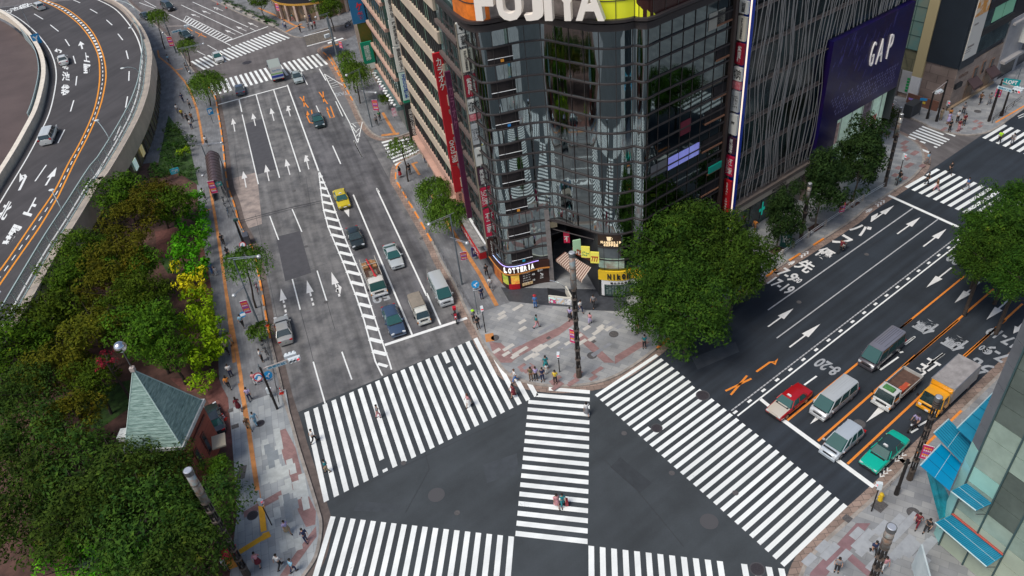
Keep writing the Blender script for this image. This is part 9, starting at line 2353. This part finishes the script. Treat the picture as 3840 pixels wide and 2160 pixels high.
disc_sign('round blue arrow sign on the pole near the right boulevard corner','d3',(367,858),4.6,.42,bsg,('d3',(385,1085)),arrow_=True,sub='軽車両')
disc_sign('round blue arrow sign beside the no-turn sign on the left pavement','g7',(707,968),4.4,.42,bsg,('g7',(745,1200)),arrow_=True,sub='7-19')
disc_sign('round red ringed no-turn sign on the left pavement','g7',(590,988),4.2,.44,white_p,('g7',(735,1180)),ring=red_s,txt='↶',tcol=bsg,sub='始点')
disc_sign('round red ringed sign on the black signal pole by the orange kerb','d2',(542,560),4.0,.38,white_p,('d2',(575,640)),ring=red_s,txt='/',tcol=bsg)
disc_sign('small round blue sign under the pink banner on the left pavement','g7',(410,250),3.0,.32,bsg,('g7',(555,270)),txt='-',tcol=white_p)
def plate_sign(label,k,c,z,w,h,m,txt,tm,kb,rz=None,name='sign'):
 P=W(k,c[0],c[1],z);B=W(kb[0],kb[1][0],kb[1][1],.15);view=Vector((-P.x,-P.y,0)).normalized();a=math.atan2(view.y,view.x)+(rz or 0)
 t=thing(name,label,'sign',tuple(B));q=P-B;n=Vector((math.cos(a),math.sin(a),0));e=Vector((-math.sin(a),math.cos(a),0))
 b=MB();b.tube((0,0,0),(0,0,q.z+h/2),.05,.045,6);b.tube((0,0,q.z),q-n*.04,.03,.03,5);b.build('post',pole_m,t)
 b=MB();b.box(q.x,q.y,q.z,.05,w,h,a);f_=b.build('sign_face',m,t)
 if txt:b=MB();put_text(b,txt,q+n*.035,e,(0,0,1),w*.7,h*.6,bold=.04);b.build('sign_symbol',tm,f_)
 return t
plate_sign('blue parking sign with a white P below the largest willow','c1',(1586,840),3.4,.85,1.1,bsg,'P',white_p,('c1',(1610,930)))
plate_sign('teal plate sign beside the pink banner at the subway canopy','d1',(1650,102),3.0,.9,.6,mat('plate_teal',(0.02,0.25,0.25),.5),'銀座',white_p,('d1',(1690,180)))
plate_sign('small teal screen sign in the garden beside the arcade','c1',(1318,1290),1.4,1.3,.9,mat('plate_cyan',(0.03,0.35,0.45),.5,emit=.1),'案内',white_p,('c1',(1325,1310)))
plate_sign('green information board beside the small narrow avenue tree','d4',(1425,525),1.3,1.2,1.9,mat('info_green',(0.01,0.10,0.08),.5),'Tokyo',white_p,('d4',(1420,580)))
plate_sign('small blue direction sign in front of the brown hoarding','c5',(1175,750),3.0,.9,.35,bsg,'',None,('c5',(1140,868)))
plate_sign('teal illuminated box sign beyond the far right corner','c5',(1840,620),4.0,2.0,.9,mat('teal_box',(0.0,0.28,0.30),.5),'LOFT',white_p,('c5',(1850,700)))
plate_sign('small pink poster board by the salmon banded building, upper','c2',(1592,660),2.6,.9,.9,mat('poster_pinkish',(0.6,0.25,0.45),.5,col2=(.7,.7,.7),scale=4),'',None,('c2',(1605,740)))
plate_sign('red and white poster board by the cream banded building','c2',(1686,845),2.0,.7,1.4,mat('poster_redwhite',(0.7,0.7,0.7),.5,col2=(.6,.1,.2),scale=3),'',None,('c2',(1690,890)))
plate_sign('blue sign on the inner parapet of the elevated road','c1',(273,293),ZE+1.6,1.5,1.9,bsg,'Y',white_p,('c1',(290,330)))
P=W('g1',0,0,0)
# ladder-like gantry panel at the far side street
ga=[W('g4',255,880,3.6),W('g4',880,715,3.6),W('g4',960,955,3.6),W('g4',330,1120,3.6)]
gp=thing('gantry_panel','flat steel gantry with two white beams over the far side street','gantry',(ga[0].x,ga[0].y,0));off=Vector((ga[0].x,ga[0].y,0))
b=MB();b.tube(ga[0]-off,ga[1]-off,.12,.12,6);b.build('beam',white_p,gp);b=MB();b.tube(ga[3]-off,ga[2]-off,.12,.12,6);b.build('beam',white_p,gp)
b=MB();b.loft([[tuple(p-off-Vector((0,0,.06)))for p in ga],[tuple(p-off)for p in ga]]);pn=b.build('mesh_panel',mat('panel_bronze',(0.13,0.115,0.095),.6,var=.3,scale=2),gp)
b=MB()
for i in range(1,6):b.tube(ga[0].lerp(ga[3],i/6)-off+Vector((0,0,.02)),ga[1].lerp(ga[2],i/6)-off+Vector((0,0,.02)),.03,.03,4)
for i in range(1,6):b.tube(ga[0].lerp(ga[1],i/6)-off+Vector((0,0,.03)),ga[3].lerp(ga[2],i/6)-off+Vector((0,0,.03)),.03,.03,4)
b.build('panel_bars',mat('bars_tan',(0.24,0.21,0.17),.6),pn)
for p in(ga[1],ga[2]):
 b=MB();q=p-off;b.tube((q.x,q.y,0),(q.x,q.y,6.0),.22,.2,8);b.build('post',pole_m,gp)
b=MB();q=W('g4',815,865,3.9)-off;b.box(q.x,q.y,q.z,1.0,.5,.6,RA);b.build('signal_box',sig_m,gp)
# subway entrance canopy
ca=[W('c1',1548,1185,2.6),W('c1',1650,1160,2.6),W('c1',1690,1370,2.6),W('c1',1560,1449,2.6)]
cen2=sum(ca,Vector())/4;sb2=thing('subway_entrance','subway stair entrance under a long brown curved roof','shelter',(cen2.x,cen2.y,.15));off=Vector((cen2.x,cen2.y,.15))
b=MB();secs=[]
ca[3]=W('d1',1575,120,2.6);ca[2]=W('d1',1680,95,2.6)
for f in[i/10 for i in range(11)]:
 l=ca[0].lerp(ca[3],f);r_=ca[1].lerp(ca[2],f);sec=[]
 for j in range(9):
  t_=j/8;p=l.lerp(r_,t_);sec.append(tuple(p-off+Vector((0,0,.75*math.sin(t_*PI)))))
 for j in range(8,-1,-1):
  t_=j/8;p=l.lerp(r_,t_);sec.append(tuple(p-off+Vector((0,0,.75*math.sin(t_*PI)-.08))))
 secs.append(sec)
b.loft(secs);b.build('curved_roof',mat('roof_plum',(0.085,0.055,0.055),.35,var=.15,scale=1),sb2)
for s in secs:b=MB();b.path([tuple(Vector(p)+Vector((0,0,.02)))for p in s[:9]],.025,4);b.build('roof_rib',mat('rib_plum',(0.04,0.03,0.03),.5),sb2)
for i,(x,y)in enumerate(((0,0),(0,1),(1,0),(1,1))):
 p=(ca[0]if x==0 else ca[1]).lerp(ca[3]if x==0 else ca[2],.03+.94*y)-off;b=MB();b.tube((p.x,p.y,0),tuple(p),.06,.06,6);b.build('post',steel_dk,sb2)
b=MB();q=[(p-off)for p in ca];b.wallstrip([(q[0].x,q[0].y),(q[3].x,q[3].y)],0,1.1,.12);b.build('side_wall',mat('side_granite',(0.16,0.16,0.17),.5),sb2)
b=MB();b.wallstrip([(q[1].x,q[1].y),(q[2].x,q[2].y)],0,1.1,.12);b.build('side_wall',MT['side_granite'],sb2)
# railings
def railing(label,pts,h=.85,step=2.2,m=None,group=None,posts=True,z=.15,boards=False):
 L_=0;A=pts[0];t=thing('guard_rail',label,'railing',(A.x,A.y,z),0,group);off=Vector((A.x,A.y,0))
 Q=[p-off for p in pts];m=m or alu
 b=MB()
 for zz in(h,h*.62):b.path([(p.x,p.y,zz)for p in Q],.028,5)
 b.build('rails',m,t)
 acc=0
 for p,q in zip(Q[:-1],Q[1:]):
  d=q-p;n=max(1,int(round(d.length/step)))
  for i in range(n):
   c=p+d*(i/n);b=MB()
   if boards:b.box(c.x,c.y,h*.55,.22,.22,h*1.15,math.atan2(d.y,d.x))
   else:b.tube((c.x,c.y,0),(c.x,c.y,h+.05),.035,.035,6)
   b.build('post',boards or m,t)
 return t
railing('low metal railing along the left kerb of the boulevard beside the bicycles',Ws('g7',[(560,-60),(640,150),(700,520),(760,790),(820,1130),(860,1350)],.15),.8,2.5,steel_mid)
railing('dark railing behind the row of bicycles near the subway canopy',Ws('d2',[(350,60),(420,200),(490,350),(560,500)],.15),.8,1.8,mat('rail_black',(0.03,0.03,0.032),.5))
railing('metal railing at the right kerb beside the full willows',Ws('d3',[(0,470),(60,560),(130,680),(190,800),(280,960),(350,1080)],.15),.8,2.2,steel_mid)
railing('metal railing at the right kerb of the upper boulevard',Ws('c3',[(450,1430),(480,1480),(530,1560)],.15),.8,2.0,steel_mid)
stp=mat('post_stone',(0.38,0.35,0.32),.8,var=.1,scale=3)
railing('white pipe railing with stone posts along the avenue kerb',Ws('d4',[(1310,700),(1395,640),(1475,585),(1590,505),(1720,415),(1840,335),(1932,270)],.15)+Ws('d5',[(610,290),(715,225),(875,130)],.15),.72,3.4,white_p,boards=stp)
railing('railing along the right kerb beside the black columns',Ws('e5',[(640,985),(690,940),(745,890),(790,850)],.15),.75,1.6,stp)
railing('yellow-white chain fence piece beside the far right kerb',Ws('c5',[(1690,930),(1790,850),(1900,770)],.15),.9,1.8,lampd)
# cones and barriers
def cone(label,k,c,z=.15,group='red traffic cones',s=1.0):
 P=W(k,c[0],c[1],z+.3);t=thing('traffic_cone',label,'traffic cone',(P.x,P.y,z),0,group);rm_=mat('cone_red',(0.70,0.04,0.02),.5)
 b=MB();b.box(0,0,.02,.38,.38,.04);b.build('base',rm_,t);b=MB();b.tube((0,0,.04),(0,0,.7),.14,.03,12);b.build('body',rm_,t)
 for z0 in(.25,.45):
  b=MB();b.tube((0,0,z0),(0,0,z0+.1),.145-.157*z0+.004,.145-.157*(z0+.1)+.004,12);b.build('stripe',white_p,t)
 t.scale=(s,s,s);return t
cone('red and white cone at the kerb level with the silver sedan','g7',(695,355),z=.15,s=1.2);cone('red cone at the kerb beside the round signs','g7',(860,1155),s=1.1)
cone('red and white cone beside the police box','e1',(1266,550),s=1.2)
cone('red cone at the top edge, left one','c2',(352,22));cone('red cone at the top edge, right one','c2',(417,50))
cone('red cone between the two pipe barriers of the far side street','c5',(848,778),s=1.2)
for(x0,y0,x1,y1,lab)in((775,745,820,765,'left'),(912,790,958,815,'right')):
 a,c=W('c5',x0,y0,.15),W('c5',x1,y1,.15);t=thing('pipe_barrier','white pipe barrier with red cones in the far side street, %s one'%lab,'barrier',(a.x,a.y,.15),0,'pipe barriers');d=c-a
 b=MB();b.path([(0,0,0),(0,0,1.0),(d.x,d.y,1.0),(d.x,d.y,0)],.035,6);b.path([(0,0,.5),(d.x,d.y,.5)],.03,5);b.build('pipe',white_p,t)
 cone('red cone at the foot of the %s pipe barrier, outer one'%lab,'c5',(x0+10,y0+12),s=1.1);cone('red cone at the foot of the %s pipe barrier, inner one'%lab,'c5',(x0+28,y0+14),s=1.1)
 # small things
P=W('e5',640,1000,.6);t=thing('hydrant','yellow hydrant box at the right kerb beside the pedestrian signal','hydrant',(P.x,P.y,.15));b=MB();b.tube((0,0,0),(0,0,.7),.2,.16,10);b.build('body',yellow_s,t);b=MB();b.sphere((0,0,.72),.18,10,6);b.build('cap',yellow_s,t);b=MB();b.tube((-.25,0,.5),(.25,0,.5),.06,.06,8);b.build('outlet',yellow_s,t)
P=W('d4',1600,470,.5);t=thing('bollard','short dark bollard beside the lamp column on the avenue pavement','bollard',(P.x,P.y,.15));b=MB();b.tube((0,0,0),(0,0,.9),.14,.14,10);b.build('body',lampd,t);b=MB();b.sphere((0,0,.9),.14,10,6);b.build('cap',lampd,t)
P=W('c5',1085,830,.8);t=thing('utility_cabinet','dark utility cabinet in front of the tiled building','cabinet',(P.x,P.y,.15),RA);b=MB();b.box(0,0,.9,2.4,1.2,1.8);b.build('case',mat('cabinet_dk',(0.05,0.055,0.06),.5),t);b=MB();b.box(0,-.61,.9,1.1,.03,1.6);b.build('door',mat('cabinet_door',(0.04,0.045,0.05),.5),t)
P=W('d2',575,520,.6);t=thing('utility_cabinet','dark grey cabinet at the kerb next to the black signal pole','cabinet',(P.x,P.y,.15),LA);b=MB();b.box(0,0,.65,1.3,.7,1.3);b.build('case',mat('cabinet_grey',(0.07,0.075,0.09),.5),t);b=MB();b.box(0,-.36,.65,.6,.02,1.1);b.build('door',mat('cabinet_dk',(0,0,0)),t)
B=W('d2',590,650,.15);h=height(B,'d2',490,375);t=thing('signal_pole','long black signal pole standing over the left pavement at the tar joint','pole',(B.x,B.y,.15));b=MB();b.tube((0,0,0),(0,0,h),.16,.13,8);b.build('shaft',lampd,t);b=MB();b.box(.1,0,h-.1,.5,.3,.3);b.build('signal_head',mat('head_dkgreen',(0.02,0.06,0.05),.5),t)
P=W('e1',1305,1330,1.4);t=thing('flag_stall','red covered stall beside the tall lamp column at the bottom','stall',(P.x,P.y,.15),.3)
b=MB();b.loft([[(-.6,-.5,1.7),(.6,-.5,1.7),(.6,.5,1.7),(-.6,.5,1.7)],[(-.1,-.05,2.2),(.1,-.05,2.2),(.1,.05,2.2),(-.1,.05,2.2)]]);b.build('canopy',mat('stall_red',(0.6,0.01,0.04),.6),t)
b=MB();b.box(0,0,.5,1.0,.7,1.0);b.build('counter',mat('stall_orange',(0.5,0.2,0.03),.7),t)
for x in(-.55,.55):
 for y in(-.45,.45):b=MB();b.tube((x,y,0),(x,y,1.72),.02,.02,5);b.build('post',alu,t)
P=W('d3',415,560,1.2);t=thing('menu_board','small standing menu board beside the stack of red signs','sign',(P.x,P.y,.15),LA+PI/2)
b=MB();b.box(0,0,1.0,1.2,.1,1.0);b.build('board',mat('menu_blue',(0.05,0.3,0.5),.5,col2=(0.7,0.6,0.4),scale=2),t);b=MB();b.box(-.5,0,.25,.06,.3,.5);b.build('leg',steel_mid,t);b=MB();b.box(.5,0,.25,.06,.3,.5);b.build('leg',steel_mid,t)
for k,x,y,lab,m in(('g3',770,770,'small navy sign board low on the narrow glass building',navy_s),):
 s_,z_=FL.on(k,x,y,.9)
 t=thing('shop_sign',lab,'sign',tuple(FL.P(s_,.9,0)));t.location.z=0
 b=MB();FL.box(b,s_-.08,s_+.08,.4,1.5,.6,1.9);o=part(b,'board',m,t);b=MB();put_text(b,'PLUTUS'[:4],FL.P(s_-.1,.95,1.25),exs,(0,0,1),.8,.5,bold=.02);b.build('board_lettering',white_m,o)
 b=MB();FL.box(b,s_-.04,s_+.04,.9,1.0,.15,.6);part(b,'stand',steel_mid,t)
 # pale roof of a canopy among the lower trees
cp=[W('e1',500,1100,3.0),W('e1',800,1110,3.0),W('e1',760,1400,3.0),W('e1',430,1400,3.0)];cc=sum(cp,Vector())/4;off=Vector((cc.x,cc.y,.15))
t=thing('glass_canopy','pale framed glass canopy half hidden under the dark lower trees','shelter',tuple(off))
b=MB();b.loft([[tuple(p-off-Vector((0,0,.05)))for p in cp],[tuple(p-off)for p in cp]]);b.build('glass_roof',mat('canopy_glass',(0.07,0.10,0.10),.15,spec=.8),t)
b=MB()
for i in range(5):b.tube(cp[0].lerp(cp[1],i/4)-off+Vector((0,0,.05)),cp[3].lerp(cp[2],i/4)-off+Vector((0,0,.05)),.05,.05,5);b.tube(cp[0].lerp(cp[3],i/4)-off+Vector((0,0,.05)),cp[1].lerp(cp[2],i/4)-off+Vector((0,0,.05)),.05,.05,5)
b.build('roof_frame',mat('frame_pale',(0.4,0.42,0.42),.5),t)
for p in cp:b=MB();q=p-off;b.tube((q.x,q.y,0),(q.x,q.y,q.z),.07,.07,6);b.build('post',alu,t)
